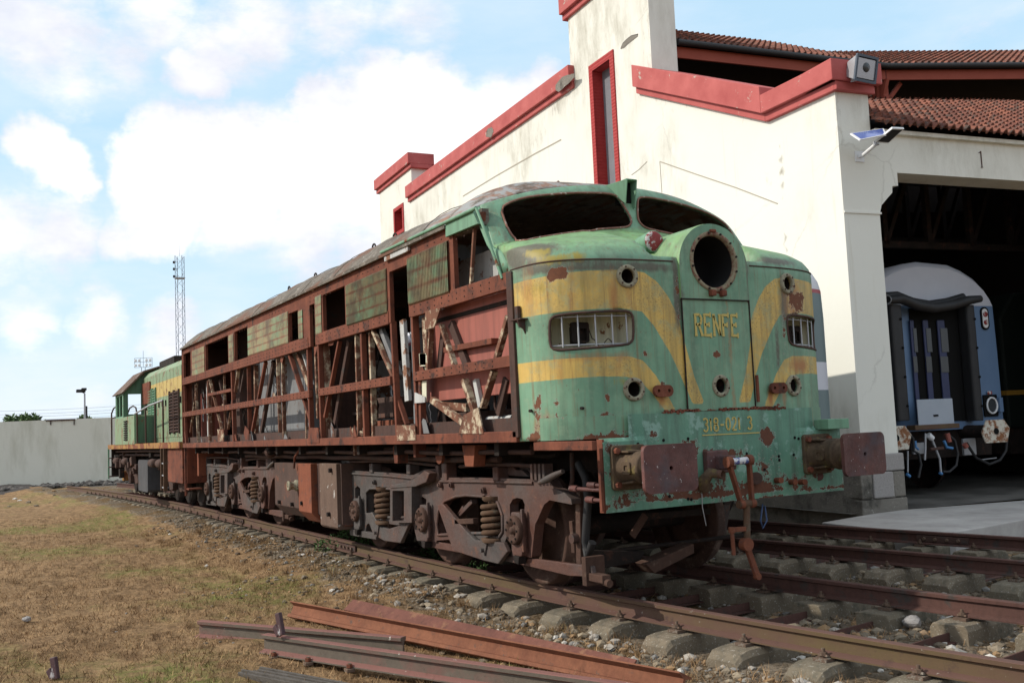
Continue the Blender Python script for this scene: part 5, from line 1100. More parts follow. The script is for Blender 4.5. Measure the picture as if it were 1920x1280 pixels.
strokes('RENFE', -.225, 2.045, .165, .062, .032, .021, -.536, 'lettering')
# ---------------------------------------------------------------- headstock and buffers
hw = 1.235; hy0 = -1.185; hy1 = 1.285
outl = [(hy0, .725), (hy1, .725), (hy1, 1.25), (1.0, 1.25), (1.0, 1.44), (-.93, 1.44), (-.93, 1.27), (hy0, 1.27)]
V_, F_ = cdt(outl, [], .035); va = np.array(V_); mb = MB(); mb.add([Vector((-.522-.03*max(0, abs(a)-.75)/.25 if b > 1.26 else -.522, a, b)) for a, b in V_], F_)
r_ = np.zeros(len(va))
for X, Y, rx, ry, k in ((1440, 818, .09, .09, .8), (1220, 815, .10, .05, .6), (1290, 830, .12, .03, .5), (1345, 925, 1.3, .035, .75), (1160, 840, .18, .05, .55), (1480, 900, .3, .09, .45), (1370, 850, .16, .05, .7), (1350, 915, 1.4, .10, .42), (1330, 870, 1.5, .25, .2), (1160, 900, .25, .25, .4), (1430, 870, .12, .08, .5), (1330, 850, .07, .06, .6), (1150, 935, .3, .06, .4), (1530, 880, .1, .15, .4), (1460, 850, .1, .1, .4), (1140, 950, .5, .03, .6), (1540, 915, .4, .03, .6), (1420, 938, .5, .04, .7)):
    q = at(X, Y, 0, -.52); r_ = np.maximum(r_, k*np.exp(-((va[:, 0]-q.y)/rx)**2-((va[:, 1]-q.z)/ry)**2))
mb.att['rust'] = (r_-.28*np.exp(-((va[:, 1]-1.36)/.07)**2)).tolist(); mb.build('headstock', M['head'], loco, recalc=False)
mb = MB(); mb.plate([(-.60, .725), (-.527, .725), (-.527, 1.265), (-.60, 1.265)], [], lambda a, b: Vector((a, hy0, b)), (0, .015, 0)); mb.plate([(-.95, .725), (-.527, .725), (-.527, 1.245), (-.95, 1.245)], [], lambda a, b: Vector((a, hy1-.015, b)), (0, .015, 0))
mb.bb((-.62, hy0+.015, .725), (-.53, hy1-.015, .74)); mb.bb((-.95, hy0+.2, 1.21), (-.53, hy1-.2, 1.225)); mb.build('headstock_box', M['truss'], loco)
mb = MB(); mb.beam((-.545, hy0-.014, .74), (-.545, hy0-.014, 1.2), .03, .028, (0, 1, 0)); mb.build('headstock_flange', M['truss'], loco, bevel=.004)
# apron strip bent round the nose with the running number
ap = MB(); vs = []; us = np.linspace(-1.62, 1.75, 60); vz = (.0, .06, .12, .172)
ap_v, ap_f = cdt([(-1.62, 0), (1.72, 0), (1.72, .172), (-1.62, .172)], [], .04); ap.add([nose(a, b, .010+.012*0) for a, b in ap_v], ap_f, True); flat_att(ap, ap_v)
av = np.array(ap_v); ap.att['rust'] = (.45*np.exp(-((av[:, 1])/.02)**2)+.55*np.exp(-((av[:, 0]+1.1)/.25)**2-((av[:, 1]-.03)/.06)**2)+.35*np.exp(-((av[:, 1]-.172)/.01)**2)).tolist(); ap.build('apron_strip', M['nose'], loco, recalc=False)
xx = -.519
strokes('318-021 3', -.222, 1.285, .098, .044, .019, .0135, xx, 'running_number', serif=False)
MB().beam((xx, -.24, 1.255), (xx, .36, 1.252), .008, .003, (1, 0, 0)).build('running_number_line', M['letter'], loco)
# torn rust lip along the seam
mb = MB()
for k in range(60):
    y = -.62+k*.022
    if abs(y+.15) < .1 or rng.random() < .25: continue
    mb.box((-.528, y, 1.447+u(-.006, .008)), (.02, .03, u(.008, .026)), Matrix.Rotation(u(-.3, .3), 3, 'X'))
mb.build('torn_seam', M['truss'], loco)
def buffer(y):
    o = MB(); c = Vector((-.522, y, 1.05))
    b = MB().prism(rrect(-.155, -.165, .155, .165, .03), lambda a, d: c+Vector((0, a, d)), (.035, 0, 0)).build('buffer', M['shank'], loco, bevel=.006)
    MB().lathe(c+Vector((.03, 0, 0)), (1, 0, 0), [(0, .14), (.03, .122), (.22, .118), (.23, .128), (.25, .128), (.26, .118), (.26, .10), (.44, .10), (.455, .115), (.47, .14)], 28).build('shank', M['shank'], b)
    mb = MB()
    for s in (-1, 1):
        mb.add([c+Vector((.03, s*.12, -.12)), c+Vector((.2, s*.08, -.105)), c+Vector((.03, s*.12, .12)), c+Vector((.2, s*.08, .105))], [])
        mb.prism([(.03, -.125), (.20, -.105), (.20, -.09), (.03, -.11)], lambda a, d: c+Vector((a, -.10, d)), (0, .2, 0)); mb.prism([(.03, .11), (.16, .11), (.16, .125), (.03, .125)], lambda a, d: c+Vector((a, -.10, d)), (0, .2, 0))
        break
    mb.build('rib', M['shank'], b, bevel=.003)
    # slotted lug on the near side
    q = c+Vector((.16, -.118, .0)); MB().plate(rrect(-.05, -.045, .05, .045, .02), [rrect(-.025, -.02, .025, .02, .012)], lambda a, d: q+Vector((a, -.012, d)), (0, .03, 0)).build('lug', M['shank'], b, bevel=.003)
    for a in (-.12, .12):
        for d in (-.125, .125): MB().cyl(c+Vector((.03, a, d)), c+Vector((.065, a, d)), .024, n=6, smooth=False).build('bolt', M['truss'], b)
    # head plate, bright edge
    hd = MB(); hd.plate(rrect(-.235, -.168, .235, .168, .05, 8), [circ(0, .0, .016, 12)], lambda a, d: Vector((-.03, y+a, 1.05+d)), (.032, 0, 0), .0); hd.build('buffer_head', M['buffer'], b, bevel=.008)
buffer(-.975); buffer(.975)
# top step on the far side, plate stubs and holes on the headstock
MB().bb((-.56, 1.02, 1.25), (-.40, 1.27, 1.335)).build('step_box', M['green'], loco, bevel=.006)

hl = MB()
for X, Y in ((1400, 850), (1407, 862), (1460, 855), (1488, 852), (1497, 822), (1461, 862), (1433, 880), (1290, 822), (1244, 825), (1196, 832), (1290, 935), (1296, 936), (1255, 930), (1490, 820)):
    q = at(X, Y, 0, -.521); hl.cyl(q, q+Vector((.004, 0, 0)), .012, n=10)
hl.build('bolt_hole', M['black'] if 'black' in M else M.setdefault('black', mat('hole_black', lambda n: dict(c=(.004, .004, .004), r=1))), loco)
# drawhook and screw coupling
mb = MB(); q = at(1343, 865, 0, -.5); mb.bb((-.522, q.y-.12, q.z-.09), (-.46, q.y+.10, q.z+.09)); mb.bb((-.5, q.y-.045, q.z-.06), (-.30, q.y+.03, q.z+.05)); dh = mb.build('drawhook', M['buffer'], loco, bevel=.012)
hx_ = -.27; pz = lambda X, Y: at(X, Y, 0, hx_)
A = pz(1366, 866); B = pz(1404, 862); C1 = pz(1390, 945); C2 = pz(1410, 943)
MB().cyl(A-Vector((0, .02, 0)), B+Vector((0, .02, 0)), .028, n=14).build('sleeve', M['sleeve'] if 'sleeve' in M else M.setdefault('sleeve', mat('wrapped_sleeve', lambda n: dict(c=n.mix(n.mr(n.noise(22, 3, .5), .52, .56), (.55, .55, .56), (.08, .10, .25)), r=.5))), dh)
for p, q in ((A, C1), (B, C2)):
    MB().beam(p+(p-q).normalized()*.01, q, .026, .045, (1, 0, 0)).cyl(p-Vector((0, .022, 0)), p+Vector((0, .022, 0)), .042, n=18).cyl(q-Vector((0, .02, 0)), q+Vector((0, .02, 0)), .034, n=16).build('link', M['orange'], dh, bevel=.004)
D = (C1+C2)/2; E_ = pz(1401, 1020); MB().cyl(C1-Vector((0, .03, 0)), C2+Vector((0, .03, 0)), .03, n=14).cyl(D, E_, .026, n=12).build('screw_spindle', M['spring'], dh)
q1 = pz(1372, 993); q2 = pz(1405, 990); q3 = pz(1376, 1040); MB().beam(q1, q2, .03, .035, (0, 0, 1)).cyl(q1+Vector((0, 0, .02)), q3, .016, n=10).cyl(q1-Vector((0, .0, .02)), q1+Vector((0, 0, .02)), .026, n=12).build('turning_handle', M['orange'], dh, bevel=.003)
q4 = pz(1399, 1020); q5 = pz(1420, 1080); MB().cyl(q4-Vector((.03, 0, 0)), q4+Vector((.03, 0, 0)), .05, n=18).beam(q4, q5, .045, .03, (1, 0, 0)).cyl(q5-Vector((.02, 0, 0)), q5+Vector((.02, 0, 0)), .026, n=12).build('trunnion_link', M['orange'], dh, bevel=.004)
# brake pipe bends and stubs on the headstock
def on(X, Y, x=-.5): return at(X, Y, 0, x)
MB().tube([on(1322, 915, -.50), on(1320, 900, -.46), on(1332, 886, -.43), on(1352, 889, -.38)], [.05, .05, .042, .034], 12).build('air_pipe', M['shank'], loco)
MB().lathe(on(1345, 888, -.40), (.9, .2, -.1), [(0, .034), (.05, .036), (.055, .028), (.01, .022)], 14).build('pipe_mouth', M['rail_top'], loco)
MB().cyl(on(1418, 896, -.52), on(1418, 896, -.45), .05, n=16).build('pipe_cap', M['brown'], loco, bevel=.006)
for X, Y in ((1455, 900), (1482, 903), (1500, 903)): MB().cyl(on(X, Y, -.52), on(X+10, Y, -.44), .024, n=12).build('pipe_stub', M['orange'], loco, bevel=.003)
MB().cyl(on(1535, 892, -.52), on(1535, 892, -.515), .04, n=18).build('cover_disc', M['buffer'], loco)
MB().tube([on(1430, 945, -.6), on(1426, 975, -.55), on(1430, 990, -.55), on(1438, 975, -.55), on(1434, 948, -.6)], .007, 6).build('blue_loop', mat('blue_rope', lambda n: dict(c=(.05, .08, .16))), loco)
MB().tube([on(1316, 925, -.51), on(1317, 950, -.51), on(1324, 985, -.53)], .004, 5).build('loose_wire', M['galv'], loco)
# beacon in the hollow between the bonnet lobes
c = at(1227, 452, 0, -.86); d = Vector((.97, -.12, .02)).normalized()
bc = MB().lathe(c-d*.16, d, [(-.05, .08), (.10, .088), (.15, .092), (.155, .08)], 22).build('marker_lamp', M['green'], loco)
MB().tube([nose(uu, 1.365, .004) for uu in np.linspace(-UMAX+.02, -.40, 60)], .006, 6).build('bonnet_seam', M['brown'], loco); MB().tube([nose(uu, 1.365, .004) for uu in np.linspace(.40, UMAX-.02, 60)], .006, 6).build('bonnet_seam', M['brown'], loco)
MB().lathe(c-d*.012, d, [(0, .088), (.012, .083), (.02, .06), (.022, .001)], 22).build('painted_lens', M['beacon_red'], bc)
# small bracket, hook and handle on the left side of the nose
h = hit(972, 607); p = nose(*h); mb = MB(); tvec = (nose(h[0]+.05, h[1])-nose(h[0]-.05, h[1])).normalized(); nv = Vector((tvec.y, -tvec.x, 0)); nv = nv if nv.y < 0 else -nv
a = nose(h[0]-.03, h[1]+.02); b = nose(h[0]+.14, h[1]+.02)
mb.add([a, b, b+nv*.07, a+nv*.07]+[q+Vector((0, 0, .01)) for q in (a, b, b+nv*.07, a+nv*.07)], [(3, 2, 1, 0), (4, 5, 6, 7), (0, 1, 5, 4), (1, 2, 6, 5), (2, 3, 7, 6), (3, 0, 4, 7)])
c = nose(h[0]+.09, h[1]); mb.prism([(0, .02), (.07, .02), (.055, -.03), (.02, -.05), (0, -.09)], lambda q, z: c+nv*q+Vector((0, 0, z)), tvec*.012); mb.build('step_bracket', M['brown'], loco)
MB().box(nose(h[0]+.03, h[1]+.07)+nv*.02, (.05, .03, .13)).build('lug', M['brown'], loco, bevel=.004)
for X, Y in ((997, 770), (1093, 765)):
    h = hit(X, Y); p = nose(*h); MB().cyl(p, p+Vector((.02, -.03, 0)), .012, n=8).build('stud', M['dark'], loco)
# horn bracket on the centre post of the cab
c = at(1176, 352, 0, -1.60); mb = MB()
tri = [c+Vector((-.16, -.17, .035)), c+Vector((.08, -.055, .06)), c+Vector((.03, -.05, -.16))]; mb.add(tri+[p+Vector((0, .008, 0)) for p in tri], [(0, 1, 2), (5, 4, 3), (0, 3, 4, 1), (1, 4, 5, 2), (2, 5, 3, 0)])
mb.prism([(-.14, -.2), (.03, -.19), (.075, .06), (-.14, .06)], lambda a, b: c+Vector((a, .05, b)), (0, .012, 0)); mb.bb(c+Vector((-.14, -.06, .052)), c+Vector((.075, .055, .064))); mb.build('horn_bracket', M['green'], loco, bevel=.006)
MB().bb(c+Vector((-.13, -.05, -.14)), c+Vector((-.015, .048, .05))).build('bracket_hollow_shade', M['black'], loco)  # black block paints in the shade of the bracket's hollow
MB().cyl(c+Vector((-.02, -.02, -.0)), c+Vector((.0, -.02, .0)), .012, n=8).build('bolt', M['galv'], loco)
# ---------------------------------------------------------------- roof
XR = -14.55
mb = MB(); ny_ = 37; vs = []; cabv = []; ts = np.linspace(-1, 1, ny_); xsr = [0, .003, .007, .012, .018, .025]+list(np.linspace(.034, 1, 90))
def rz_(y): return 3.215+.42*(1-min(1, abs(y)/1.50)**4.8)
top_u = np.array([math.copysign(float(np.interp(abs(t)*1.46, _yy, _s)), t) for t in ts])
for i, s in enumerate(xsr):
    for k, t in enumerate(ts):
        y = math.copysign(1-(1-abs(t))**1.35, t)*1.51; e = nose(math.copysign(float(np.interp(min(abs(y)/1.40, 1)*1.46, _yy, _s)), y), 2.86)
        xf = e.x if abs(y) < 1.40 else e.x-(abs(y)-1.40)*.5
        x = xf+(XR-xf)*s; bl = max(0, 1-s*34)**1.5; zz = rz_(y)*(1-bl)+min(rz_(y), e.z if abs(y) < 1.40 else rz_(y))*bl
        zz += .012*math.sin(x*2.1+y)+.006*math.sin(x*9+y*7) if s > .03 else 0
        vs.append((x, y, zz)); cabv.append(1.0 if x > -3.0 else max(0, 1-(-3.0-x)/.5))
mb.add(vs, [(i*ny_+k, i*ny_+k+1, (i+1)*ny_+k+1, (i+1)*ny_+k) for i in range(len(xsr)-1) for k in range(ny_-1)], True); mb.att['cab'] = cabv
rf = mb.build('roof', M['roof'], loco); sm_ = rf.modifiers.new('thickness', 'SOLIDIFY'); sm_.thickness = .025; sm_.offset = -1
mb = MB(); ys2 = np.linspace(-1.50, 1.50, 30); p = [Vector((XR-.0, y, rz_(y))) for y in ys2]+[Vector((XR, 1.5, 1.3)), Vector((XR, -1.5, 1.3))]
# eaves edge, roof eyebolts, hatches and ribs
MB().beam((XR, -1.515, 3.20), (-2.35, -1.515, 3.20), .025, .03, (0, 0, 1)).build('eaves_strip', M['roof'], loco)
for X, Y in ((701, 458), (592, 532), (542, 536), (740, 430)):
    q = at(X, Y, 1, -.9); z = rz_(.9); q = Vector((q.x, -.9, z)); t_ = [q+Vector((.05*math.cos(a), 0, .045+.045*math.sin(a))) for a in np.linspace(0, math.pi*2, 12, endpoint=False)]; MB().tube(t_, .011, 6, closed=True).build('lifting_eye', M['dark'], loco)
for x0, x1 in ((-6.3, -5.2), (-9.2, -7.8), (-12.8, -11.2)): MB().prism([(x0, .0), (x1, .0), (x1-.05, .055), (x0+.05, .055)], lambda a, b: Vector((a, -.55, rz_(.55)+b-.01)), (0, 1.1, 0)).build('roof_hatch', M['roof'], loco, bevel=.01)
for x in np.arange(-14, -3, 1.22): MB().tube([(x, y, rz_(y)+.006) for y in np.linspace(-1.49, 1.49, 25)], .004, 5).build('roof_seam', M['roof'], loco)
MB().tube([(-2.3, -.35, 3.62), (-2.3, -.35, 3.67), (-2.25, -.35, 3.69)], .014, 6).build('roof_hook', M['truss'], loco)
# ---------------------------------------------------------------- body sides
ZB0 = 2.50    # lower edge of the belt beam
def opening(c, pts): return [S(c, *p) for p in pts]
ZS0, ZS1 = 1.262, 1.352
wins = {
 'rear_window': opening(7, [(66, 300), (130, 280), (130, 530), (66, 545)]),
 'big_opening': opening(7, [(262, 215), (462, 140), (465, 405), (262, 462)]),
 'brace_opening': opening(7, [(520, 100), (635, 60), (638, 330), (520, 372)]),
 'slot': opening(7, [(1003, -60), (1085, -90), (1088, 172), (1003, 198)]),
 'door_a': opening(7, [(1190, -110), (1235, -125), (1235, 200), (1190, 225)]),
 'square_window': opening(2, [(166, 650), (318, 590), (338, 858), (176, 905)]),
 'door_b': opening(2, [(642, 432), (770, 372), (772, 735), (642, 775)]),
 'cab_window': opening(2, [(1086, 205), (1285, 130), (1420, 545), (1104, 650)])}
def sq(p):   # snap nearly upright edges
    xs_ = sorted(q[0] for q in p); zs = sorted(q[1] for q in p); x0 = (xs_[0]+xs_[1])/2; x1 = (xs_[2]+xs_[3])/2; z0 = (zs[0]+zs[1])/2; z1 = (zs[2]+zs[3])/2; return [(x0, z0), (x1, z0), (x1, z1), (x0, z1)]
W_ = {k: (sq(v) if k != 'cab_window' else [v[3], v[2], v[1], v[0]]) for k, v in wins.items()}
W_['door_a'] = [(W_['door_a'][0][0], ZB0-.001+.0), (W_['door_a'][1][0], ZB0), (W_['door_a'][1][0], 3.02), (W_['door_a'][0][0], 3.02)]
db = W_['door_b']; 
ZT = 3.205
cw = W_['cab_window']
def side_outline(sgn):
    da = W_['door_a']; pts = [(XR, ZB0), (da[0][0], ZB0), (da[0][0], 3.02), (da[1][0], 3.02), (da[1][0], ZB0), (db[0][0], ZB0), (db[0][0], 3.02), (db[1][0], 3.02), (db[1][0], ZB0), (-1.28, ZB0), (-1.30, 2.62)]
    pts = pts[:-1]+[(-1.28, cw[1][1]), (cw[1][0], cw[1][1]), cw[0], cw[3], cw[2], (cw[2][0]+.02, ZT), (XR, ZT)]
    if sgn > 0: pts = pts[:-7]+[(-1.30, 2.62), (-2.75, 3.10), (-2.8, ZT), (XR, ZT)]
    return pts
hol = [W_[k] for k in ('rear_window', 'big_opening', 'brace_opening', 'slot', 'square_window')]
for sgn in (-1, 1):
    so_ = side_outline(sgn); mb = MB(); V_, F_ = cdt(so_, hol, 0); yy = sgn*1.48; n_ = len(V_); ins = -sgn*.045
    mb.add([Vector((a, yy, b)) for a, b in V_]+[Vector((a, yy+ins, b)) for a, b in V_], [tuple(f) for f in F_]+[tuple(i+n_ for i in f)[::-1] for f in F_])
    for lp in [so_]+hol:
        k = len(lp); mb.add([Vector((a, yy, b)) for a, b in lp]+[Vector((a, yy+ins, b)) for a, b in lp], [(i, (i+1) % k, k+(i+1) % k, k+i) for i in range(k)])
    mb.build('body_side', M['truss'], loco)
    # sill and beams
    MB().bb((XR, sgn*1.49, ZS0), (-1.27, sgn*1.41, ZS1)).build('sill_beam', M['truss'], loco, bevel=.006)
    MB().bb((XR, sgn*1.395, 1.30), (-1.27, sgn*1.38, 1.46)).build('inner_sill', M['brown'], loco)
    for x0, x1 in ((XR, W_['door_a'][0][0]-.08), (W_['door_a'][1][0]+.08, db[0][0]-.05), (db[1][0]+.06, -1.28)):
        MB().bb((x0, sgn*1.488, ZB0-.01), (x1, sgn*1.44, ZB0+.125)).build('belt_beam', M['truss'], loco, bevel=.004)
        MB().bb((x0, sgn*1.488, 1.865), (x1, sgn*1.44, 1.955)).build('mid_rail', M['truss'], loco, bevel=.004)
# rivets on belt beam, mid rail and cantrail
mb = MB()
for z in (2.535, 2.585, 1.888, 1.932, 3.06, 3.12):
    x = XR+.1
    while x < -1.5:
        if z < 3 and (W_['door_a'][0][0]-.1 < x < W_['door_a'][1][0]+.1 or db[0][0]-.1 < x < db[1][0]+.1): x += .1; continue
        if z < 3 or (int((x+20)/.9) % 2): mb.lathe((x, -1.488 if z < 3 else -1.48, z), (0, -1, 0), [(0, .009), (.005, .007), (.007, .001)], 6)
        x += .155
mb.build('rivets', M['brown'], loco)['kind'] = 'stuff'
# louvre / corrugated panels between the windows
def panel(x0, z0, x1, z1, corr, nm='louvre_panel', m_=None, bands=3):
    mb = MB(); pitch = .034; n_ = max(2, int((x1-x0)/pitch*4)) if corr else 12; nz = 24; vs = []; bd = []
    for j in range(nz+1):
        for i in range(n_+1):
            x = x0+(x1-x0)*i/n_; z = z0+(z1-z0)*j/nz; d = .010+(.016*(1 if (i % 4) in (0, 1) else 0) if corr else 0)
            fr = (j/nz*bands) % 1; b = math.exp(-(min(fr, 1-fr)/.17)**2); 
            if j in (0, nz): d = .004
            vs.append((x, -1.48-d, z)); bd.append(b)
    mb.add(vs, [(j*(n_+1)+i, j*(n_+1)+i+1, (j+1)*(n_+1)+i+1, (j+1)*(n_+1)+i) for j in range(nz) for i in range(n_)]); mb.att['band'] = bd; o = mb.build(nm, m_ or M['louvre'], loco); return o
def pnl(c, p, corr=False, bands=3): q = sq([S(c, *v) for v in p]); panel(q[0][0], q[0][1], q[1][0], q[2][1], corr, bands=bands)
pnl(7, [(147, 268), (255, 232), (255, 470), (147, 500)], False, 4)
pnl(7, [(472, 135), (515, 115), (515, 378), (472, 388)], False, 4)
pnl(7, [(642, 60), (1000, -70), (1000, 205), (642, 320)], False, 4)
pnl(7, [(1092, -85), (1130, -95), (1130, 165), (1092, 175)], False, 4)
pnl(2, [(122, 660), (162, 645), (165, 920), (122, 940)], False, 4)
pnl(2, [(345, 580), (620, 458), (632, 790), (352, 870)], True, 4)
pnl(2, [(780, 375), (1062, 270), (1070, 650), (790, 725)], True, 3)
# green drip shield over the cab window and its slanting gutter
q0 = S(2, 1060, 152); q1 = S(2, 1060, 245); q2 = S(2, 1290, 150); q3 = S(2, 1245, 48)
MB().prism([q0, q1, q2, q3], lambda a, b: Vector((a, -1.515, b)), (0, .03, 0)).build('window_visor', M['green'], loco, bevel=.004)
g0 = S(2, 580, 352, -1.53); g1 = S(2, 1248, 38, -1.53); g2 = S(2, 1292, 150, -1.53); g3 = S(2, 1430, 535, -1.50)
MB().tube([(a, -1.525, b) for a, b in (g0, ((g0[0]+g1[0])/2, (g0[1]+g1[1])/2), g1)], .017, 8).build('rain_gutter', M['green'], loco)
MB().tube([(g1[0], -1.525, g1[1]), (g2[0], -1.525, g2[1]), (g3[0], -1.49, g3[1])], .013, 8).build('rain_gutter', M['green'], loco)
def strip(c, p0, p1, w, d, nm, m_, Y=-1.48, front=None):
    a = S(c, *p0, Y); b = S(c, *p1, Y); return MB().beam((a[0], Y, a[1]), (b[0], Y, b[1]), w, d, (0, 1, 0)).build(nm, m_, loco, bevel=.004)
strip(2, (612, 388), (778, 312), .085, .03, 'peeled_plate', M['white_in'], -1.50)
strip(2, (0, 650), (110, 605), .04, .02, 'peeled_plate', M['truss_paint'], -1.495)
strip(2, (1245, 140), (1215, 620), .03, .03, 'window_stay', M['truss_paint'], -1.45)
MB().bb((-3.4, -1.465, 3.10), (cw[2][0]+.0, -1.40, 3.24)).build('cab_cantrail', M['roof'], loco)
# filler pillar between the side and the cab front
mb = MB(); ed = [nose(-UMAX, v) for v in np.linspace(1.36, 2.86, 16)]; si = []
for e in ed: t_ = (e.z-cw[1][1])/(cw[2][1]-cw[1][1]); si.append(Vector((min(e.x-.04, cw[1][0]+(cw[2][0]-cw[1][0])*max(0, t_)+.03), -1.475+max(0, t_-.9)*.12, e.z)))
for sgn in (-1, 1):
    mb = MB(); v_ = [Vector((p.x, p.y*(-1 if sgn > 0 else 1), p.z)) for p in ed+(si if sgn < 0 else [e+Vector((-.35, -.02, -.02)) for e in ed])]; n_ = len(ed); mb.add(v_, [(i, i+1, n_+i+1, n_+i) for i in range(n_-1)], True); o = mb.build('corner_pillar', M['green'], loco); sdm = o.modifiers.new('t', 'SOLIDIFY'); sdm.thickness = .03
    MB().beam((-1.285, sgn*1.475, 1.30), (-1.285, sgn*1.475, 2.62), .09, .03, (0, 1, 0)).build('nose_joint_post', M['brown'], loco, bevel=.004)
# posts, braces: (view, start, end, width, depth, inset, material)
T = [ (7, (57, 300), (75, 1120), .05, .05, 0, 'truss'), (7, (75, 990), (85, 1160), .07, .05, -.01, 'truss'),
 (7, (146, 575), (168, 1085), .03, .05, .03, 'truss_paint'), (7, (150, 560), (92, 1000), .025, .04, .05, 'truss_paint'), (7, (195, 540), (208, 1085), .07, .05, .14, 'white_in'), (7, (218, 540), (222, 800), .035, .05, .10, 'truss'), (7, (238, 540), (240, 1080), .05, .05, .14, 'truss'), (7, (258, 530), (272, 1085), .035, .06, .03, 'truss_paint'),
 (7, (272, 525), (378, 970), .028, .05, .02, 'truss_paint'), (7, (312, 540), (395, 960), .05, .05, .12, 'brown'), (7, (392, 480), (402, 975), .022, .04, .04, 'truss_paint'), (7, (478, 670), (432, 970), .022, .04, .03, 'truss_paint'), (7, (383, 970), (428, 1085), .0, 0, 0, ''),
 (7, (272, 665), (480, 620), .05, .05, 0, 'truss'), (7, (482, 455), (500, 1085), .055, .06, 0, 'truss'), (7, (520, 435), (492, 640), .03, .05, .03, 'truss_paint'), (7, (545, 435), (510, 640), .05, .04, .09, 'brown'),
 (7, (612, 405), (622, 1000), .03, .06, .02, 'truss'), (7, (640, 400), (645, 1010), .06, .06, .08, 'truss_paint'), (7, (770, 368), (655, 985), .045, .05, .01, 'truss'), (7, (795, 365), (680, 1040), .08, .05, .09, 'brown'),
 (7, (877, 335), (897, 1000), .028, .05, .01, 'truss_paint'), (7, (898, 335), (905, 670), .05, .05, .07, 'white_in'), (7, (915, 325), (930, 1055), .03, .05, .02, 'truss_paint'), (7, (982, 310), (1168, 890), .045, .06, .01, 'truss'), (7, (1015, 305), (1130, 620), .07, .05, .07, 'truss_paint'), (7, (1048, 305), (1130, 580), .025, .04, .10, 'white_in'), (7, (1098, 720), (1105, 1050), .03, .03, .06, 'truss_paint'),
 (8, (45, 0), (80, 1100), .055, .06, 0, 'truss'), (8, (62, 0), (95, 960), .05, .08, .07, 'truss_paint'), (8, (135, 0), (172, 1110), .05, .06, -.005, 'truss'), (8, (150, 360), (175, 1110), .045, .08, .06, 'truss_paint'),
 (8, (300, 335), (185, 950), .04, .05, .01, 'truss'), (8, (325, 335), (215, 1000), .075, .05, .09, 'brown'), (8, (428, 290), (450, 1110), .04, .06, .02, 'truss_paint'), (8, (455, 290), (480, 1100), .055, .06, .10, 'brown'), (8, (485, 275), (515, 1110), .05, .06, .0, 'truss'), (8, (518, 270), (545, 1100), .045, .06, .05, 'truss_paint'),
 (8, (565, 255), (735, 640), .04, .05, .01, 'truss_paint'), (8, (600, 250), (742, 630), .07, .05, .06, 'grey_in'), (8, (700, 620), (828, 1010), .03, .05, .02, 'truss'), (8, (722, 0), (775, 1100), .045, .06, -.004, 'truss'), (8, (762, 0), (810, 820), .10, .04, .06, 'white_in'), (8, (890, 0), (940, 1110), .05, .07, -.004, 'truss'), (8, (890, 520), (832, 800), .03, .05, .25, 'brown'),
 (2, (845, 805), (868, 1240), .09, .05, .04, 'truss_paint'), (2, (905, 890), (888, 1180), .03, .05, .01, 'truss_paint'), (2, (940, 890), (905, 1190), .09, .04, .10, 'brown'), (2, (975, 860), (1075, 1160), .035, .05, .01, 'truss_paint'), (2, (1000, 850), (1115, 1160), .09, .04, .08, 'brown'),
 (2, (1448, 800), (1345, 1170), .045, .05, .01, 'truss_paint'), (2, (1470, 820), (1410, 1170), .10, .04, .10, 'dark'),
 (3, (720, 205), (910, 345), .06, .05, .01, 'truss_paint'), (3, (885, 95), (948, 285), .055, .06, .03, 'truss_paint'), (3, (925, 95), (955, 250), .06, .04, .08, 'white_in'), (3, (1068, 45), (1005, 250), .035, .06, .0, 'truss_paint'), (3, (1085, 90), (1040, 290), .08, .05, .1, 'brown'), (3, (665, 60), (672, 450), .05, .06, 0, 'truss')]
for c, p, q, w, d, ins, mt_ in T:
    if not mt_: continue
    a = S(c, *p, YS); b = S(c, *q, YS); z1 = min(a[1], 2.515 if a[1] < 2.75 else 9); y = YS+.012+ins+d/2
    if abs(ins) < .006 and mt_ == 'truss': nm = 'post'
    nm = 'post' if abs(a[0]-b[0]) < .12 else 'brace'
    MB().beam((a[0], y, z1), (b[0], y, max(b[1], 1.33)), w, d, (0, 1, 0)).build(nm, M[mt_], loco, bevel=.004)
# gusset plates
for c, P, m_ in ((7, [(375, 970), (430, 968), (430, 1075), (380, 1078)], 'truss_paint'), (7, [(612, 1000), (622, 940), (655, 985), (655, 1065), (625, 1065)], 'truss'), (2, [(905, 765), (1010, 742), (965, 880), (900, 895)], 'truss_paint'), (3, [(930, 290), (1010, 248), (1040, 395), (900, 395)], 'truss_paint'), (3, [(655, 165), (712, 190), (712, 220), (655, 225)], 'white_in'),
                 (8, [(90, 1030), (165, 1030), (175, 1170), (85, 1170)], 'truss'), (8, [(795, 1010), (940, 1010), (950, 1150), (800, 1150)], 'truss_paint'), (8, [(455, 1010), (475, 1105), (440, 1105)], 'truss')):
    P = [S(c, *p) for p in P]; P = [(a, max(b, 1.30)) for a, b in P]; MB().prism(P, lambda a, b: Vector((a, YS-.016, b)), (0, .012, 0)).build('gusset', M[m_], loco)
# light patches of old primer on the front bay post
for c, P in ((2, [(830, 1065), (870, 1062), (885, 1080), (885, 1150), (835, 1155)]), (8, [(950, 660), (1000, 655), (1000, 820), (955, 825)]), (8, [(945, 440), (995, 435), (995, 530), (948, 530)])):
    P = [S(c, *p) for p in P]; MB().prism(P, lambda a, b: Vector((a, -1.452, b)), (0, .006, 0)).build('primer_patch', M['cream_in'], loco)
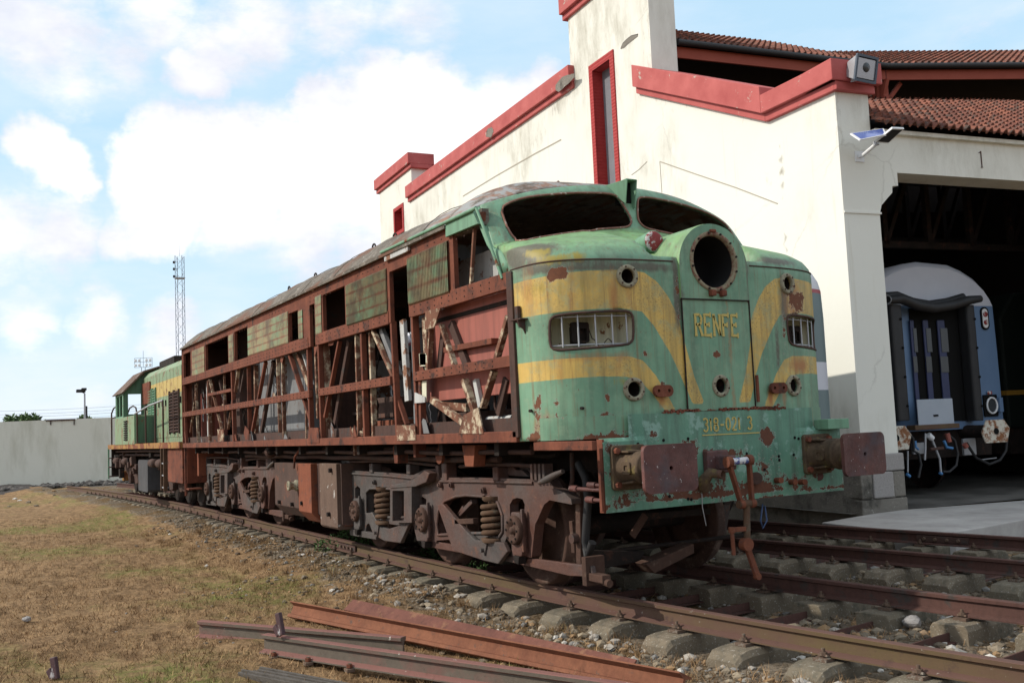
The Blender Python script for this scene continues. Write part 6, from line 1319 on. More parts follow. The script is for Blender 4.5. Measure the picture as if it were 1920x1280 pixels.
# torn sheet, cables and odd bits hanging in the open frame
r5 = random.Random(21)
for k in range(30):
    x = r5.uniform(XR+.4, -1.7); z = r5.uniform(1.6, 2.5); L = r5.uniform(.2, .6); y = -1.40+r5.uniform(0, .15); P = [(x, y, z)]
    for j in range(6): q = P[-1]; P.append((q[0]+r5.uniform(-.06, .06), min(-1.2, q[1]+r5.uniform(-.02, .03)), max(1.36, q[2]-L/6)))
    MB().tube(P, r5.choice([.004, .006, .012]), 6).build('hanging_cable', M[r5.choice(['dark', 'dark', 'brown', 'galv'])], loco)
for k in range(22):
    x = r5.uniform(XR+.4, -1.6); z = r5.choice([1.36, 1.36, 1.95, 2.49]); w = r5.uniform(.05, .22); h_ = r5.uniform(.04, .16)*(-1 if z > 2.4 else 1); y = -1.445
    P = [(x, z), (x+w, z), (x+w*r5.uniform(.6, 1), z+h_*r5.uniform(.3, 1)), (x+w*.5, z+h_*r5.uniform(.6, 1.2)), (x+w*r5.uniform(0, .3), z+h_*.7)]
    MB().prism(P, lambda a, b: Vector((a, y-abs(b-z)*.12, b)), (0, .005, 0)).build('torn_sheet', M[r5.choice(['truss_paint', 'truss', 'grey_in'])], loco)
# far side: posts only
for k in range(17):
    x = XR+.2+k*.82; MB().beam((x, 1.45, 1.33), (x+(0 if k % 3 else .5), 1.45, 2.52), .06, .05, (0, 1, 0)).build('far_post', M['truss'], loco)
# ---------------------------------------------------------------- inside
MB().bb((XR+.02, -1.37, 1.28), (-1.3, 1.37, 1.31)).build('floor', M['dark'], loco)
def ib(c, pa, pb, Y, d, nm, m_):     # interior block given by two image corners on plane Y, extending back by d
    a = S(c, *pa, Y); b = S(c, *pb, Y); return MB().bb((a[0], Y, min(a[1], b[1])), (b[0], Y+d, max(a[1], b[1]))).build(nm, m_, loco, bevel=.01)
def ibx(X0, X1, z0, z1, Y, d, nm, m_, bev=.01):
    a = max(XR+.15, at(X0, 750, 1, Y).x); b = max(a+.2, at(X1, 750, 1, Y).x); return MB().bb((a, Y, z0), (b, Y+d, z1)).build(nm, m_, loco, bevel=bev)
ibx(466, 577, 1.46, 2.80, -1.12, .9, 'generator_casing', M['grey_in'], .04)
ibx(440, 466, 1.40, 2.75, -1.0, .9, 'switch_cabinet', M['brown'])
ibx(352, 372, 1.35, 2.3, -1.2, .5, 'air_box', M['red_in'])
ibx(380, 436, 1.35, 2.2, -.6, .9, 'engine_block', M['dark'], .03)
for k in range(6): x = at(384+k*9, 750, 1, -.62).x; MB().cyl((x, -.62, 1.9), (x, -.75, 2.15), .07, n=12).build('cylinder_head', M['brown'], loco)
ibx(598, 640, 1.35, 1.75, -.3, .7, 'engine_block', M['dark'], .03)
ibx(700, 736, 1.55, 1.78, -1.15, .3, 'battery_box', M['tank'], .01)
ibx(697, 736, 1.36, 1.52, -1.2, .35, 'battery_box', M['tank_orange'], .01)
ibx(778, 835, 1.33, 1.62, -1.1, .5, 'equipment_box', M['dark'], .01)
ibx(820, 965, 1.34, 1.55, -1.0, .5, 'equipment_box', M['brown'], .01)
# red bulkhead panel of the front bay
a = S(2, 1010, 700, -1.25); b = S(2, 1420, 620, -1.25); MB().bb((S(8, 1010, 300, -1.34)[0], -1.345, 1.66), (-1.33, -1.33, 2.52)).build('red_panel', M['red_in'], loco, bevel=.008)
a = S(2, 1045, 1040, -1.38); b = S(2, 1385, 975, -1.38); MB().beam((a[0], -1.375, a[1]), (b[0], -1.375, b[1]), .05, .08, (0, 1, 0)).build('panel_shelf', M['truss'], loco, bevel=.004)
a = S(3, 870, 90, -1.3); b = S(3, 1190, 60, -1.3); MB().prism([(a[0], a[1]-.02), (b[0], b[1]-.02), (b[0], b[1]+.03), (a[0], a[1]+.02)], lambda x_, z_: Vector((x_, -1.34, z_)), (0, .25, 0)).build('bent_sheet', M['truss_paint'], loco)
a = S(3, 1060, 318, -1.3); b = S(3, 1197, 310, -1.3); MB().cyl((a[0], -1.3, a[1]), (b[0], -1.3, b[1]), .03, n=12).build('white_pipe', M['white_in'], loco)
a = S(3, 800, 235, -1.3); b = S(3, 950, 250, -1.3); MB().beam((a[0], -1.3, a[1]), (b[0], -1.3, b[1]), .07, .06, (0, 1, 0)).build('cream_channel', M['truss_paint'], loco)
# cab interior: side lining, rear bulkhead with door
mb = MB(); mb.plate([(-1.35, 1.32), (1.35, 1.32), (1.35, 3.3), (-1.35, 3.3)], [[(-.3, 1.4), (.35, 1.4), (.35, 3.0), (-.3, 3.0)]], lambda a, b: Vector((-3.55, a, b)), (-.03, 0, 0)); mb.build('cab_bulkhead', M['grey_in'], loco)
MB().bb((-3.5, -1.35, 2.40), (-1.35, 1.35, 2.44)).build('cab_floor', M['dark'], loco)
MB().bb((-3.2, 1.30, 2.4), (-2.2, 1.33, 3.1)).build('cab_lining', M['dark'], loco)
x = S(2, 1215, 500, -.7)[0]; MB().bb((-3.3, -1.16, 2.44), (-2.05, -1.14, 2.98)).build('cab_partition', M['white_in'], loco)
MB().bb((-2.35, -.9, 2.44), (-2.0, -.5, 2.8)).build('driver_desk', M['grey_in'], loco, bevel=.02)
MB().bb((-3.53, -1.28, 2.9), (-3.50, -.8, 3.15)).build('cab_locker', M['dark'], loco)
# added dark sheets inside the nose, so its openings look black
MB().bb((-1.42, -1.30, 1.3), (-1.40, 1.40, 2.42)).build('nose_blackout_back', M['dark'], loco)
MB().bb((-1.40, -1.3, 2.42), (-1.0, 1.3, 2.44)).build('nose_blackout_floor', M['dark'], loco)
# engine-room bulkheads and hanging wires / pipes
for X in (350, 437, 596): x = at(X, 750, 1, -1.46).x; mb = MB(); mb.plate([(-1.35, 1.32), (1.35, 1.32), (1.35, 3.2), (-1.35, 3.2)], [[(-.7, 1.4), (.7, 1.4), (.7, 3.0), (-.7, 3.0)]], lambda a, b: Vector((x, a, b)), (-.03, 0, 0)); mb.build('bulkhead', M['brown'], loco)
x = at(742, 750, 1, -.2).x; MB().bb((x-.03, -.5, 1.35), (x, 1.2, 2.35)).build('pale_bulkhead', M['white_in'], loco)
r3 = random.Random(11)
for k in range(14):
    X = r3.choice([r3.uniform(345, 460), r3.uniform(600, 735)]); x = max(XR+.3, at(X, 750, 1, -1.0).x); y = r3.uniform(-1.1, .6); pts_ = [Vector((x, y, r3.uniform(2.6, 3.1)))]
    for j in range(5): pts_.append(pts_[-1]+Vector((r3.uniform(-.12, .12), r3.uniform(-.05, .05), -r3.uniform(.1, .3))))
    MB().tube(pts_, r3.uniform(.006, .022), 6).build('hanging_pipe', M[r3.choice(['dark', 'truss', 'galv', 'brown'])], loco)
for X0, X1, z, Y in ((600, 735, 1.62, -1.0), (600, 735, 2.2, .3), (345, 440, 2.42, -.6), (460, 600, 3.0, -.9), (640, 730, 1.95, .2), (640, 700, 2.32, .9)):
    MB().cyl((max(XR+.1, at(X0, 750, 1, Y).x), Y, z), (max(XR+.4, at(X1, 750, 1, Y).x), Y, z+.02), .03, n=10).build('long_pipe', M['brown'], loco)
# rear end of the body
mb = MB(); p = [(y, rz_(y)-.01) for y in np.linspace(-1.49, 1.49, 24)]+[(1.49, 1.27), (-1.49, 1.27)]; mb.plate(p, [[(-.35, 1.35), (.35, 1.35), (.35, 3.0), (-.35, 3.0)]], lambda a, b: Vector((XR, a, b)), (-.02, 0, 0)); mb.build('rear_wall', M['truss'], loco)
MB().bb((XR-.02, -1.22, .70), (XR+.12, 1.22, 1.24)).build('rear_headstock', M['tank_orange'], loco, bevel=.008)
MB().bb((XR+.02, -1.47, .33), (XR+.06, -1.43, 1.24)).build('rear_step_post', M['truss'], loco); MB().bb((XR+.3, -1.45, .45), (XR+.02, -1.2, .48)).build('rear_step', M['truss'], loco)
# ---------------------------------------------------------------- underframe
for y in (-.55, .55): MB().bb((XR+.2, y-.10, .98), (-.95, y+.10, 1.26)).build('main_frame', M['dark'], loco)
for x in np.arange(XR+.6, -1, 1.1): MB().bb((x, -1.38, 1.15), (x+.08, 1.38, 1.255)).build('cross_beam', M['dark'], loco)
a = S(3, 1285, 450); b = S(3, 1612, 490); MB().bb((a[0], -1.44, b[1]), (b[0], -1.40, 1.262)).build('step_angle', M['truss'], loco, bevel=.004)
for c, p, w, h_, m_ in ((3, (560, 495), .14, .2, 'truss'), (3, (665, 480), .08, .14, 'truss'), (3, (970, 495), .26, .22, 'tank_orange'), (3, (325, 480), .05, .12, 'truss_paint')):
    q = S(c, *p, -1.3); MB().prism([(-w/2, .06), (w/2, .06), (w*.32, -h_*.6), (-w*.32, -h_*.6)], lambda a_, b_: Vector((q[0]+a_, -1.34, q[1]+b_)), (0, .12, 0)).build('frame_bracket', M[m_], loco, bevel=.006)
q = S(3, 792, 520, -1.25); MB().cyl((q[0], -1.27, q[1]), (q[0], -1.24, q[1]), .075, n=20).beam((q[0], -1.25, q[1]), (q[0], -1.25, 1.26), .05, .02, (0, 1, 0)).build('hanging_disc', M['orange'], loco, bevel=.004)
for z, y, x0, x1, r_ in ((1.17, -1.28, -13.8, -1.4, .022), (1.10, -1.15, -11, -2.2, .03), (1.20, -1.05, -8.5, -1.5, .035)): MB().tube([(x0+(x1-x0)*k/20, y+.01*math.sin(k), z+.008*math.sin(k*1.7)) for k in range(21)], r_, 8).build('air_pipe', M['brown'], loco)
# fuel tank group between the bogies
def tankpx(X0, X1, z0, z1, Y, d, nm, m_, ch=.12):
    a = at(X0, 900, 1, Y).x; b = at(X1, 900, 1, Y).x; return MB().prism([(Y, z0+ch), (Y+ch, z0), (Y+d-ch, z0), (Y+d, z0+ch), (Y+d, z1), (Y, z1)], lambda p, q: Vector((a, p, q)), (b-a, 0, 0)).build(nm, m_, loco, bevel=.008)
tk = tankpx(515, 559, .27, 1.02, -1.27, 2.54, 'fuel_tank', M['tank'], .14); t2 = tankpx(559, 583, .24, 1.02, -1.285, 2.57, 'fuel_tank', M['tank_orange'], .14)
tankpx(583, 599, .26, 1.02, -1.20, 2.4, 'fuel_tank', M['brown'], .1); t3 = tankpx(599, 631, .22, 1.03, -1.27, 2.4, 'fuel_tank', M['tank_pale'], .03); tankpx(631, 640, .26, 1.03, -1.22, 2.3, 'fuel_tank', M['tank'], .03)
q = S(6, 950, 525, -1.27); MB().lathe((q[0], -1.27, q[1]), (0, -1, 0), [(0, .075), (.03, .075), (.035, .055), (.10, .05), (.11, .065), (.135, .065), (.14, .05), (.10, .02)], 20).build('filler_neck', M['porthole'], t2)
for c, p, t_ in ((6, (790, 675), tk), (6, (995, 685), t2), (6, (1235, 785), t3), (6, (905, 695), tk), (6, (1250, 390), t3)):
    q = S(c, *p, -1.28); MB().cyl((q[0], -1.25, q[1]), (q[0], -1.31, q[1]), .028, n=10).build('tank_plug', M['dark'], t_, bevel=.004)
q = S(6, 770, 220, -1.2); MB().lathe((q[0], -1.3, q[1]), (1, -.3, 0), [(-.1, .05), (0, .09), (.1, .09), (.14, .05)], 14).build('valve_body', M['brown'], loco)
a = S(6, 975, 185, -1.33); b = S(6, 925, 270, -1.33); c_ = S(6, 905, 370, -1.33); MB().tube([(a[0], -1.32, a[1]), (b[0], -1.33, b[1]), (c_[0], -1.31, c_[1])], .014, 8).build('vent_hose', M['truss'], loco)
# ---------------------------------------------------------------- bogies
YB = -1.08
def bogie(first=True):
    B = thing('bogie', (0, 0, 0), None, None); B.parent = loco; del_ = Vector(loco.location); B.location = -del_
    q = lambda c, pts: [S(c, *p, YB) for p in pts]
    # side frame outline traced in the close view of the front bogie
    out = q(3, [(238, 545), (282, 545), (290, 600), (500, 612), (640, 625), (700, 595), (760, 590), (785, 640), (1000, 640), (1320, 650), (1400, 655), (1425, 700), (1480, 720), (1520, 760), (1525, 790), (1400, 765), (1370, 790), (1330, 880), (1320, 900), (1300, 1085), (1190, 1075), (1185, 900), (1150, 1000), (1140, 1020), (1060, 1000), (1020, 985), (960, 975), (850, 985), (770, 990), (768, 1000), (660, 990), (640, 900), (600, 910), (520, 900), (430, 880), (380, 900), (370, 950), (296, 935), (300, 800), (290, 700), (255, 660)])
    h1 = q(3, [(380, 720), (400, 700), (450, 700), (560, 705), (640, 720), (640, 850), (600, 860), (540, 865), (420, 850), (380, 840)])
    h2 = q(3, [(775, 900), (785, 820), (820, 770), (880, 745), (940, 738), (1070, 748), (1115, 780), (1140, 850), (1142, 940), (1120, 975), (1040, 950), (960, 950), (780, 960)])
    h3 = q(3, [(1180, 870), (1178, 790), (1195, 760), (1220, 752), (1250, 760), (1262, 790), (1258, 860)]); h4 = q(3, [(315, 760), (314, 700), (328, 685), (344, 700), (344, 755)]); h5 = q(3, [(672, 820), (672, 760), (690, 745), (712, 760), (712, 820)])
    for sy in (-1, 1):
        mp = lambda a, b: Vector((a, YB if sy < 0 else -YB-.09, b))
        f = MB(); f.plate(out, [h1, h2, h3, h4, h5], mp, (0, .09, 0)); sf = f.build('side_frame', M['bogie'], B, bevel=.012)
        if sy > 0: continue
        # raised edge of the frame openings
        for h in (h2, h1): MB().tube([Vector((a, YB-.004, b)) for a, b in densify(h, .04)], .016, 6, closed=True).build('opening_rim', M['bogie'], sf)
        MB().tube([Vector((a, YB-.004, b+.0)) for a, b in q(3, [(300, 618), (500, 630), (640, 645), (700, 615), (760, 610), (790, 660), (1000, 662), (1310, 670)])], .016, 6).build('top_flange', M['bogie'], sf)
        # bolted bosses
        for p in ((430, 665), (1040, 710), (860, 680), (800, 680)):
            s = S(3, *p, YB); MB().cyl((s[0], YB, s[1]), (s[0], YB-.035, s[1]), .03, n=10).cyl((s[0], YB-.03, s[1]), (s[0], YB-.05, s[1]), .018, n=6).build('boss', M['bogie'], sf, bevel=.003)
        # equaliser plates under the springs
        for P in ([(395, 840), (430, 830), (470, 905), (520, 925), (600, 900), (640, 895), (590, 1003), (500, 990), (440, 960)], [(797, 792), (830, 785), (960, 935), (1010, 985), (1170, 1000), (1192, 1050), (1140, 1118), (1060, 1100), (890, 1045), (865, 985)]):
            MB().prism(q(3, P), lambda a, b: Vector((a, YB-.05, b)), (0, .045, 0)).build('equaliser', M['bogie'], B, bevel=.008)
        # coil springs
        for (cx, z0, z1) in ((475, 705, 880), (1080, 760, 975)):
            a = S(3, cx, z0, YB+.0); b = S(3, cx, z1, YB); L = a[1]-b[1]; pts_ = []; nt = 5.5
            for k in range(int(nt*16)+1): t_ = k/16*2*math.pi; pts_.append((a[0]+.108*math.cos(t_), YB+.02+.108*math.sin(t_), b[1]+.01+(L-.03)*k/(nt*16)))
            sp_ = MB().tube(pts_, .025, 8).build('coil_spring', M['spring'], B)
            MB().lathe((a[0], YB+.02, b[1]-.035), (0, 0, 1), [(0, .12), (.035, .135), (.04, .09)], 18).lathe((a[0], YB+.02, a[1]), (0, 0, 1), [(-.02, .09), (0, .11), (.03, .11)], 18).cyl((a[0], YB+.02, b[1]), (a[0], YB+.02, a[1]), .04, n=10).build('spring_cap', M['spring'], sp_)
            w2 = S(3, cx-10, z1+60, YB); MB().prism([(-.07, .09), (.07, .09), (0, -.06)], lambda p, r_: Vector((w2[0]+p, YB-.065, w2[1]+r_)), (0, .02, 0)).cyl((w2[0]-.02, YB-.06, w2[1]-.01), (w2[0]-.02, YB-.095, w2[1]-.01), .02, n=8).build('spring_lug', M['bogie'], B)
        # slanting brake rods inside the openings
        for p, r_, w in (((990, 770), (885, 880), .045), ((940, 800), (900, 870), .03), ((505, 770), (470, 800), .03)):
            a = S(3, *p, YB+.1); b = S(3, *r_, YB+.1); MB().beam((a[0], YB+.08, a[1]), (b[0], YB+.08, b[1]), w, .06, (0, 1, 0)).build('brake_lever', M['bogie'], B, bevel=.006)
        a = S(3, 885, 885, YB-.02); b = S(3, 1000, 880, YB); MB().beam((a[0], YB-.02, a[1]), (b[0], YB-.02, b[1]), .05, .06, (0, 1, 0)).build('friction_block', M['wheel'], B, bevel=.006)
        # axle boxes
        for (cx, cz, X) in ((320, 835, 0), (695, 885, 0), (1213, 945, 0)):
            s = S(3, cx, cz, YB-.06); c = Vector((s[0], YB-.09, s[1]))
            jb = MB().prism(rrect(-.085, -.20, .085, .17, .03), lambda a, b: c+Vector((a, .03, b)), (0, .14, 0)).build('axle_box', M['bogie'], B, bevel=.008)
            MB().lathe(c+Vector((0, .03, .02)), (0, -1, 0), [(0, .125), (.03, .125), (.045, .11), (.045, .075), (.015, .06), (.015, .035), (.05, .032), (.055, .001)], 24).build('box_cover', M['wheel'], jb)
            MB().prism([(-.05, -.20), (.05, -.20), (.03, -.27), (-.04, -.26)], lambda a, b: c+Vector((a, .02, b)), (0, .08, 0)).build('oil_sump', M['dark'], jb, bevel=.006)
            MB().bb(c+Vector((.085, .03, -.16)), c+Vector((.115, .06, .20))).build('pedestal_liner', M['bogie'], jb, bevel=.005)
            for k in range(8): t_ = k*.785; e = c+Vector((.093*math.cos(t_), -.012, .02+.093*math.sin(t_))); MB().cyl(e, e-Vector((0, .012, 0)), .010, n=6).build('cover_bolt', M['dark'], jb)
        # tie bars under the frame
        a = S(3, 700, 1000, YB); b = S(3, 1640, 1180, YB+.05); MB().prism(q(3, [(695, 985), (1190, 1080), (1620, 1135), (1630, 1195), (1500, 1190), (1180, 1115), (700, 1025)]), lambda x_, z_: Vector((x_, YB+.02, z_)), (0, .04, 0)).build('tie_bar', M['bogie'], B, bevel=.006)
        MB().prism(q(3, [(292, 925), (440, 950), (440, 985), (294, 960)]), lambda x_, z_: Vector((x_, YB-.02, z_)), (0, .06, 0)).build('tie_bar', M['bogie'], B, bevel=.006)
        # pipe and fittings along the top
        MB().tube([Vector((S(3, X, Y, YB)[0], YB-.0, S(3, X, Y, YB)[1])) for X, Y in ((290, 552), (420, 548), (600, 552), (700, 565), (770, 572))], .016, 8).tube([Vector((S(3, X, Y, YB)[0], YB-.0, S(3, X, Y, YB)[1])) for X, Y in ((900, 578), (1060, 566), (1200, 568), (1320, 576))], .018, 8).build('sand_pipe', M['brown'], B)
        for X, Y, w, h_ in ((410, 580, .10, .08), (618, 585, .10, .08), (820, 600, .12, .16), (780, 605, .07, .13), (260, 580, .10, .12), (1105, 610, .10, .10)): s = S(3, X, Y, YB); MB().bb((s[0]-w/2, YB-.02, s[1]-h_/2-.03), (s[0]+w/2, YB+.10, s[1]+h_/2)).build('frame_fitting', M['bogie'], B, bevel=.012)
        s0 = S(3, 1325, 560, YB); s1 = S(3, 1410, 655, YB)
        ck = MB()
        for k in range(4): xx_ = s0[0]+(s1[0]-s0[0])*(k+.5)/4; ck.bb((xx_-.018, YB-.07+.004*k, s1[1]), (xx_+.018, YB+.03, s0[1]))
        ck.build('ribbed_post', M['bogie'], B, bevel=.004)
        MB().prism(q(3, [(1060, 630), (1085, 575), (1140, 575), (1165, 600), (1195, 600), (1235, 640)]), lambda x_, z_: Vector((x_, YB+.09, z_)), (0, .05, 0)).prism(q(3, [(1155, 640), (1150, 560), (1190, 570), (1230, 640)]), lambda x_, z_: Vector((x_, YB+.14, z_)), (0, .12, 0)).build('bolster_lug', M['bogie'], B, bevel=.01)
    # wheels
    for k, xw in enumerate((-2.04, -3.90, -5.86)):
        for s in (-1, 1):
            yc = y_track1(xw)+s*.83 if False else s*.80
            w = MB().lathe((xw, yc+s*.065, .47), (0, s, 0), [(-.14, .40), (-.135, .50), (-.105, .502), (-.10, .475), (.0, .465), (.005, .44), (-.01, .40), (-.035, .36), (-.05, .20), (-.02, .16), (.02, .15), (.03, .10), (.03, .001)], 56).build('wheel', M['wheel'], B)
        MB().cyl((xw, -.7, .47), (xw, .7, .47), .085, n=16).build('axle', M['dark'], B)
    MB().bb((-6.4, -.4, .35), (-4.6, .4, .8)).build('traction_motor', M['dark'], B, bevel=.05); MB().bb((-4.4, -.4, .35), (-2.5, .4, .8)).build('traction_motor', M['dark'], B, bevel=.05)
    MB().bb((-6.5, -.95, .72), (-6.35, .95, .95)).build('transom', M['dark'], B, bevel=.02); MB().bb((-4.6, -.95, .8), (-4.2, .95, 1.0)).build('transom', M['dark'], B, bevel=.02)
    # brake hanger and shoe at the leading wheel
    for X0, Y0, X1, Y1, w, y in ((1570, 715, 1575, 1125, .07, YB+.12), (1530, 880, 1545, 1060, .05, YB+.16)):
        a = S(3, X0, Y0, y); b = S(3, X1, Y1, y); MB().beam((a[0], y, a[1]), (b[0], y, b[1]), w, .05, (0, 1, 0)).build('brake_hanger', M['wheel'], B, bevel=.006)
    s = S(3, 1545, 978, YB+.08); MB().cyl((s[0], YB+.04, s[1]), (s[0], YB+.14, s[1]), .04, n=10).build('hanger_pin', M['brown'], B)
    s = S(3, 1640, 1165, YB+.06); MB().bb((s[0]-.03, YB-.02, s[1]-.10), (s[0]+.03, YB+.16, s[1]+.12)).bb((s[0]+.0, YB+.0, s[1]-.06), (s[0]+.22, YB+.08, s[1]-.0)).cyl((s[0], YB+.04, s[1]-.03), (s[0]+.26, YB+.04, s[1]-.06), .03, n=10).build('guard_bracket', M['wheel'], B, bevel=.006)
    s = S(3, 1400, 640, YB-.08); MB().tube([Vector((S(3, X, Y, YB-.1)[0], YB-.1, S(3, X, Y, YB-.1)[1])) for X, Y in ((1345, 668), (1385, 650), (1430, 625), (1475, 605))], [.02, .03, .026, .018], 10).build('brake_rod_end', M['bogie'], B)
    return B
bg1 = bogie()
# frame of tie links seen left of the middle wheel (rectangular hanger)
q_ = lambda pts, Y: [S(3, *p, Y) for p in pts]
ou = q_([(520, 680), (640, 680), (640, 890), (520, 890)], -1.16); inn = q_([(533, 712), (597, 712), (597, 880), (533, 880)], -1.16)
MB().plate(ou, [inn], lambda a, b: Vector((a, -1.18, b)), (0, .12, 0)).build('box_hanger', M['bogie'], bg1, bevel=.006)
MB().prism(q_([(520, 680), (600, 668), (660, 640), (710, 600), (740, 615), (720, 665), (660, 690), (520, 700)], -1.17), lambda a, b: Vector((a, -1.19, b)), (0, .1, 0)).build('hanger_arm', M['bogie'], bg1, bevel=.008)
bg2 = copy_tree(bg1, loco, (-8.15, 0, 0)); bg2['label'] = 'rear bogie'; bg1['label'] = 'front bogie'
bg2.name = 'bogie'
# hoses, pipes and life guards below the front beam
for pts_, r_, m_ in (([(1525, 500), (1528, 650), (1520, 690)], .02, 'brown'), ([(1560, 560), (1600, 640), (1615, 760), (1600, 1000), (1612, 1090), (1640, 1000)], .034, 'rubber'), ([(1445, 510), (1400, 520), (1250, 515)], .022, 'dark')):
    MB().tube([Vector((S(3, X, Y, -.95)[0], -.95, S(3, X, Y, -.95)[1])) for X, Y in pts_], r_, 8).build('hose', M[m_], loco)
for Y_, X0 in ((700, 1520), (680, 1620), (762, 1610)): a = S(3, X0, Y_, -1.1); MB().cyl((a[0], -1.1, a[1]), (-.60, -1.1, a[1]), .016, n=8).cyl((a[0], -1.1, a[1]), (a[0]+.1, -1.1, a[1]), .026, n=8).build('cock_pipe', M['buffer'], loco)
a = on(1190, 975, -1.0); b = on(1560, 950, -1.0)
MB().beam(on(1185, 1005, -1.1), on(1210, 965, -1.1), .06, .02, (1, 0, 0)).build('guard_iron', M['wheel'], loco); MB().beam(on(1205, 968, -1.12), on(1330, 958, -1.12), .03, .05, (0, 0, 1)).build('cross_stay', M['dark'], loco)
MB().prism([(-.50, .18), (.0, .30), (.0, .22), (-.42, .10)], lambda a_, b_: Vector((-1.15, a_, b_+.06)), (.16, 0, 0)).build('rail_guard', M['wheel'], loco, bevel=.006); MB().cyl((-1.3, -.9, .33), (-1.3, .9, .33), .018, n=8).build('brake_beam', M['dark'], loco)
MB().prism([(-.9, .16), (-.4, .18), (-.35, .26), (-.9, .32)], lambda a_, b_: Vector((-1.3, a_, b_+.05)), (.1, 0, 0)).build('brake_block', M['dark'], loco, bevel=.006)
# ================================================================ rear hood locomotive
rl = thing('hood_locomotive', (-20, 0, 0), 'green and yellow hood locomotive standing behind the derelict one, cab towards the pale wall', 'locomotive')
YH = -.97; XC = -22.6
def P0_(X, Y, y=YS): q = at(X, Y, 1, y); return (q.x, q.z)
pf0 = (-25.7, 1.24)
MB().prism([(-25.75, 1.26), (-14.9, 1.26), (-14.9, 1.385), (-25.75, 1.385)], lambda a, b: Vector((a, -1.49, b)), (0, .06, 0)).build('running_board_edge', M['yellow_edge'], rl)
MB().bb((-25.74, -1.43, 1.30), (-14.95, 1.43, 1.36)).build('running_board', M['brown'], rl)
MB().bb((-25.5, -.6, .95), (-15.1, .6, 1.30)).build('main_frame', M['dark'], rl)
# hood
hp_ = [(YH, 1.36), (YH, 3.12), (YH+.12, 3.26), (YH+.35, 3.34), (0, 3.38), (-YH-.35, 3.34), (-YH-.12, 3.26), (-YH, 3.12), (-YH, 1.36)]
hd_ = MB().prism(hp_, lambda a, b: Vector((-22.6, a, b)), (7.3, 0, 0)).build('hood', M['green_yellow'], rl, bevel=.01)
for k, x in enumerate(np.arange(-22.3, -15.4, .46)):
    MB().bb((x, YH-.012, 1.5), (x+.43, YH, 3.10)).build('hood_door', M['green_yellow'], rl, bevel=.004)
    MB().bb((x+.36, YH-.04, 2.25), (x+.385, YH-.012, 2.4)).build('door_handle', M['dark'], rl)
def louvre(x0, x1, z0, z1, n_, nm='louvre_grille'):
    mb = MB(); mb.bb((x0, YH-.02, z0), (x1, YH-.012, z1)); o = mb.build(nm, M['black'], rl); mb = MB()
    for k in range(n_): z = z0+(z1-z0)*(k+.5)/n_; mb.box(((x0+x1)/2, YH-.035, z), (x1-x0, .035, (z1-z0)/n_*.5), Matrix.Rotation(.6, 3, 'X'))
    mb.bb((x0-.02, YH-.05, z0-.03), (x0+.02, YH-.01, z1+.03)); mb.bb((x1-.02, YH-.05, z0-.03), (x1+.02, YH-.01, z1+.03)); mb.build('slats', M['green'] if x1-x0 < .5 else M['brown'], o)
xl = lambda X, y=YH: at(X, 750, 1, y).x
for X0, X1, z0, z1, n_ in ((281, 286.5, 1.75, 2.75, 15), (288.5, 294, 1.75, 2.75, 15), (320, 328, 1.60, 2.55, 13), (329, 338, 1.60, 2.55, 13)): louvre(xl(X0), xl(X1), z0, z1, n_)
MB().cyl((-17.6, -.35, 3.36), (-17.6, -.35, 3.52), .2, .17, 16).build('exhaust_stack', M['dark'], rl, bevel=.02)
# cab
cabp = [(-1.48, 1.36), (-1.48, 2.78), (-.98, 3.30), (-.6, 3.42), (.6, 3.42), (.98, 3.30), (1.48, 2.78), (1.48, 1.36)]
wi = [(-1.36, 2.18), (-1.03, 2.18), (-1.03, 2.72), (-1.36, 2.72)]
MB().plate(cabp, [wi, [(-a, b) for a, b in wi][::-1]], lambda a, b: Vector((XC, a, b)), (-.04, 0, 0)).build('cab_wall', M['green_shaded'], rl)
MB().plate(cabp, [[(-1.3, 2.1), (-.3, 2.1), (-.3, 2.9), (-1.3, 2.8)], [(.3, 2.1), (1.3, 2.1), (1.3, 2.8), (.3, 2.9)]], lambda a, b: Vector((-24.1, a, b)), (-.04, 0, 0)).build('cab_wall', M['green_shaded'], rl)
for s in (-1, 1): MB().plate([(-24.1, 1.36), (-22.62, 1.36), (-22.62, 2.78), (-24.1, 2.78)], [[(-23.95, 2.14), (-23.42, 2.14), (-23.42, 2.70), (-23.95, 2.70)], [(-23.34, 2.14), (-22.82, 2.14), (-22.82, 2.70), (-23.34, 2.70)]], lambda a, b: Vector((a, s*1.48, b)), (0, -s*.04, 0)).build('cab_side', M['green'], rl)
ro = [(-1.56, 2.74), (-.98, 3.34), (-.6, 3.46), (.6, 3.46), (.98, 3.34), (1.56, 2.74), (1.5, 2.74), (.96, 3.29), (.6, 3.41), (-.6, 3.41), (-.96, 3.29), (-1.5, 2.74)]
MB().prism(ro, lambda a, b: Vector((-24.3, a, b)), (1.85, 0, 0)).build('cab_roof', M['tank_pale'], rl, bevel=.008)
MB().bb((-22.3, -.6, 3.36), (-20.2, .6, 3.56)).build('roof_box', M['dark'], rl, bevel=.02)
MB().bb((-22.5, -1.02, 2.42), (-21.3, -.985, 2.98)).build('rusty_panel', M['louvre_r'] if 'louvre_r' in M else M['truss'], rl)
MB().bb((-24.08, -1.3, 1.36), (-22.65, 1.3, 1.5)).build('cab_floor', M['dark'], rl)
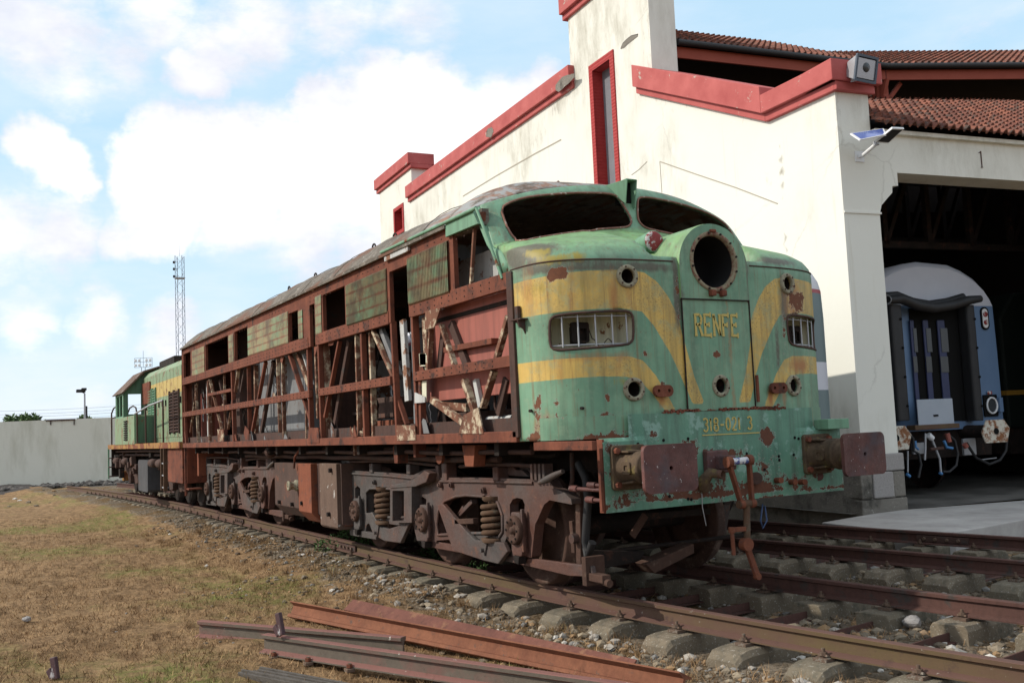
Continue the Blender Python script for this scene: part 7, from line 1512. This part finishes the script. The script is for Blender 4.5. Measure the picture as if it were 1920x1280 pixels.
# low box beside the cab
bx = MB().bb((-24.12, -1.50, 1.37), (-20.65, YH-.01, 2.10)).build('battery_box', M['green_yellow'], rl, bevel=.012)
mb = MB()
for k in range(9): mb.box((xl(236, -1.5), -1.515, 1.5+k*.06), (.55, .03, .03), Matrix.Rotation(.6, 3, 'X'))
mb.build('box_slats', M['dark'], bx)
MB().bb((-20.66, -1.46, 1.4), (-20.6, -1.0, 2.06)).build('box_end', M['green_shaded'], rl)  # end sheet, its shade painted by the darker green
# rails, stanchions and end hoops
a = at(253, 772, 1, -1.45); b = at(306, 752, 1, -1.3)
MB().tube([(a.x, -1.45, 2.14), (-18.6, -1.45, 2.26), (-16.9, -1.45, 2.30)], .022, 8).build('handrail', M['galv'], rl)
for x in (-20.5, -19.2, -17.9, -16.9): MB().cyl((x, -1.45, 1.38), (x, -1.45, 2.3 if x > -20 else 2.14), .02, n=8).build('stanchion', M['brown'], rl)
for y in (-1.4, -.95): MB().tube([(-25.6, y, 1.3), (-25.6, y, 2.3), (-25.55, y+.05, 2.45), (-25.4, y+.12, 2.5), (-25.28, y+.18, 2.45), (-25.25, y+.2, 2.3), (-25.25, y+.2, 1.3)], .022, 8).build('end_railing', M['brown'], rl)
MB().tube([(-25.6, -1.4, 2.15), (-24.1, -1.5, 2.15)], .018, 8).build('handrail', M['brown'], rl)
# front steps, beams, underneath
MB().bb((-25.75, -1.4, .45), (-25.6, 1.4, 1.26)).build('headstock', M['dark'], rl, bevel=.01)
for z in (.45, .72, .98): MB().bb((-25.7, -1.49, z), (-25.45, -1.25, z+.03)).build('step', M['brown'], rl)
MB().bb((-25.72, -1.5, .4), (-25.66, -1.46, 1.3)).build('step_stringer', M['green'], rl)
x0, x1 = xl(316, -1.45), xl(341, -1.45)
MB().bb((-15.05, -1.35, .55), (-14.9, 1.35, 1.25)).build('rear_beam', M['truss'], rl, bevel=.01); MB().bb((-16.6, -1.42, .55), (-15.0, -1.36, 1.25)).build('side_skirt', M['truss'], rl, bevel=.01)
for x in (-16.75, -17.1): MB().bb((x-.03, -1.48, .35), (x+.02, -1.40, 1.26)).build('ladder_rail', M['spring'], rl)
for z in (.40, .66, .92): MB().bb((-17.1, -1.46, z), (-16.75, -1.38, z+.03)).build('ladder_rung', M['galv'], rl)
MB().prism(rrect(-20.6, .22, -19.2, .98, .08), lambda a, b: Vector((a, -1.42, b)), (0, 2.8, 0)).build('fuel_tank', mat('grey_tank', rusty((.05, .052, .056), (.085, .085, .09), (.10, .06, .045), 2, thr=(.6, .7))), rl, bevel=.01)
for x in (-24.6, -22.9, -18.6, -17.6): MB().lathe((x, -1.38, .92), (1, .0, 0), [(-.26, .04), (-.25, .10), (.2, .10), (.24, .08), (.26, .02)], 14).build('brake_cylinder', M['brown'], rl)
r4 = random.Random(4)
for cx in (-23.6, -17.4):
    B2 = MB().prism([(cx-1.6, .80), (cx+1.6, .80), (cx+1.5, .62), (cx+.9, .55), (cx+.7, .30), (cx+.4, .30), (cx+.3, .5), (cx-.3, .5), (cx-.4, .3), (cx-.7, .3), (cx-.9, .55), (cx-1.5, .62)], lambda a, b: Vector((a, -1.12, b)), (0, .12, 0)).build('bogie_frame', M['brown'], rl, bevel=.01)
    for dx in (-1.3, 0, 1.3):
        for s in (-1, 1): MB().lathe((cx+dx, s*.84, .47), (0, s, 0), [(-.13, .45), (-.12, .5), (-.09, .5), (-.085, .47), (0, .46), (0, .40), (-.05, .2), (0, .12), (.02, .001)], 32).build('wheel', M['dark'], B2)
        MB().bb((cx+dx-.12, -1.2, .34), (cx+dx+.12, -1.05, .62)).build('axle_box', M['yellow_edge' if dx < 0 and cx < -20 else 'brown'], B2, bevel=.02)
for k in range(26):
    x = r4.uniform(-25.2, -15.4); z = r4.uniform(.55, 1.15); y = -r4.uniform(1.1, 1.4); MB().box((x, y, z), (r4.uniform(.08, .35), .12, r4.uniform(.08, .25)), Matrix.Rotation(r4.uniform(-.2, .2), 3, 'Y')).build('equipment_case', M[r4.choice(['dark', 'brown', 'brown', 'spring', 'tank'])], rl, bevel=.012)
for z, y in ((1.18, -1.3), (1.08, -1.2)): MB().tube([(-25.4, y, z), (-20, y-.05, z+.02), (-15.3, y, z)], .03, 8).build('pipe', M['brown'], rl)
# ================================================================ railcar on the next track
rc = thing('railcar', (-12, 3.05, 0), 'white and grey-green railcar with a red line behind the nose of the derelict locomotive', 'railcar')
M['rc'] = mat('railcar_paint', lambda n: (lambda z: dict(c=n.mix(n.mr(z, 2.955, 2.957), n.mix(n.mr(z, 2.905, 2.907), n.mix(n.m('MULTIPLY', n.mr(z, 1.68, 1.682), n.mr(z, 2.03, 2.032, 1, 0)), n.mix(n.noise(3, 5), (.10, .15, .155), (.135, .185, .19)), (.52, .53, .58)), (.33, .06, .07)), n.mix(n.noise(2, 5, .6), (.52, .53, .57), (.62, .63, .66))), r=.45, s=.4))(n.sep(n.obj(), 2)))
yc = 3.05; hw_ = 1.42; XF = -3.3; xb = -21.5
def rcsec(k):   # cross section, half
    return [(0, 3.43), (.6, 3.40), (1.0, 3.33), (1.24, 3.23), (1.35, 3.10), (1.40, 2.95), (1.42, 2.6), (1.42, 1.2), (1.38, .95)]
prof = [(-a, b) for a, b in rcsec(0)][::-1]+rcsec(0)[1:]
prof = [(a, b) for a, b in prof]
# plan: rounded front
sl_ = []; nF = 9
for k in range(nF+1):
    t = k/nF*math.pi/2; sl_.append((XF-.5+.5*math.sin(t), max(.04, math.cos(t)**.42)))
stations = [(xb, 1), (-18, 1), (-14, 1), (-10, 1), (-7, 1)]+sl_
mb = MB(); vs = []; n_ = len(prof)
for x, k in stations:
    kk = k; 
    for a, b in prof: vs.append((x, yc+a*(1 if kk == 1 else (.35+.65*kk)), b if b < 2.9 else 2.9+(b-2.9)*(1 if kk == 1 else max(.25, kk))))
mb.add(vs, [(i*n_+k, i*n_+k+1, (i+1)*n_+k+1, (i+1)*n_+k) for i in range(len(stations)-1) for k in range(n_-1)], True)
mb.add([vs[(len(stations)-1)*n_+k] for k in range(n_)], [tuple(range(n_))]); mb.add([vs[k] for k in range(n_)], [tuple(range(n_))[::-1]]); mb.build('body', M['rc'], rc)
MB().bb((xb+.1, yc-1.3, .45), (XF-.6, yc+1.3, .97)).build('underframe', M['dark'], rc, bevel=.02)
for x in np.arange(-20.3, -6, 1.75):
    w = MB().prism(rrect(x, 2.15, x+1.25, 2.78, .08), lambda a, b: Vector((a, yc-1.432, b)), (0, .02, 0)).build('window', M['glassy'], rc)
for s in (-1, 1):
    q = at(1538, 748, 0, -3.78); y = q.y-.02 if s > 0 else 2*yc-q.y+.02
    l = MB().lathe((-3.95, y, 1.57), (1, .0, 0), [(-.2, .09), (0, .11), (.06, .118), (.07, .10), (.05, .095)], 24).build('headlamp', M['white_paint'], rc); MB().lathe((-3.95, y, 1.57), (1, 0, 0), [(.045, .096), (.055, .07), (.06, .03), (.061, .001)], 20).build('lens', M['beacon_red'], l)
MB().lathe(at(1523, 605, 0, -3.95), (1, .2, 0), [(-.08, .02), (.02, .025), (.03, .001)], 10).build('lamp_iron', M['galv'], rc)
for x in (-5.2, -7.0, -17.5, -19.3):
    for s in (-1, 1): MB().lathe((x, yc+s*.8, .45), (0, s, 0), [(-.1, .48), (0, .46), (.02, .001)], 24).build('wheel', M['dark'], rc)
# ================================================================ coach in the shed
DC = 1.7; Fp = lambda X, Y, d=DC: onplane(X, Y, F(0, 0, d), WF)
ga = lambda q: (q-mz(PC)).dot(GF)
cb = Fp(1755, 700); gc = ga(cb); co = thing('sleeping_car', (cb.x, cb.y, 0), 'dark blue coach with silver roof and black corridor bellows standing in the shed doorway', 'coach')
rt_ = [(1755, 491), (1780, 496), (1805, 507), (1828, 522), (1845, 540), (1856, 558), (1862, 572), (1868, 700), (1876, 785)]
half = [(ga(Fp(X, Y))-gc, Fp(X, Y).z) for X, Y in rt_]; zc_ = 1.02; half = [(a, b) for a, b in half[:-2]]+[(half[6][0]+.02, 2.4), (half[6][0]+.03, zc_)]
pr_ = [(-a, b) for a, b in half][::-1]+half[1:]
M['blue'] = mat('coach_blue', lambda n: dict(c=n.mix(n.mr(n.sep(n.obj(), 2), 3.12, 3.13), n.mix(n.noise(3, 6, .6), (.085, .15, .26), (.13, .21, .34)), n.mix(n.noise(2, 6, .6), (.42, .44, .5), (.55, .57, .62))), r=.5, s=.4))
zb_ = half[6][1]; M['blue'].node_tree
M['blue'] = mat('coach_paint', lambda n: dict(c=n.mix(n.mr(n.sep(n.obj(), 2), zb_-.02, zb_-.01), n.mix(n.noise(3, 6, .6), (.085, .15, .26), (.13, .21, .34)), n.mix(n.noise(2, 6, .6), (.42, .44, .5), (.55, .57, .62))), r=.5, s=.4))
mb = MB(); n_ = len(pr_); vs = []
for d, k in ((0, .985), (.06, 1), (14, 1)):
    for a, b in pr_: vs.append(F(gc+a*k, b if b < 3 else 3+(b-3)*(k if d else .9), DC+d))
mb.add(vs, [(i*n_+k, i*n_+k+1, (i+1)*n_+k+1, (i+1)*n_+k) for i in range(2) for k in range(n_-1)], True); mb.add(vs[:n_], [tuple(range(n_))]); mb.add(vs[-n_:], [tuple(range(n_))[::-1]]); mb.build('body', M['blue'], co)
MB().prism([(-1.2, .55), (1.2, .55), (1.25, 1.02), (-1.25, 1.02)], lambda a, b: F(gc+a, b, DC+.1), WF*13).build('underframe', M['dark'], co)
def cbx(X0, Y0, X1, Y1, d0, d1, nm, m_, par=None, bev=.01):
    p = Fp(X0, Y0, d0); q = Fp(X1, Y1, d0); g0, g1, z0, z1 = ga(p), ga(q), min(p.z, q.z), max(p.z, q.z); c8 = [F(g, z, d) for d in (d0, d1) for g, z in ((g0, z0), (g1, z0), (g1, z1), (g0, z1))]
    mb = MB(); mb.add(c8, [(3, 2, 1, 0), (4, 5, 6, 7), (0, 1, 5, 4), (1, 2, 6, 5), (2, 3, 7, 6), (3, 0, 4, 7)]); return mb.build(nm, m_, par or co, bevel=bev)
cbx(1704, 578, 1814, 788, DC-.02, DC-.01, 'door_surround', M['black'])
M['bluedoor'] = mat('door_blue', lambda n: dict(c=n.mix(n.noise(3, 5), (.028, .035, .085), (.045, .055, .12)), r=.5))
for X0, X1 in ((1706, 1728), (1730, 1755), (1757, 1786)):
    dr = cbx(X0, 600, X1, 786, DC-.06, DC-.03, 'corridor_door', M['bluedoor']); cbx(X0+6, 615, X1-6, 660, DC-.07, DC-.061, 'window', M['glassy'], dr); cbx(X0+6, 668, X1-6, 698, DC-.07, DC-.061, 'window', M['glassy'], dr, .02)
for X0, X1 in ((1664, 1704), (1808, 1842)):
    a = Fp(X0, 572, DC-.2); b = Fp(X1, 788, DC-.2); gm = (ga(a)+ga(b))/2; w = (ga(b)-ga(a))/2; zl, zh = b.z, a.z
    o = MB().prism(rrect(-w, -.06, w, .2, .06), lambda p, q: F(gm+p, zl, DC-.2+q), (0, 0, zh-zl)).build('bellows', M['rubber'], co, bevel=.01)
    for k in range(4): q = F(gm+w*.5, zl+(zh-zl)*(k+.5)/4, DC-.265); MB().cyl(q, q-WF*.01, .022, n=10).build('eyelet', M['black'], o)
pts_ = [Fp(X, Y, DC-.3) for X, Y in ((1664, 562), (1690, 560), (1720, 572), (1750, 577), (1785, 572), (1815, 563), (1838, 560))]
MB().tube(pts_, [.07, .085, .09, .09, .085, .08, .06], 12).build('bellows_roll', M['rubber'], co); MB().tube([p+Vector((0, 0, .07))+WF*.1 for p in pts_[:-1]], .07, 12).build('bellows_roll', M['rubber'], co)
q = pts_[0]; MB().lathe(q-GF*.02, -GF-WF*.5, [(-.02, .08), (.02, .088), (.0, .06), (-.05, .05), (-.06, .001)], 16).build('roll_end', M['galv'], co)
pl = cbx(1719, 749, 1790, 796, DC-.36, DC-.34, 'drop_plate', mat('pale_plate', lambda n: dict(c=n.mix(n.noise(4, 6), (.30, .34, .40), (.38, .42, .47)), r=.5)))
cbx(1716, 797, 1800, 802, DC-.40, DC-.2, 'plate_lip', M['rail_top'])
cbx(1751, 777, 1760, 780, DC-.372, DC-.36, 'plate_mark', M['black'], pl, 0)
M['hexp'] = mat('buffer_hex', lambda n: dict(c=n.mix(n.mr(n.noise(9, 7, .7), .46, .56), (.55, .52, .44), n.mix(n.noise(18, 5), (.33, .14, .05), (.12, .05, .03))), r=.7))
for X, Y in ((1868, 808), (1681, 821)):
    c = Fp(X, Y, DC-.62); g0, z0 = ga(c), c.z; w, h_ = .31, .19
    P = [(-w, -.02), (-w*.62, h_), (w*.62, h_), (w, .04), (w*.75, -h_), (-w*.78, -h_)]; P = P[::-1]
    b = MB().prism(P, lambda a, q: F(g0+a, z0+q, DC-.62), WF*.03).build('buffer', M['hexp'], co, bevel=.008); MB().cyl(F(g0, z0, DC-.6), F(g0, z0, DC+.1), .11, n=16).build('buffer_stock', M['dark'], b)
    MB().cyl(F(g0, z0, DC-.626), F(g0, z0, DC-.62), .055, n=14).build('grease_patch', M['black'], b)
# tail lamps
c = Fp(1845, 597); g0, z0 = ga(c), c.z; t_ = MB().prism(rrect(-.085, -.2, .085, .2, .08), lambda a, q: F(g0+a, z0+q, DC-.03), WF*.03).build('lamp_surround', M['black'], co); MB().prism(rrect(-.07, -.17, .05, .17, .06), lambda a, q: F(g0+a, z0+q, DC-.04), WF*.012).build('lamp_plate', M['white_paint'], t_)
for dz in (-.07, .07): MB().cyl(F(g0-.01, z0+dz, DC-.055), F(g0-.01, z0+dz, DC-.03), .045, n=16).build('tail_lens', M['beacon_red'], t_)
c = Fp(1856, 760); g0, z0 = ga(c), c.z; t_ = MB().prism(rrect(-.16, -.19, .15, .19, .02), lambda a, q: F(g0+a, z0+q, DC-.03), WF*.03).build('lamp_recess', M['black'], co); MB().tube([F(g0+.115*math.cos(a), z0+.135*math.sin(a), DC-.05) for a in np.linspace(0, 6.28, 24, endpoint=False)], .017, 8, closed=True).build('lamp_rim', M['white_paint'], t_); MB().cyl(F(g0, z0, DC-.04), F(g0, z0, DC-.03), .11, n=20).build('lens', M['glassy'], t_)
cbx(1874, 745, 1883, 772, DC-.1, DC, 'side_box', M['blue']); cbx(1852, 733, 1861, 739, DC-.04, DC-.02, 'red_mark', M['beacon_red'])
# hoses, hook and cocks below
def ct(px, r_, nm, m_, d=DC-.35): return MB().tube([Fp(X, Y, d) for X, Y in px], r_, 8).build(nm, m_, co)
bl_ = mat('blue_cock', lambda n: dict(c=(.08, .22, .45), r=.5))
ct([(1700, 806), (1712, 822), (1713, 845), (1722, 850), (1727, 870), (1722, 895)], .022, 'brake_hose', M['rubber']); ct([(1775, 812), (1790, 825), (1796, 850), (1793, 872), (1780, 884), (1768, 884)], .022, 'brake_hose', M['rubber'])
ct([(1812, 830), (1830, 858), (1855, 870), (1875, 862), (1886, 845), (1888, 825)], .024, 'heating_cable', M['rubber'])
ct([(1744, 812), (1750, 830), (1756, 845), (1762, 860), (1764, 885)], .02, 'coupling_link', M['galv']); ct([(1735, 812), (1735, 840), (1734, 862)], .018, 'coupling_link', M['galv']); ct([(1702, 845), (1702, 885)], .014, 'pipe', M['galv']); ct([(1740, 815), (1748, 822)], .05, 'coupling_hook', M['white_paint'])
ct([(1716, 826), (1717, 838), (1722, 842)], .02, 'cock_handle', bl_); ct([(1770, 826), (1775, 838), (1786, 840)], .024, 'cock_handle', bl_); ct([(1700, 888), (1706, 893)], .026, 'cock_handle', bl_); ct([(1762, 886), (1766, 888)], .026, 'cock_handle', bl_)
ct([(1776, 812), (1780, 828)], .04, 'red_valve', M['red_in']); ct([(1808, 832), (1812, 838)], .045, 'red_valve', M['red_in']); ct([(1744, 842), (1768, 840)], .028, 'coupling_screw', M['brown']); ct([(1836, 862), (1868, 858)], .01, 'pale_bar', M['galv'])
cbx(1806, 822, 1832, 852, DC-.2, DC-.15, 'bracket', M['galv']); cbx(1712, 830, 1735, 850, DC-.2, DC-.15, 'bracket', M['galv'])
for s in (-.8, .8): MB().lathe(F(gc+s, .42, DC+1.2), GF*(1 if s > 0 else -1), [(-.1, .48), (0, .46), (.02, .001)], 24).build('wheel', M['dark'], co)
# ================================================================ dark locomotive deeper in the shed, right of the coach
c = Fp(1905, 735, 3.0); g0 = ga(c)-.25
dl = thing('shed_locomotive', F(g0+1.4, 0, 3.0), 'dark locomotive with a thin yellow band in the shed at the right picture edge', 'locomotive')
M['dkgreen'] = mat('dark_green', lambda n: dict(c=n.mix(n.noise(3, 5), (.006, .010, .008), (.012, .018, .014)), r=.6))
MB().prism([(0, .95), (2.8, .95), (2.8, 3.1), (2.4, 3.6), (.4, 3.6), (0, 3.1)], lambda a, b: F(g0+a, b, 3.0), WF*12).build('body', M['dkgreen'], dl, bevel=.05)
MB().prism([(-.004, c.z-.05), (2.804, c.z-.05), (2.804, c.z+.04), (-.004, c.z+.04)], lambda a, b: F(g0+a, b, 2.99), WF*6).build('yellow_band', mat('dull_yellow', lambda n: dict(c=(.38, .20, .03))), dl)
MB().prism([(.1, .45), (2.7, .45), (2.7, .95), (.1, .95)], lambda a, b: F(g0+a, b, 3.1), WF*11).build('underframe', M['dark'], dl)
for s in (.42, 2.38): bz = F(g0+s, 1.05, 2.9); MB().cyl(F(g0+s, 1.05, 2.45), bz, .1, n=14).lathe(F(g0+s, 1.05, 2.42), -WF, [(-.02, .22), (0, .23), (.02, .21), (.021, .001)], 20).build('buffer', M['dark'], dl)
for s in (.9, 1.9): MB().prism(rrect(-.35, -.25, .35, .3, .05), lambda a, b: F(g0+s-.0+a*.8, 2.7+b, 2.985), WF*.01).build('window', M['glassy'], dl)
